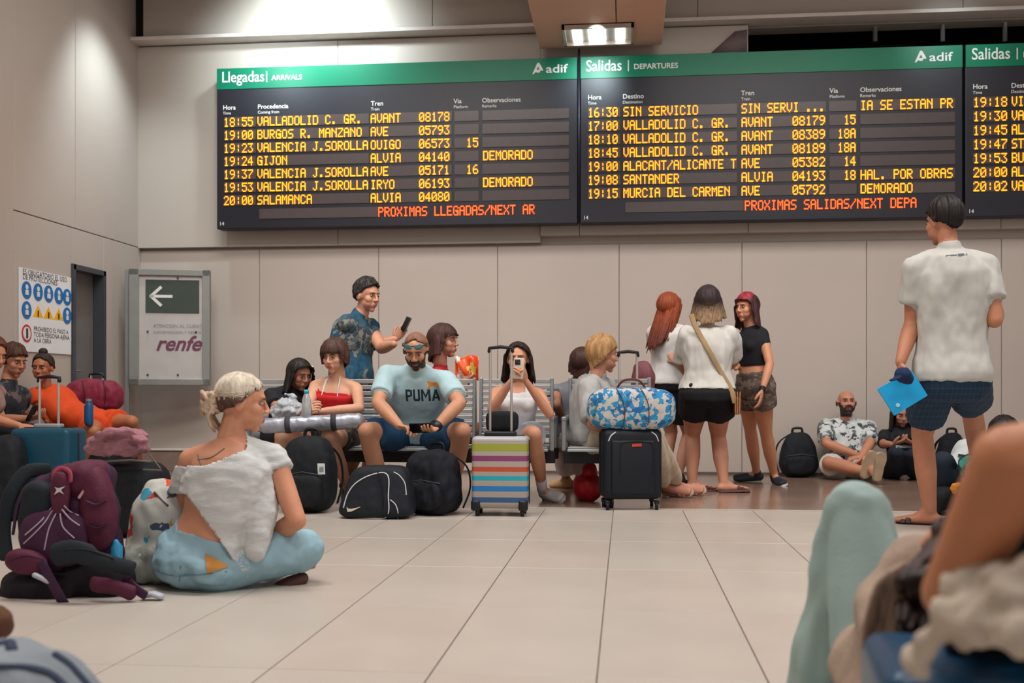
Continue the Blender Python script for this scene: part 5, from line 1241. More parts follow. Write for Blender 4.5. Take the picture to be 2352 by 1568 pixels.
def woman_black_top():
    Y = 9.15
    F = pose(W(1733, 888, Y), W(1728, 748, Y), sex='f', size=.97, yaw=-58, chest_yaw=-52, wide=1.04,
             shs={'l': W(1752, 766, Y-.08), 'r': W(1712, 764, Y+.12)},
             arms={'l': (W(1768, 836, Y-.20), W(1750, 897, Y-.33)), 'r': ((1700, 825, 1), W(1690, 846, Y-.1))},
             legs={'l': (('pole', (-.8, -.6, 0)), FL(1778, 1112)), 'r': (('pole', (-1, -.3, 0)), FL(1738, 1106))}, toes={'l': (.15, -1, 0), 'r': (-1, -.15, 0)})
    head = W(1715, 708, Y-.02); face = n3(Vector((-.72, -.66, -.05)))
    root = make_person('woman with red fringe and dark hair, black crop top, standing at right of the trio', F, '#c48a6a', head, face, (0, 0, 1), 1.0,
        hands=[dict(wr=F.J['wr_l'], d=(-.1, -.1, -1), pn=(-1, .3, 0), thumb=(-.4, -1, 0), curl=.4)])
    cloth(root, 'crop_top', lambda b: (b.add(*F.torso(.34, .93, .010)), F.bustm(b, .008), b.tube([F.center(.9)-F.side1*.07, F.center(.9)+F.side1*.07], .035)), mat('top_black', '#16171e', .85, .1, 20, .12, 250), amp=.003, seed=2)
    shorts(F, root, pattern_mat('shorts_brown_check', [(0, '#5f5048'), (.4, '#4a3f3a'), (.6, '#7a6a5e'), (.85, '#3e3430')], scale=20, stretch=(1, 1, 2)), leg=.40, inf=.018, flare=.1, top=.22)
    hair_obj(root, head, face, (0, 0, 1), 1.0, hair_mat('#3a1c1e'), el0=interp((0, 30), (40, 28), (65, 5), (90, -10), (180, -35)), length=interp((0, 0), (55, 0), (80, .16), (180, .20)), thick=.014, out=.02, ridge=.02)
    hair_obj(root, head, face, (0, 0, 1), 1.0, hair_mat('#8c2430'), name='red_fringe', el0=interp((0, 26), (45, 24), (70, 5), (85, 30), (180, 60)), length=interp((0, 0), (180, 0)), thick=.020, ridge=.02, N=72)
    for q in 'lr': shoe(root, F, q, mat('shoe_navy', '#1c2430', .6, .1), mat('sole_white', '#d8d8d4', .6))
    b = MB(); w_ = F.J['wr_l']; dd = n3(F.J['el_l']-w_); b.tube([w_+dd*.01, w_+dd*.022], [.028, .028], 12); b.build('wristband', mat('band_black', '#17171a', .6), root)
woman_redhead(); woman_white_tee(); woman_black_top()
# ------------------------------------------------------------------ bald bearded man sitting against the wall
def man_bald():
    Y = 10.28
    F = pose(W(1946, 1078, Y), W(1946, 966, Y+.08), sex='m', size=.98, yaw=0, wide=1.08, belly=.03,
             arms={'r': ((1898, 1018, -1), (1972, 1046, -1)), 'l': ((1998, 1020, -1), (1978, 1048, -1))},
             legs={'r': (W(1903, 1062, Y-.32), W(1985, 1082, Y-.52)), 'l': (W(1990, 1064, Y-.38), W(2012, 1088, Y-.72))}, toes={'r': (.3, -.3, 1), 'l': (.1, -.3, 1)})
    head = W(1944, 925, Y+.02); face = n3(Vector((.05, -1, .10)))
    F.J['foot_dn'] = Vector((0, -1, 0))
    root = make_person('bald bearded man in a black and white patterned shirt, sitting against the back wall', F, '#bd8468', head, face, (0, 0, 1), 1.04,
        hands=[dict(wr=F.J['wr_r'], d=(1, -.2, -.1), pn=(0, .2, -1), thumb=(0, -.3, 1), curl=.5), dict(wr=F.J['wr_l'], d=(-1, -.2, -.1), pn=(0, .2, -1), thumb=(0, -.3, 1), curl=.5)])
    tee(F, root, pattern_mat('shirt_leaf_bw', [(0, '#b9c0bf'), (.42, '#3a3e44'), (.58, '#c8cccb'), (.78, '#5a6468'), (.9, '#b4bab8')], scale=22, distort=2), sleeve=.85, inf=.02, arm_inf=.028, name='shirt', amp=.006, seed=21)
    shorts(F, root, mat('shorts_white', '#c6c2be', .85, .05), leg=.8, inf=.018, flare=.15)
    beard_obj(root, head, face, (0, 0, 1), 1.04, hair_mat('#3a2c28'), off=.008)
    for q in 'lr': shoe(root, F, q, mat('shoe_beige', '#b3a18a', .7, .1), mat('sole_beige', '#b09c82', .7, .15), sole_t=.022)
def woman_tablet():
    Y = 10.25
    F = pose(W(2075, 1080, Y), W(2072, 985, Y+.05), sex='f', size=.97, yaw=-5, arms={'r': ((2028, 1020, -1), (2052, 1020, -1)), 'l': ((2118, 1020, -1), (2100, 1020, -1))},
             legs={'r': (W(2060, 1038, Y-.42), FL(2064, 1098)), 'l': (W(2095, 1040, Y-.42), FL(2098, 1098))}, toes={'r': (-.1, -1, 0), 'l': (.1, -1, 0)})
    head = W(2072, 950, Y); face = n3(Vector((-.05, -1, -.35)))
    root = make_person('woman in black sitting by the wall with a tablet, half hidden by the blue folder', F, '#b07c66', head, face, (0, 0, 1), .98,
        hands=[dict(wr=F.J['wr_r'], d=(.6, -.3, .2), pn=(0, .3, 1), thumb=(0, -.3, 1), curl=.5), dict(wr=F.J['wr_l'], d=(-.6, -.3, .2), pn=(0, .3, 1), thumb=(0, -.3, 1), curl=.5)])
    tee(F, root, mat('tee_black', '#1a1b20'), sleeve=.8, seed=22, neckt=.93)
    cloth(root, 'trousers', lambda b: (b.add(*F.torso(-.17, .10, .016)), F.skel_leg('l', b, .016, 1.9), F.skel_leg('r', b, .016, 1.9)), mat('trousers_navy', '#1b2634', .85, .08), amp=.005, seed=2)
    hair_obj(root, head, face, (0, 0, 1), .98, hair_mat('#231a18'), el0=LONG, length=interp((0, 0), (50, 0), (75, .16), (180, .16)), thick=.014, out=.01)
    for q in 'lr': shoe(root, F, q, mat('shoe_beige', '#b3a18a', .7, .1))
    c = W(2084, 1014, Y-.42); pt = thing('tablet', c, 'black tablet on the knees of the woman in black', 'tablet'); R = Matrix.Rotation(-.7, 3, 'X')
    b = MB(); b.box(c, (.22, .010, .15), R, bev=.004); b.build('case', mat('phone_black', '#15161a', .3), pt)
    b = MB(); b.box(c+R @ Vector((0, .006, .0)), (.20, .001, .13), R); b.build('screen', mat('phone_glass', '#0c0d12', .1, 0), pt, False)
man_bald(); woman_tablet()
# ------------------------------------------------------------------ person in a white tee with a teal print, slouched at the right
def person_teal():
    Y = 7.35
    pel = W(2205, 1150, Y); pel.z = .12
    F = pose(pel, W(2285, 1046, Y+.25), spine=W(2232, 1090, Y+.15), sex='m', size=.95, yaw=-15, chest_yaw=-25,
             arms={'r': ((2192, 1126, -1), (2262, 1150, -1))},
             legs={'r': (W(2168, 1060, Y-.10), FL(2172, 1178)), 'l': (W(2225, 1130, Y-.35), W(2240, 1185, Y-.6))}, toes={'r': (-.2, -1, 0), 'l': (0, -1, .2)})
    head = W(2305, 1000, Y+.3); face = n3(Vector((-.5, -.8, -.3)))
    root = make_person('slouched person in white t-shirt with teal print, behind the raised elbow', F, '#bf8568', head, face, (0, 0, 1), 1.0)
    t = tee(F, root, mat('tee_white2', '#bfc6c6', .9, .03), sleeve=.8, seed=23, inf=.03, arm_inf=.04)
    c = W(2226, 1072, Y-.25); circ = [(math.cos(a)*.055*(1+.25*math.sin(3*a)), math.sin(a)*.075) for a in np.linspace(0, 2*PI, 20)[:-1]]
    print_on(t, 'teal_print', circ, [tuple(range(19))], c, Vector((1, 0, 0)), Zf, Vector((0, -1, 0)), mat('print_teal', '#4fb8a8', .7, .2, 40))
    print_on(t, 'dark_outline', [(p[0]*1.12, p[1]*1.12) for p in circ], [tuple(range(19))], c, Vector((1, 0, 0)), Zf, Vector((0, -1, 0)), mat('print_ink', '#2a4a4c', .7, 0), lift=.0012)
    cloth(root, 'jeans', lambda b: (b.add(*F.torso(-.17, .10, .016)), F.skel_leg('l', b, .018, 1.92), F.skel_leg('r', b, .018, 1.92)), mat('jeans_dark', '#1c2836', .85, .08), amp=.005, seed=2)
    hair_obj(root, head, face, (0, 0, 1), 1.0, hair_mat('#1c1518'), el0=LONG, length=interp((0, 0), (60, 0), (80, .10), (180, .12)), thick=.02, out=.01)
    for q in 'lr': shoe(root, F, q, mat('shoe_black', '#17181c', .6, .1))
    c = W(2200, 1122, Y-.33); b = MB(); b.add(*ellipsoid(c, (.045, .03, .04))); b.add(*ellipsoid(c+Vector((.03, 0, -.015)), (.035, .03, .03))); V, Fc, N = remesh(b.v, b.f, .006, 2); V = folds(V, N, .006, 50)
    tag(mobj('snack_bag', V, Fc, mat('snack_orange', '#d88a1c', .4, .15, 40)), 'small orange-yellow packet in the lap of the slouched person', 'packet')
person_teal()
# ------------------------------------------------------------------ foreground right: reclining person in mint trousers, and a person in black
def person_mint():
    F = pose(W(2085, 1650, 2.05), W(2240, 1420, 1.92), spine=W(2165, 1545, 2.0), sex='f', size=1.0, yaw=-75, chest_yaw=-70, bust=.6,
             hips={'r': W(2040, 1640, 2.2), 'l': W(2070, 1680, 2.0)},
             arms={'r': (W(2120, 1640, 1.95), W(2060, 1700, 2.2))},
             legs={'r': (W(1964, 1165, 2.34), W(1890, 1650, 2.42)), 'l': (W(1930, 1750, 2.1), W(1900, 1780, 2.3))}, toes={'r': (-1, .4, 0), 'l': (-1, .1, 0)})
    head = W(2232, 1290, 1.84); face = n3(Vector((.35, .8, .35)))
    root = make_person('reclining person in mint trousers and beige top, one knee raised', F, '#b98368', head, face, n3(Vector((.6, -.3, .8))), 1.0)
    mint = mat('trousers_mint', '#93a8a4', .85, .05, 14, .12, 160)
    def tp(b):
        b.add(*F.torso(-.17, .12, .02))
        K, A, H = F.J['kn_r'], F.J['an_r'], F.J['hip_r']
        b.tube([H, H.lerp(K, .5), K+Vector((.01, .02, -.02))], [.100, .082, .066], 18); b.tube([K+Vector((-.0, 0, -.01)), K.lerp(A, .3), K.lerp(A, .62), A], [.066, .074, .080, .074], 18)
        b.tube([F.J['hip_l'], F.J['kn_l'], F.J['an_l']], [.10, .08, .07], 14)
    cloth(root, 'trousers', tp, mint, voxel=.008, amp=.013, scale=12, seed=31, stretch=(1, 1, .5))
    tee(F, root, mat('top_taupe', '#a08c7c', .9, .08, 14, .2, 120), hem=-.02, sleeve=.95, seed=32, inf=.045, arm_inf=.035, amp=.012, name='top')
    up = n3(Vector((.6, -.3, .8)))
    b = MB()
    hm = hair_mat('#33221e')
    hair_obj(root, head, face, up, 1.0, hm, el0=interp((0, 45), (60, 10), (180, -30)), length=lambda a: 0, thick=.015)
    S = head
    for k in range(150):
        f = k/149; r = random.random(); a = S+Vector((random.uniform(-.06, .02), random.uniform(-.08, .06), random.uniform(-.06, .05)))
        e = W(2065+110*r+random.uniform(-8, 8), 1470+random.uniform(-50, 40), 1.62+random.uniform(-.06, .08)); m_ = W(2072+62*r, 1300+70*r*random.random()+20, 1.66+random.uniform(-.06, .08))
        b.tube(spline([a, m_, a.lerp(e, .65).lerp(m_, .35)+Vector((-.01, 0, 0)), e], 4), [.008]*11+[.006, .003], 5)
    b.build('hair_strands', hm, root)
    b = MB()
    for k in range(26):
        r = random.random(); a = W(2070+40*r, 1300+30*r, 1.66); e = W(1985+70*r+random.uniform(-6, 6), 1470+30*random.random(), 1.66+.06*random.random()); m_ = W(2015+60*r, 1350+30*r, 1.64)
        b.tube(spline([a, m_, e], 5), [.007]*9+[.003, .002], 5)
    b.build('hair_ends', hair_mat('#8a7260'), root)
person_mint()
def person_foreground():
    d = 1.22
    sh = W(2326, 1066, d); el = W(2188, 1362, 1.30)
    F = pose(W(2800, 1600, 1.35), W(2730, 1010, 1.25), spine=W(2770, 1330, 1.32), sex='f', size=1.0, yaw=160, bust=.5, shs={'l': sh, 'r': W(2960, 1060, 1.1)},
             arms={'l': (el, W(2340, 1500, 1.58)), 'r': (W(3000, 1400, 1.2), W(2900, 1650, 1.3))},
             legs={'l': (W(2760, 1760, 1.75), W(2700, 2300, 1.9)), 'r': (W(2900, 1750, 1.6), W(2800, 2300, 1.9))}, toes={'l': (-.3, 1, 0), 'r': (0, 1, 0)})
    F.ARM_U = {'m': [.055]*5, 'f': [.043, .043, .040, .037, .035]}; F.ARM_L = {'m': [.05]*5, 'f': [.036, .036, .033, .028, .024]}
    head = W(2760, 640, 1.22)
    root = make_person('person with bare bent arm and black top at right edge, nearest the camera', F, '#b27450', head, n3(Vector((-.2, 1, 0))), (0, 0, 1), 1.0, voxel=.008,
        hands=[dict(wr=F.J['wr_l'], d=(.3, .9, .1), pn=(0, 0, -1), thumb=(1, 0, 0), curl=.4)])
    def bp(b):
        b.add(*F.torso(.0, .95, .016))
        b.tube([F.center(.93), F.J['sh_l'].lerp(F.center(.93), .5)], [.07, .05], 14)
        b.tube([W(2325, 1265, 1.36), W(2430, 1215, 1.30), W(2600, 1300, 1.35)], [.042, .07, .12], 14)
        b.tube([W(2285, 1340, 1.42), W(2400, 1340, 1.38), W(2600, 1420, 1.40)], [.045, .08, .12], 14)
    cloth(root, 'top', bp, mat('top_black_fg', '#14141a', .9, .1), voxel=.009, amp=.005, seed=41, push=False)
    b = MB(); b.tube(spline([W(2288, 1022, 1.36), W(2312, 1004, 1.34), W(2352, 998, 1.32), W(2440, 1020, 1.28)], 4), [(.014, .03)]*13, 12); V, Fc, N = remesh(b.v, b.f, .008, 3); mobj('sleeve', V, Fc, mat('top_plum', '#2a2230', .9, .1), root)
    hair_obj(root, head, n3(Vector((-.2, 1, 0))), (0, 0, 1), 1.0, hair_mat('#2a1d1a'), el0=LONG, length=interp((0, 0), (60, 0), (80, .1), (180, .15)), thick=.015)
person_foreground()
# ------------------------------------------------------------------ left group against the wall
def girl_orange():
    Y = 8.25
    F = pose(W(225, 975, Y), W(102, 893, Y+.10), spine=W(152, 950, Y+.05), sex='f', size=.92, yaw=60, chest_yaw=35, bust=.7,
             shs={'r': W(80, 905, Y-.02), 'l': W(132, 905, Y+.20)},
             arms={'r': ((112, 968, -1), (178, 986, -1)), 'l': ((180, 955, 1), (222, 950, -1))},
             legs={'l': (W(303, 968, Y-.12), FL(322, 1120)), 'r': (W(215, 990, Y-.38), FL(170, 1135))}, toes={'l': (.6, -.8, 0), 'r': (-.1, -1, 0)})
    head = W(98, 846, Y); face = n3(Vector((.10, -1, -.08))); sk = '#a86a4a'
    root = make_person('girl in a bright orange outfit lounging along the left wall beside the teal suitcase', F, sk, head, face, (0, 0, 1), .98,
        hands=[dict(wr=F.J['wr_r'], d=(.9, -.2, -.3), pn=(0, 0, -1), thumb=(0, 1, 0), curl=.3), dict(wr=F.J['wr_l'], d=(.4, -.7, .2), pn=(-.7, 0, 0), thumb=(0, 0, 1), curl=.8)])
    orange = mat('cloth_orange', '#cf4718', .85, .06, 14, .12, 200)
    tee(F, root, orange, hem=-.05, sleeve=.30, seed=51, inf=.02, name='top'); shorts(F, root, orange, leg=.55, inf=.02, flare=.15)
    hair_obj(root, head, face, (0, 0, 1), .98, hair_mat('#2c1c16'), el0=interp((0, 50), (50, 34), (80, 5), (110, -15), (180, -35)), length=lambda a: 0, thick=.012)
    P = HBm(head, face, (0, 0, 1), .98); b = MB(); b.add(*ellipsoid(P(0, .02, .135), (.036, .036, .032))); b.build('hair_bun', hair_mat('#2c1c16'), root)
    for q in 'lr': shoe(root, F, q, mat('shoe_white', '#c8c8c4', .6, .1))
    c = W(204, 942, Y-.42); bt = thing('blue_bottle', c-Vector((0, 0, .1)), 'blue sports bottle held on the lap of the girl in orange', 'bottle')
    b = MB(); z = lambda h: c+Vector((0, 0, h)); b.tube([z(-.09), z(.03), z(.045)], [.033, .033, .026], 16); b.build('bottle_body', mat('bottle_blue', '#17507e', .3, .1), bt)
    b = MB(); b.cyl(z(.055), z(.085), .022, 14); b.build('cap', mat('cap_slate', '#5a6a7a', .4), bt)
girl_orange()
def person_left():
    Y = 7.75
    F = pose(W(-10, 1000, Y), W(20, 888, Y), sex='m', size=.97, yaw=85, arms={'r': ((2, 965, -1), (66, 962, -1)), 'l': ((45, 945, 1), (72, 955, 1))},
             legs={'r': (W(120, 1005, Y-.05), FL(130, 1130)), 'l': (W(115, 1000, Y+.2), FL(120, 1120))}, toes={'r': (1, -.2, 0), 'l': (1, 0, 0)})
    head = W(32, 830, Y); face = n3(Vector((.9, -.40, -.25)))
    root = make_person('brown-haired person in a dark patterned tee seated left of the girl in orange', F, '#b5795c', head, face, (0, 0, 1), 1.02,
        hands=[dict(wr=F.J['wr_r'], d=(1, -.1, .2), pn=(0, .3, 1), thumb=(0, -1, .3), curl=.5)])
    tee(F, root, pattern_mat('tee_dark_print', [(0, '#23262e'), (.5, '#4a5560'), (.62, '#1c1e24'), (.8, '#5a4a48')], scale=14), sleeve=.6, seed=61)
    shorts(F, root, mat('shorts_charcoal', '#2c3036'), leg=.7)
    hair_obj(root, head, face, (0, 0, 1), 1.02, hair_mat('#4a2c20'), el0=interp((0, 28), (50, 22), (80, 5), (105, -12), (180, -38)), length=lambda a: 0, thick=.024, ridge=.05, jag=8)
    for q in 'lr': shoe(root, F, q, mat('shoe_black', '#17181c', .6, .1))
    c = W(74, 948, F.J['wr_r'].y-.05); pt = thing('phone', c, 'phone in the hand of the brown-haired person at the far left', 'phone'); b = MB(); b.box(c, (.012, .07, .13), Matrix.Rotation(.5, 3, 'Y'), bev=.004); b.build('case', mat('phone_black', '#15161a', .3), pt)
    Y = 6.9
    F = pose(W(-70, 1000, Y), W(-30, 880, Y), sex='f', size=.97, yaw=85, arms={'r': ((-25, 960, -1), (48, 978, -1))},
             legs={'r': (W(60, 1005, Y-.1), FL(60, 1150)), 'l': (W(70, 1000, Y+.12), FL(75, 1145))}, toes={'r': (1, -.2, 0), 'l': (1, 0, 0)})
    head = W(-18, 815, Y); face = n3(Vector((.9, -.35, -.3)))
    root = make_person('person cut off by the left edge of the photo, forearm resting forward', F, '#bd8062', head, face, (0, 0, 1), 1.0, hands=[dict(wr=F.J['wr_r'], d=(1, -.1, -.1), pn=(0, .3, -1), thumb=(0, -1, .3), curl=.4)])
    tee(F, root, mat('tee_mauve', '#9a7a72', .9, .1), sleeve=.6, seed=62); shorts(F, root, mat('shorts_black', '#131318'), leg=1.3)
    hair_obj(root, head, face, (0, 0, 1), 1.0, hair_mat('#5a3424'), el0=LONG, length=interp((0, 0), (60, 0), (80, .06), (180, .08)), thick=.02)
    for q in 'lr': shoe(root, F, q, mat('shoe_black', '#17181c', .6, .1))
person_left()
# ================================================================== bench rows
m_slat = mat('bench_slat', '#a9adae', .38, .05, 10, metal=.55); m_beam = mat('bench_beam', '#2f2d30', .5, .1, metal=.3); m_end = mat('bench_end', '#8f9294', .35, .05, metal=.6)
def bench(x0, n, sw, Yb, face, label):
    """face -1: sitters look at the camera"""
    xm = x0+n*sw/2; root = thing('bench', (xm, Yb, 0), label, 'bench', 'metal waiting hall benches')
    yb = Yb; sl = {}
    def inst(name, key, mk, loc, par):
        if key not in sl:
            o = mk().build(name, m_slat, None, False); sl[key] = o.data; bpy.data.objects.remove(o)
        o = bpy.data.objects.new(name, sl[key]); COL.objects.link(o); o.parent = par; o.location = Vector(loc)-world_of(par).translation; return o
    for i in range(n):
        xc = x0+(i+.5)*sw; st = MB().box((xc, yb+face*.23, .385), (sw-.05, .44, .02), bev=.006).build('seat', m_slat, root, False)
        for k in range(9): inst('slat', 's', lambda: MB().box((0, 0, 0), (sw-.06, .034, .012), None, .003, seg=1), (xc, yb+face*(.06+k*.045), .401), st)
        fo = MB().box((xc, yb+face*.035, .475), (sw-.03, .02, .025), Matrix.Rotation(face*.10, 3, 'X'), .004).build('back_frame', m_end, root, False)
        for g in (-1, 1): MB().box((xc+g*(sw/2-.025), yb+face*.015, .66), (.022, .03, .46), Matrix.Rotation(face*.10, 3, 'X'), .004).build('post', m_end, fo, False)
        for k in range(10): inst('slat', 'b', lambda: MB().box((0, 0, 0), (sw-.07, .014, .030), None, .003, seg=1), (xc, yb+face*(.035-.046*(k/9.)), .470+k*.044), fo)
    b = MB(); b.box((xm, yb+face*.20, .325), (n*sw+.02, .07, .085), None, .006); b.build('beam', m_beam, root, False)
    for xx in (x0+.3, x0+n*sw-.3) if n > 2 else (x0+n*sw/2,):
        b = MB(); b.box((xx, yb+face*.20, .16), (.05, .06, .27), None, .006); b.box((xx, yb+face*.20, .015), (.06, .46, .03), None, .008); b.build('leg', m_beam, root, False)
    for xx in (x0, x0+n*sw):
        b = MB(); b.box((xx, yb+face*.24, .60), (.035, .36, .03), None, .008); b.box((xx, yb+face*.40, .49), (.03, .03, .22), None, .006); b.box((xx, yb+face*.06, .49), (.03, .03, .22), None, .006); b.build('armrest', m_end, root, False)
    return root
sw = WX(1049, 7.9)-WX(864, 7.9); xb0 = WX(864, 7.9)-sw*1.35
n1 = 4; xe = xb0+n1*sw
bench(WX(864, 7.9)-sw*1.0-.35, 4, (WX(1276, 7.9)-(WX(864, 7.9)-sw-.35))/4, 7.90, -1, 'long grey slatted metal bench in the middle, its sitters facing the camera')
bench(WX(864, 8.02)-sw*1.0-.35, 4, (WX(1276, 8.02)-(WX(864, 8.02)-sw-.35))/4, 8.02, 1, 'grey metal bench standing back to back behind the long bench')
bench(WX(1302, 7.9), 1, .62, 7.90, -1, 'shorter grey metal bench at right behind the black suitcase')
bench(WX(1302, 8.02), 1, .62, 8.02, 1, 'grey metal bench back to back with the shorter right bench')
# low bench along the left wall
r = thing('side_bench', (-4.3, 7.3, 0), 'dark bench along the left wall under the people at left', 'bench')
b = MB(); b.box((XL+.47, 7.2, .40), (.72, 2.2, .05), None, .01); b.build('seat', m_beam, r, False)
b = MB(); [b.box((XL+.42, y, .19), (.5, .05, .38), None, .006) for y in (6.4, 8.0)]; b.build('supports', m_beam, r, False)
# ================================================================== luggage kit
def superell(c, d, R=None, p=3.2, n=28, m=18, shape=None):
    v = []; f = []
    for i in range(m+1):
        ph = -PI/2+PI*i/m; cp, sp = math.cos(ph), math.sin(ph)
        for k in range(n):
            t = 2*PI*k/n; e = 2/p; S = lambda x: math.copysign(abs(x)**e, x)
            q = Vector((S(cp)*S(math.cos(t))*d[0]/2, S(cp)*S(math.sin(t))*d[1]/2, S(sp)*d[2]/2))
            if shape: q = shape(q)
            v.append(Vector(c)+(R @ q if R else q))
    for i in range(m):
        for k in range(n): f.append((i*n+k, i*n+(k+1) % n, (i+1)*n+(k+1) % n, (i+1)*n+k))
    return v, f
def soft(name, parts, m, parent=None, voxel=.009, amp=.006, scale=12, seed=0, smooth=3, stretch=(1, 1, .7)):
    b = MB(); parts(b); V, Fc, N = remesh(b.v, b.f, voxel, smooth); V = folds(V, N, amp, scale, seed, stretch)
    return mobj(name, V, Fc, m, parent, True)
def on_surf(o, pts, r, name, m, parent=None, lift=.002, n=4, rr=None):
    """piping / seams / straps laid on what the sight line meets first"""
    bv = bvh_of(o); out = []; O = Vector((0, 0, HC))
    for px, py in pts:
        d = n3(W(px, py, 3.0)-O); h = bv.ray_cast(O, d, 20)
        if h[0]: out.append(h[0]-d*lift)
    if len(out) < 2: return None
    b = MB(); b.tube(spline(out, n), [r]*(len(out)*n), 7, ref=(Vector((0, -1, 0)) if isinstance(r, tuple) else None)); return b.build(name, m, parent if parent is not None else o)
def patch(o, poly, name, m, parent=None, th=.003):
    bv = bvh_of(o); O = Vector((0, 0, HC)); 
    c = (sum(p[0] for p in poly)/len(poly), sum(p[1] for p in poly)/len(poly)); bm = bmesh.new()
    vs = [bm.verts.new((p[0], p[1], 0)) for p in poly]; bm.faces.new(vs)
    bmesh.ops.triangulate(bm, faces=bm.faces[:])
    for _ in range(2): bmesh.ops.subdivide_edges(bm, edges=bm.edges[:], cuts=1)
    bmesh.ops.triangulate(bm, faces=bm.faces[:]); bm.verts.index_update(); out = []; ok = True; last = None
    for p in bm.verts:
        d = n3(W(p.co.x, p.co.y, 3.0)-O); h = bv.ray_cast(O, d, 20)
        if h[0]: last = h[0]; out.append(h[0]-d*th)
        else: out.append(None)
    dist = np.mean([(q-O).length for q in out if q is not None]) if any(q is not None for q in out) else 4
    out = [q if q is not None else O+n3(W(p.co.x, p.co.y, 3.0)-O)*dist for q, p in zip(out, bm.verts)]
    fs = [[x.index for x in f.verts] for f in bm.faces]; bm.free()
    return mobj(name, out, fs, m, parent if parent is not None else o, True)
def wheel(root, c, m, R=None, r=.026, housing=True):
    b = MB(); b.cyl(c+Vector((-.011, 0, 0)), c+Vector((.011, 0, 0)), r, 16); b.box(c+Vector((0, 0, r*.9)), (.034, .04, .03), None, .008); b.build('wheel', m, root)
def suitcase(name, label, c, w, d, h, body_m, trim_m, rz=0., bottom=.06, handle=None, grip_m=None, bev=.035, hard=True, rods_x=.07, piping=None, handle_y=0.):
    root = thing(name, (c.x, c.y, 0), label, 'suitcase'); R = Matrix.Rotation(rz, 3, 'Z'); c0 = Vector((c.x, c.y, 0)); P = lambda x, y, z: c0+R @ Vector((x, y, z))
    b = MB(); b.box(P(0, 0, bottom+h/2), (w, d, h), R, bev=bev, seg=4); body = b.build('shell', body_m, root)
    # subdivide-free ribs / zip line
    b = MB(); zz = [P(-w/2-.002, 0, bottom+bev), P(-w/2-.002, 0, bottom+h-bev), P(-w/2+bev, 0, bottom+h+.002), P(w/2-bev, 0, bottom+h+.002), P(w/2+.002, 0, bottom+h-bev), P(w/2+.002, 0, bottom+bev)]
    b.tube(zz, .005, 6); b.build('zip', trim_m, root)
    for sx in (-1, 1):
        for sy in (-1, 1): wheel(root, P(sx*(w/2-.035), sy*(d/2-.035), .027), trim_m)
    if handle:
        zt = handle; b = MB()
        for g in (-1, 1): b.tube([P(g*rods_x, handle_y, bottom+h-.02), P(g*rods_x, handle_y, zt)], .0085, 10)
        b.build('handle_rods', mat('rod_alu', '#b9b4ac', .3, .03, metal=.6), root)
        b = MB(); b.tube([P(-rods_x-.006, handle_y, zt-.012), P(-rods_x-.004, handle_y, zt+.008), P(0, handle_y, zt+.016), P(rods_x+.004, handle_y, zt+.008), P(rods_x+.006, handle_y, zt-.012)], [(.014, .012)]*5, 10); b.build('grip', grip_m or trim_m, root)
    return root, body, P
m_blackfab = mat('bag_black', '#0f131a', .75, .15, 20, .25, 180); m_blk = mat('trim_black', '#141519', .45, .1); m_pipe = mat('piping_white', '#c4c6c8', .6, .05)
# ------------------------------------------------------------------ striped suitcase
zf = lambda y: (1165-y)/(1165-988.)
bands = [(0, '#9d938a')]
for y0, y1, cc in ((1150, 1138, '#2b5482'), (1123, 1110, '#1f74b4'), (1097, 1085, '#1d9fb0'), (1075, 1063, '#b4492e'), (1049, 1036, '#7e3762'), (1025, 1006, '#8d9432')): bands += [(zf(y0), cc), (zf(y1), '#a1978e')]
bands.append((zf(999), '#a3a5a8'))
c = G(1147, 1186); c.y += .10
sr, sb, P = suitcase('striped_suitcase', 'cabin suitcase with coloured horizontal stripes standing in front of the tank-top woman', c, .355, .22, .455, band_mat('suitcase_stripes', bands, rough=.35), m_blk, 0, .05, 1.055, bev=.03, rods_x=.068, handle_y=-.02)
b = MB(); b.box(P(0, -.03, .515), (.20, .10, .04), None, .012, seg=3); b.build('handle_tray', m_blk, sr)
for g in (-1, 1): MB().box(P(g*.15, -.095, .07), (.06, .05, .07), None, .015).build('corner_guard', m_blk, sr)
soft('carry_pouch', lambda b: (b.add(*superell(P(.0, .06, .595), (.21, .09, .13), None, 5)),), m_blackfab, None, .008, .002)
hb = bpy.context.scene.objects['carry_pouch']; tag(hb, 'black pouch bag resting on top of the striped suitcase', 'bag')
# ------------------------------------------------------------------ black suitcase + floral duffel
c = G(1447, 1172); c.y += .13
kr, kb, P = suitcase('black_suitcase', 'large black fabric suitcase in front of the right bench, floral duffel on top', c, .40, .25, .47, mat('case_black', '#0c111b', .6, .12, 14, .2, 160), m_blk, .16, .07, 1.045, bev=.045, rods_x=.06, handle_y=.07)
b = MB(); b.box(P(0, -.128, .285), (.29, .03, .36), Matrix.Rotation(.16, 3, 'Z'), .013, seg=3); fp = b.build('front_pocket', mat('case_black', '#0c111b'), kr)
on_surf(fp, [(1402, 1128), (1412, 1138), (1425, 1148), (1438, 1152)], .0045, 'piping', m_pipe, kr); on_surf(kb, [(1398, 1012), (1404, 1000), (1413, 993)], .0045, 'piping', m_pipe, kr)
on_surf(fp, [(1515, 1130), (1505, 1140), (1495, 1148)], .0045, 'piping', m_pipe, kr); on_surf(kb, [(1497, 992), (1507, 1000), (1512, 1012)], .004, 'piping', m_pipe, kr)
patch(fp, [(1452, 1019), (1474, 1018), (1474, 1025), (1452, 1026)], 'badge', mat('badge_red', '#b8402c', .4, .1), kr)
on_surf(fp, [(1425, 1090), (1425, 1030), (1435, 1015), (1490, 1015), (1500, 1030), (1500, 1090)], .002, 'zip', m_blk, kr)
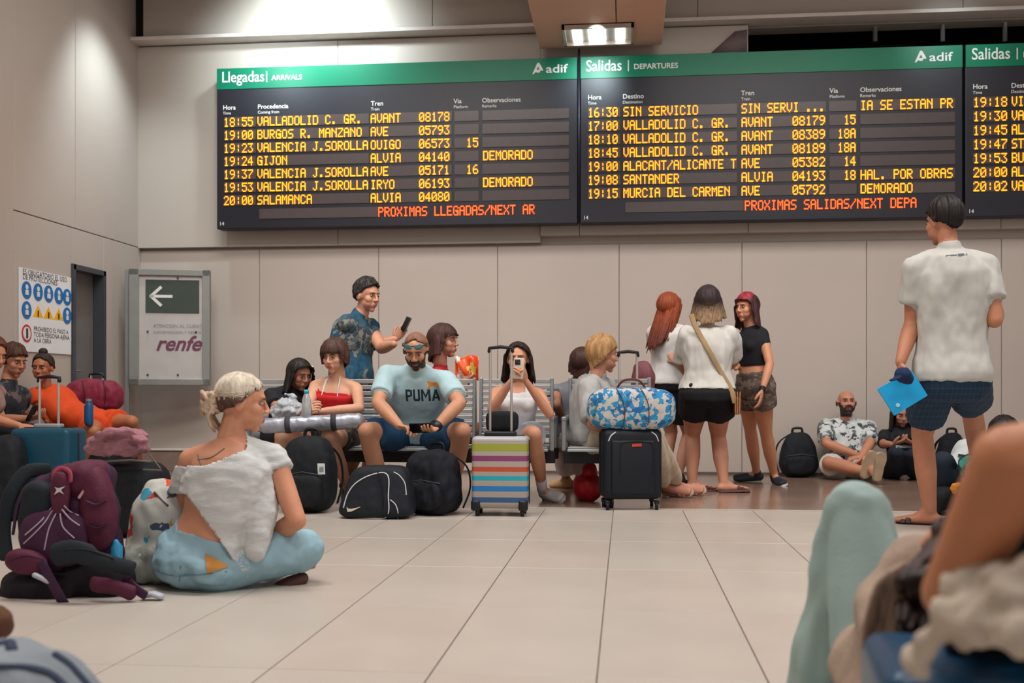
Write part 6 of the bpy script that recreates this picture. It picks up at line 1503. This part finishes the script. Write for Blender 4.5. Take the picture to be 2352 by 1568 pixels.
fl = pattern_mat('duffel_floral', [(0, '#1f7fb4'), (.30, '#b9b3ab'), (.45, '#2a8fb8'), (.55, '#bdb6ae'), (.70, '#175f96'), (.84, '#b2a8a0'), (.93, '#3a94bc')], scale=34, distort=1.5)
dc = P(.005, -.02, .672); dR = Matrix.Rotation(.05, 3, 'Z')
dr = thing('duffel_bag', dc-Vector((0, 0, .14)), 'blue and white flower-print duffel lying on top of the black suitcase', 'bag')
db = soft('duffel_body', lambda b: (b.add(*superell(dc, (.60, .27, .285), dR, 3.4)),), fl, dr, .009, .006, 10, 4)
for xx in (1424, 1480):
    on_surf(db, [(xx-8, 893), (xx, 905), (xx+8, 925), (xx+11, 950), (xx+8, 975), (xx+4, 988)], (.011, .003), 'strap', mat('leather_dark', '#5a3228', .5, .1), dr)
on_surf(db, [(1352, 930), (1360, 905), (1372, 920), (1362, 955)], (.010, .004), 'end_loop', mat('duffel_loop', '#2b7fa8', .8, .1), dr)
b = MB(); b.tube(spline([dc+Vector((-.10, -.03, .13)), dc+Vector((-.05, -.04, .19)), dc+Vector((.05, -.04, .19)), dc+Vector((.10, -.03, .13))], 5), [(.008, .012)]*16, 8); b.build('carry_handle', mat('leather_dark', '#5a3228', .5, .1), dr)
# ------------------------------------------------------------------ black backpack left of the bench
def backpack(name, label, c, w, d, h, m, lean=0., rz=0., parts=None, amp=.007, seed=0, loop=True, pocket=True, group=None, taper=.25):
    root = thing(name, (c.x, c.y, 0), label, 'backpack', group); R = Matrix.Rotation(rz, 3, 'Z') @ Matrix.Rotation(-lean, 3, 'X'); P = lambda x, y, z: Vector((c.x, c.y, 0))+R @ Vector((x, y, z))
    sh = lambda q: Vector((q.x*(1-taper*max(0, q.z/h+.1)), q.y*(1-taper*max(0, q.z/h+.1)), q.z))
    body = soft('pack_body', lambda b: b.add(*superell(P(0, 0, h/2), (w, d, h), R, 3.4, shape=sh)), m, root, .010, amp, 11, seed)
    if pocket: soft('front_pocket', lambda b: b.add(*superell(P(0, -d*.42, h*.30), (w*.72, d*.38, h*.42), R, 3.6)), m, root, .009, amp*.7, 14, seed+1)
    if pocket:
        b = MB(); b.tube([P(-w*.33, -d*.50, h*.50), P(0, -d*.56, h*.545), P(w*.33, -d*.50, h*.50)], .0035, 6); b.build('zip', mat('zip_grey', '#3a3c44', .4, .1), root)
    if loop: b = MB(); b.tube(spline([P(-w*.13, d*.2, h*.97), P(-w*.10, d*.2, h*1.07), P(w*.10, d*.2, h*1.07), P(w*.13, d*.2, h*.97)], 4), [(.006, .012)]*13, 8); b.build('top_handle', m_blk, root)
    for g in (-1, 1):
        b = MB(); b.tube(spline([P(g*w*.18, d*.42, h*.92), P(g*w*.42, d*.62, h*.72), P(g*w*.50, d*.60, h*.40), P(g*w*.44, d*.40, h*.10)], 4), [(.006, .024)]*13, 8); b.build('shoulder_strap', m_blk, root)
    return root, body, P
c = G(695, 1181); c.y += .15
br, bb_, P = backpack('black_backpack', 'big black backpack with a white tag standing at the left end of the bench', c, .36, .28, .50, m_blackfab, 0, 0)
patch(bb_, [(729, 1064), (746, 1064), (747, 1089), (730, 1089)], 'tag', mat('tag_white', '#c4c6c6', .6, .2, 120), br)
patch(bb_, [(733, 1072), (743, 1072), (743, 1082), (733, 1082)], 'tag_print', mat('tag_grey', '#7e8488', .6, .2, 120), br, .006)
# ------------------------------------------------------------------ sports holdall with white piping
c = G(853, 1194); c.y += .16
nr_ = thing('sports_holdall', (c.x, c.y, 0), 'black sports holdall with white piping on the floor before the man in light blue', 'bag')
def nshape(q): k = (q.z/.32+.5); return Vector((q.x*(1-.32*k)+.03*k, q.y*(1-.35*k), q.z))
nb = soft('bag_body', lambda b: (b.add(*superell((c.x, c.y, .162), (.50, .30, .325), None, 5.5, shape=nshape))), mat('holdall_black', '#131822', .7, .12, 20, .2, 150), nr_, .009, .004, 12, 3)
on_surf(nb, [(790, 1187), (789, 1165), (798, 1135), (814, 1112), (838, 1096), (864, 1087), (884, 1086), (893, 1100), (892, 1140), (893, 1172), (884, 1189), (850, 1190), (810, 1190), (790, 1187)], .004, 'piping', m_pipe, nr_)
on_surf(nb, [(905, 1084), (918, 1092), (930, 1110), (933, 1135)], .0035, 'piping', m_pipe, nr_); on_surf(nb, [(897, 1148), (908, 1158), (914, 1175), (914, 1190)], .0035, 'piping', m_pipe, nr_)
patch(nb, [(796, 1164), (798, 1175), (808, 1174), (830, 1163), (808, 1168), (801, 1168)], 'emblem', mat('emblem_pale', '#c9c6a8', .5, 0), nr_)
on_surf(nb, [(868, 1082), (876, 1115), (880, 1150), (880, 1188)], (.012, .003), 'webbing_strap', m_blk, nr_)
c2 = G(985, 1186); c2.y += .14
b2r, b2b, P = backpack('slouched_backpack', 'black backpack slumped between the feet of the man in light blue', c2, .38, .26, .42, mat('bag_navy_black', '#0e1119', .8, .15, 20, .25, 180), 0.0, -.35, amp=.014, seed=5, loop=True)
on_surf(b2b, [(942, 1150), (958, 1152), (972, 1165), (980, 1185)], .003, 'piping', m_pipe, b2r)
# ------------------------------------------------------------------ backpacks at the wall
c = G(1834, 1096); c.y += .04
backpack('small_backpack', 'black backpack standing alone against the wall left of the bald man', c, .36, .22, .42, m_blackfab, -.06, .1, amp=.008, seed=8, taper=.55)
c = Vector((W(2186, 1050, 10.3).x, 10.3, 0)); backpack('wall_backpack', 'black backpack by the wall right of the woman with the tablet', c, .30, .22, .42, mat('bag_navy_black', '#0e1119'), -.06, -.2, amp=.008, seed=9, taper=.6)
soft('beige_bundle', lambda b: (b.add(*ellipsoid(W(2188, 1068, 9.85), (.14, .12, .09))), b.add(*ellipsoid(W(2165, 1075, 9.85), (.08, .10, .06)))), mat('cloth_beige', '#b8ab98', .9, .1), None, .012, .02, 12, 2); tag(scene.objects['beige_bundle'], 'crumpled beige cloth on the floor by the wall, seen between the standing man\'s legs', 'cloth')
soft('black_floor_bag', lambda b: b.add(*superell((W(2172, 1150, 7.2).x, 7.25, .09), (.18, .25, .18), None, 3)), m_blackfab, None, .010, .008, 12, 2); tag(scene.objects['black_floor_bag'], 'small black bag on the floor just right of the standing man\'s ankle', 'bag')
# ------------------------------------------------------------------ under / on the benches
soft('red_bag', lambda b: (b.add(*superell((W(1350, 1100, 7.9).x, 7.9, .10), (.20, .30, .20), None, 2.6)), b.add(*superell((W(1352, 1070, 7.9).x, 7.9, .20), (.12, .2, .14), None, 2.4))), mat('bag_red', '#a5121f', .5, .1), None, .010, .012, 12, 2); tag(scene.objects['red_bag'], 'red bag on the floor under the right bench', 'bag')
soft('burgundy_tote', lambda b: b.add(*superell((W(1477, 900, 8.3).x, 8.3, .71), (.18, .16, .62), None, 3.4)), mat('bag_burgundy', '#6e3a42', .6, .15), None, .011, .010, 12, 2); tag(scene.objects['burgundy_tote'], 'burgundy bag standing up behind the blue flower-print duffel', 'bag')
cb = G(1556, 1130); soft('small_black_bag', lambda b: b.add(*superell((cb.x, cb.y+.06, .075), (.13, .14, .15), None, 2.6)), m_blackfab, None, .008, .008, 16, 2); tag(scene.objects['small_black_bag'], 'small black pouch on the floor between beige trousers and bare ankles', 'bag')
patch(scene.objects['small_black_bag'], [(1553, 1108), (1559, 1108), (1559, 1115), (1553, 1115)], 'emblem', m_pipe)
# ------------------------------------------------------------------ left luggage
c = Vector((W(93, 985, 6.35).x, 6.45, 0))
tr_, tb_, P = suitcase('teal_suitcase', 'dark teal hard suitcase with its trolley handle pulled up, at the left', c, .385, .25, .51, mat('shell_teal', '#0f4459', .4, .08, 4), m_blk, 0, .05, .865, rods_x=.062, handle_y=0)
b = MB(); b.box(P(0, 0, .572), (.17, .07, .03), None, .01); b.build('handle_tray', mat('tray_grey', '#8d9498', .4), tr_)
soft('dark_rucksack', lambda b: b.add(*superell((W(-5, 1060, 6.2).x, 6.3, .26), (.26, .26, .52), None, 3)), m_blackfab, None, .011, .010, 10, 6); tag(scene.objects['dark_rucksack'], 'black bag at the left edge beside the teal suitcase', 'bag')
c = Vector((W(222, 950, 8.85).x, 8.85, 0)); suitcase('dark_suitcase', 'dark suitcase behind the girl in orange, its black handle up', c, .36, .24, .52, m_blackfab, m_blk, 0, .06, .93, rods_x=.055)
dR = Matrix.Rotation(.1, 3, 'Z'); dc = W(216, 910, 8.62)
md = thing('maroon_duffel', dc-Vector((0, 0, .13)), 'maroon duffel bag behind the girl in orange', 'bag')
mb_ = soft('duffel_body', lambda b: b.add(*superell(dc, (.48, .25, .28), dR, 2.8)), mat('duffel_maroon', '#7a2138', .6, .18, 14, .2, 100), md, .010, .012, 12, 3)
for xx in (190, 238): on_surf(mb_, [(xx, 875), (xx+4, 895), (xx+4, 920), (xx, 945)], (.014, .003), 'strap', mat('strap_maroon', '#4f1526', .7, .1), md)
ox = W(222, 1040, 8.1); soft('storage_bag', lambda b: b.add(*superell((ox.x, 8.15, .225), (.46, .50, .45), None, 5)), m_blackfab, None, .012, .006, 10, 6); tag(scene.objects['storage_bag'], 'dark bag under the seat of the girl in orange', 'bag')
# pink jacket on a dark bag
c = Vector((W(290, 1080, 5.6).x, 5.7, 0))
cr = thing('dark_holdall', c, 'black holdall with grey trim under the folded pink jacket', 'bag')
soft('bag_body', lambda b: b.add(*superell((c.x, c.y, .20), (.34, .34, .40), None, 4)), m_blackfab, cr, .010, .008, 10, 1)
b = MB(); b.tube([W(232, 1060, 5.5), W(300, 1056, 5.5), W(345, 1060, 5.52)], .006, 8); b.tube([W(345, 1045, 5.5), W(368, 1075, 5.45)], .004, 8); b.tube([W(330, 1078, 5.45), W(370, 1080, 5.45)], .005, 8); b.build('frame_bars', mat('bar_grey', '#5f5a58', .4, .1, metal=.3), cr)
soft('pink_jacket', lambda b: (b.add(*superell(W(268, 1024, 5.62), (.32, .26, .10), Matrix.Rotation(.06, 3, 'Y'), 2.6)), b.add(*superell(W(285, 1002, 5.60), (.24, .20, .08), None, 2.6)), b.tube([W(215, 1010, 5.5), W(250, 990, 5.48), (W(300, 992, 5.5)), W(330, 1012, 5.52)], .022)),
     mat('jacket_pink', '#9a6a74', .8, .22, 10, .15, 90), None, .008, .014, 16, 2, stretch=(1, 1, 2.2)); tag(scene.objects['pink_jacket'], 'folded dusty pink jacket piled on the black holdall', 'jacket')
# ------------------------------------------------------------------ white bag with a colourful print
c = G(345, 1345); c.y += .12
fp_ = pattern_mat('print_party', [(0, '#b4b4ac'), (.42, '#2f8fa8'), (.47, '#b8b8b2'), (.62, '#c83c20'), (.68, '#b9bab4'), (.78, '#c98a30'), (.82, '#3a4a58'), (.85, '#bcbcb6')], scale=24, distort=1.2)
wr = thing('printed_bag', (c.x, c.y, 0), 'pale grey drawstring bag with a colourful print between burgundy pack and blonde woman', 'bag')
wb = soft('bag_body', lambda b: (b.add(*superell((c.x-.0, c.y, .21), (.27, .22, .42), Matrix.Rotation(.16, 3, 'Y'), 2.8)), b.add(*superell((c.x-.01, c.y-.02, .10), (.28, .24, .18), None, 2.6))), fp_, wr, .009, .012, 12, 7)
soft('grey_base', lambda b: b.add(*superell((c.x-.005, c.y-.03, .085), (.285, .24, .17), None, 3)), mat('bag_grey', '#8a8d86', .8, .15, 10, .2, 100), wr, .009, .014, 16, 2)
on_surf(wb, [(283, 1120), (292, 1150), (305, 1180)], (.012, .003), 'strap', m_blk, wr); on_surf(wb, [(335, 1105), (355, 1130), (385, 1160)], (.008, .003), 'strap', mat('strap_charcoal', '#3a3a40', .8), wr)
# ------------------------------------------------------------------ burgundy hiking backpack
c = G(165, 1378); c.y += .17
bg = mat('pack_burgundy', '#531b34', .7, .16, 12, .25, 150); bg2 = mat('pack_plum', '#3c1f38', .75, .15, 12, .25, 150); gy = mat('pack_slate', '#1a2228', .8, .15, 12, .25, 150)
root = thing('hiking_backpack', (c.x, c.y, 0), 'large burgundy and slate hiking backpack standing on the floor at the left', 'backpack')
X = lambda px, py, dy=0: W(px, py, c.y+dy)
body = soft('pack_body', lambda b: (b.add(*superell(X(165, 1225, .03), (.38, .26, .50), Matrix.Rotation(-.06, 3, 'Y'), 2.9)), b.add(*superell(X(190, 1110, .02), (.24, .20, .18), None, 2.6))), bg2, root, .009, .014, 11, 1)
soft('lid', lambda b: b.add(*superell(X(192, 1100, -.02), (.20, .20, .15), Matrix.Rotation(-.1, 3, 'Y'), 2.6)), bg, root, .008, .008, 12, 2)
soft('side_panel', lambda b: b.add(*superell(X(225, 1165, -.06), (.13, .12, .32), Matrix.Rotation(-.12, 3, 'Y'), 2.6)), bg, root, .008, .006, 12, 3)
soft('mesh_pocket', lambda b: b.add(*superell(X(88, 1165, -.08), (.14, .08, .20), Matrix.Rotation(.15, 3, 'Y'), 2.6)), gy, root, .008, .006, 12, 3)
soft('front_pocket', lambda b: b.add(*superell(X(125, 1235, -.11), (.27, .07, .22), None, 2.8)), mat('pack_aubergine', '#44203c', .7, .14, 14, .25, 150), root, .008, .006, 12, 4)
fp2 = soft('centre_panel', lambda b: b.add(*superell(X(140, 1135, -.125), (.075, .05, .17), None, 2.6)), bg, root, .007, .004, 12, 4)
soft('hip_pocket', lambda b: b.add(*superell(X(62, 1290, -.16), (.17, .08, .09), Matrix.Rotation(.12, 3, 'Y'), 2.8)), bg, root, .008, .006, 12, 5)
soft('hip_belt', lambda b: (b.tube(spline([X(130, 1275, -.20), X(170, 1265, -.22), X(230, 1285, -.21), X(300, 1305, -.16)], 5), [(.045, .022)]*9+[(.030, .018)]*8, 12, ref=Zf)), gy, root, .008, .004, 12, 5)
soft('base', lambda b: (b.add(*superell(X(110, 1345, -.04), (.34, .26, .14), None, 2.8)), b.add(*superell(X(220, 1330, -.02), (.30, .20, .18), None, 2.6))), mat('pack_dark', '#160f19', .8, .12, 12, .25, 150), root, .009, .008, 12, 5)
soft('belt_padding', lambda b: b.tube(spline([X(215, 1340, -.17), X(260, 1348, -.19), X(302, 1362, -.18)], 4), [(.030, .018)]*9, 10, ref=Zf), bg, root, .007, .004, 12, 5)
b = MB(); b.tube(spline([X(110, 1080, .02), X(60, 1085, -.02), X(22, 1140, -.05), X(8, 1215, -.06), X(15, 1280, -.08)], 5), [(.012, .030)]*21, 10, ref=Vector((0, -1, 0))); b.build('shoulder_strap', gy, root)
b = MB(); b.tube(spline([X(70, 1110, -.06), X(42, 1160, -.08), X(30, 1225, -.10)], 4), [(.006, .014)]*9, 8); b.build('load_strap', mat('strap_purple', '#3a1a38', .7), root)
b = MB(); b.tube(spline([X(95, 1290, -.2), X(118, 1335, -.22), X(140, 1375, -.22), X(152, 1390, -.2)], 4), [(.004, .020)]*13, 8, ref=Vector((0, -1, 0))); b.build('belt_webbing', mat('strap_purple', '#3a1a38', .7), root)
b = MB(); b.tube(spline([X(285, 1325, -.14), X(310, 1350, -.17), X(335, 1368, -.18)], 4), [(.004, .018)]*9, 8, ref=Vector((0, -1, 0))); b.build('belt_webbing', mat('strap_purple', '#3a1a38', .7), root)
b = MB(); b.tube(spline([X(-5, 1350, -.1), X(10, 1372, -.12), X(60, 1375, -.12), X(110, 1362, -.1)], 4), .006, 6); b.build('loose_strap', mat('strap_purple', '#3a1a38', .7), root)
bk = G(352, 1378); b = MB(); b.tube([bk+Vector((-.035, 0, .018)), bk+Vector((0, 0, .024)), bk+Vector((.03, 0, .015))], [(.012, .022)]*3, 10, ref=Zf); b.build('buckle', mat('buckle_pale', '#a8aab4', .35, .1), root)
for pts, rr, nm in (([(232, 1090), (246, 1130), (252, 1180), (246, 1240)], .0035, 'zip'), ([(150, 1075), (185, 1068), (225, 1080)], .0035, 'zip')): on_surf(body, pts, rr, nm, mat('strap_purple', '#3a1a38', .7), root, lift=.006)
for ch in list(root.children):
    if ch.name.startswith('side_panel'): on_surf(ch, [(200, 1150), (222, 1158), (243, 1150)], (.012, .003), 'compression_strap', mat('strap_purple', '#3a1a38', .7), root, lift=.004); on_surf(ch, [(205, 1205), (225, 1212), (245, 1205)], (.012, .003), 'compression_strap', mat('strap_purple', '#3a1a38', .7), root, lift=.004)
    if ch.name.startswith('hip_belt'): on_surf(ch, [(150, 1262), (200, 1262), (260, 1282)], .003, 'edge_piping', mat('strap_dark', '#0f1418', .7), root, lift=.002)
    if ch.name.startswith('hip_pocket'): on_surf(ch, [(25, 1285), (60, 1275), (100, 1285)], .003, 'zip', mat('strap_purple', '#3a1a38', .7), root, lift=.002)
# white bungee cords fanning from the centre panel
wc = mat('cord_white', '#b8a8bc', .6, .05); bodyall = MB()
for ch in root.children:
    if ch.name.startswith(('front_pocket', 'mesh_pocket', 'pack_body', 'centre_panel', 'side_panel')):
        n0 = len(bodyall.v); Wm = world_of(ch); bodyall.v += [tuple(Wm @ v.co) for v in ch.data.vertices]; bodyall.f += [tuple(i+n0 for i in p.vertices) for p in ch.data.polygons]
bv_ = BVHTree.FromPolygons([Vector(v) for v in bodyall.v], bodyall.f)
for pts in ([(118, 1166), (95, 1195), (58, 1228)], [(121, 1172), (98, 1205), (55, 1248)], [(128, 1180), (112, 1215), (102, 1262)], [(138, 1180), (145, 1210), (170, 1235)], [(143, 1170), (160, 1190), (182, 1206)], [(148, 1162), (162, 1175), (180, 1183)]):
    out = []; O = Vector((0, 0, HC))
    for px, py in pts:
        d = n3(W(px, py, 3)-O); h = bv_.ray_cast(O, d, 20)
        if h[0]: out.append(h[0]-d*.004)
    if len(out) > 1: b = MB(); b.tube(spline(out, 5), .0028, 6); b.build('bungee_cord', wc, root)
patch(fp2, [(125, 1118), (134, 1121), (150, 1116), (140, 1125), (147, 1135), (136, 1129), (124, 1136), (130, 1125)], 'emblem', m_pipe, root, .006)
on_surf(body, [(182, 1142), (196, 1122), (212, 1103)], .006, 'reflective_trim', mat('trim_pink', '#b98a90', .4, .1), root, lift=.05)
b = MB(); b.tube(spline([X(124, 1110, -.14), X(126, 1085, -.13), X(142, 1076, -.12), X(160, 1085, -.13), X(162, 1105, -.14)], 4), [(.006, .010)]*17, 8); b.build('haul_loop', mat('loop_rose', '#8c3448', .6, .1), root)
b = MB(); q = X(98, 1328, -.21); b.tube([q+Vector((-.03, 0, .012)), q, q+Vector((.03, 0, -.014))], [(.010, .014)]*3, 8); b.build('buckle', mat('buckle_pale', '#a8aab4', .35, .1), root)
bt = thing('slim_bottle', X(268, 1290, .06), 'slim blue bottle in the side of the burgundy backpack', 'bottle'); b = MB(); b.tube([X(268, 1300, -.05), X(268, 1255, -.05), X(266, 1245, -.05)], [.022, .022, .012], 12); b.build('bottle_body', mat('bottle_sky', '#2a86ae', .2, .1), bt)
# ------------------------------------------------------------------ foreground lower left: pale rucksack
c = W(60, 1560, 1.75)
pr = thing('pale_rucksack', (c.x, c.y, 0), 'blurred pale grey rucksack with navy bands in the bottom left corner', 'bag')
pa = soft('pack_body', lambda b: (b.add(*superell(W(40, 1590, 1.75), (.26, .24, .15), Matrix.Rotation(.30, 3, 'Y'), 2.4)), b.add(*superell(W(130, 1635, 1.78), (.18, .22, .12), Matrix.Rotation(.35, 3, 'Y'), 2.4)), b.add(*superell((c.x, c.y, .125), (.30, .26, .25), None, 3))), mat('canvas_pale', '#7d858c', .85, .14, 10, .2, 100), pr, .008, .008, 12, 3)
for pts in ([(-10, 1528), (60, 1530), (115, 1545), (150, 1575)], [(125, 1500), (160, 1525), (200, 1570)], [(-5, 1480), (20, 1470), (28, 1490)]): on_surf(pa, pts, (.010, .003), 'navy_band', mat('band_navy', '#28344a', .8, .1), pr)
soft('brown_hair_tuft', lambda b: b.add(*ellipsoid(W(-18, 1432, 2.2), (.045, .05, .04))), mat('hair_tuft_brown', '#5a3a28', .9, .2), None, .007, .006, 30, 1); o = scene.objects['brown_hair_tuft']; tag(o, 'tuft of brown hair at the left edge above the pale rucksack', 'hair_tuft')  # stands for a tuft of brown hair, not cloth
# ------------------------------------------------------------------ foreground right: blue suitcase with a cream jumper on top
c = W(2350, 1500, 1.40)
bs_ = thing('blue_suitcase', (c.x, c.y, 0), 'dark blue suitcase in the bottom right corner under a cream jumper', 'suitcase'); zt_ = W(2200, 1492, 1.42).z
R = Matrix.Rotation(-.10, 3, 'Z')
b = MB(); b.box((c.x, c.y, zt_/2+.03), (.36, .26, zt_-.06), R, .03, seg=4); b.build('shell', mat('shell_blue', '#12405f', .35, .1, 4), bs_)
b = MB(); b.tube(spline([W(2078, 1500, 1.50), W(2088, 1560, 1.48), W(2110, 1640, 1.46)], 4), [(.016, .010)]*9, 8); b.build('side_strap', mat('strap_blue', '#1c66a0', .5, .1), bs_)
b = MB(); b.tube(spline([W(2190, 1484, 1.40), W(2230, 1474, 1.38), W(2300, 1470, 1.38), W(2352, 1478, 1.4)], 4), [(.012, .012)]*13, 8); b.build('carry_handle', m_blk, bs_)
for sx in (-1, 1): wheel(bs_, Vector((c.x+sx*.13, c.y-.08, .027)), m_blk); wheel(bs_, Vector((c.x+sx*.13, c.y+.08, .027)), m_blk)
def jm(b):
    b.tube(spline([W(2372, 1345, 1.20), W(2300, 1350, 1.22), W(2245, 1378, 1.25), W(2215, 1412, 1.27), W(2240, 1445, 1.25)], 4), [(.032, .026)]*17, 12)
    b.tube(spline([W(2380, 1400, 1.18), W(2310, 1410, 1.20), W(2250, 1432, 1.22)], 4), [(.036, .03)]*9, 12)
    b.tube(spline([W(2255, 1415, 1.21), W(2195, 1428, 1.23), W(2160, 1462, 1.25), W(2125, 1505, 1.26), W(2105, 1535, 1.27)], 4), [(.020, .018)]*12+[(.014, .013)]*5, 12)
    b.tube(spline([W(2372, 1442, 1.16), W(2310, 1448, 1.18), W(2262, 1462, 1.20)], 4), [(.020, .018)]*9, 12)
soft('cream_jumper', jm, mat('jumper_cream', '#b9ab9b', .95, .12, 12, .3, 120), None, .006, .016, 22, 3, stretch=(1, 1, 1)); tag(scene.objects['cream_jumper'], 'crumpled cream jumper draped over the dark blue suitcase', 'jumper')
for a in PATCHES: patch(*a)
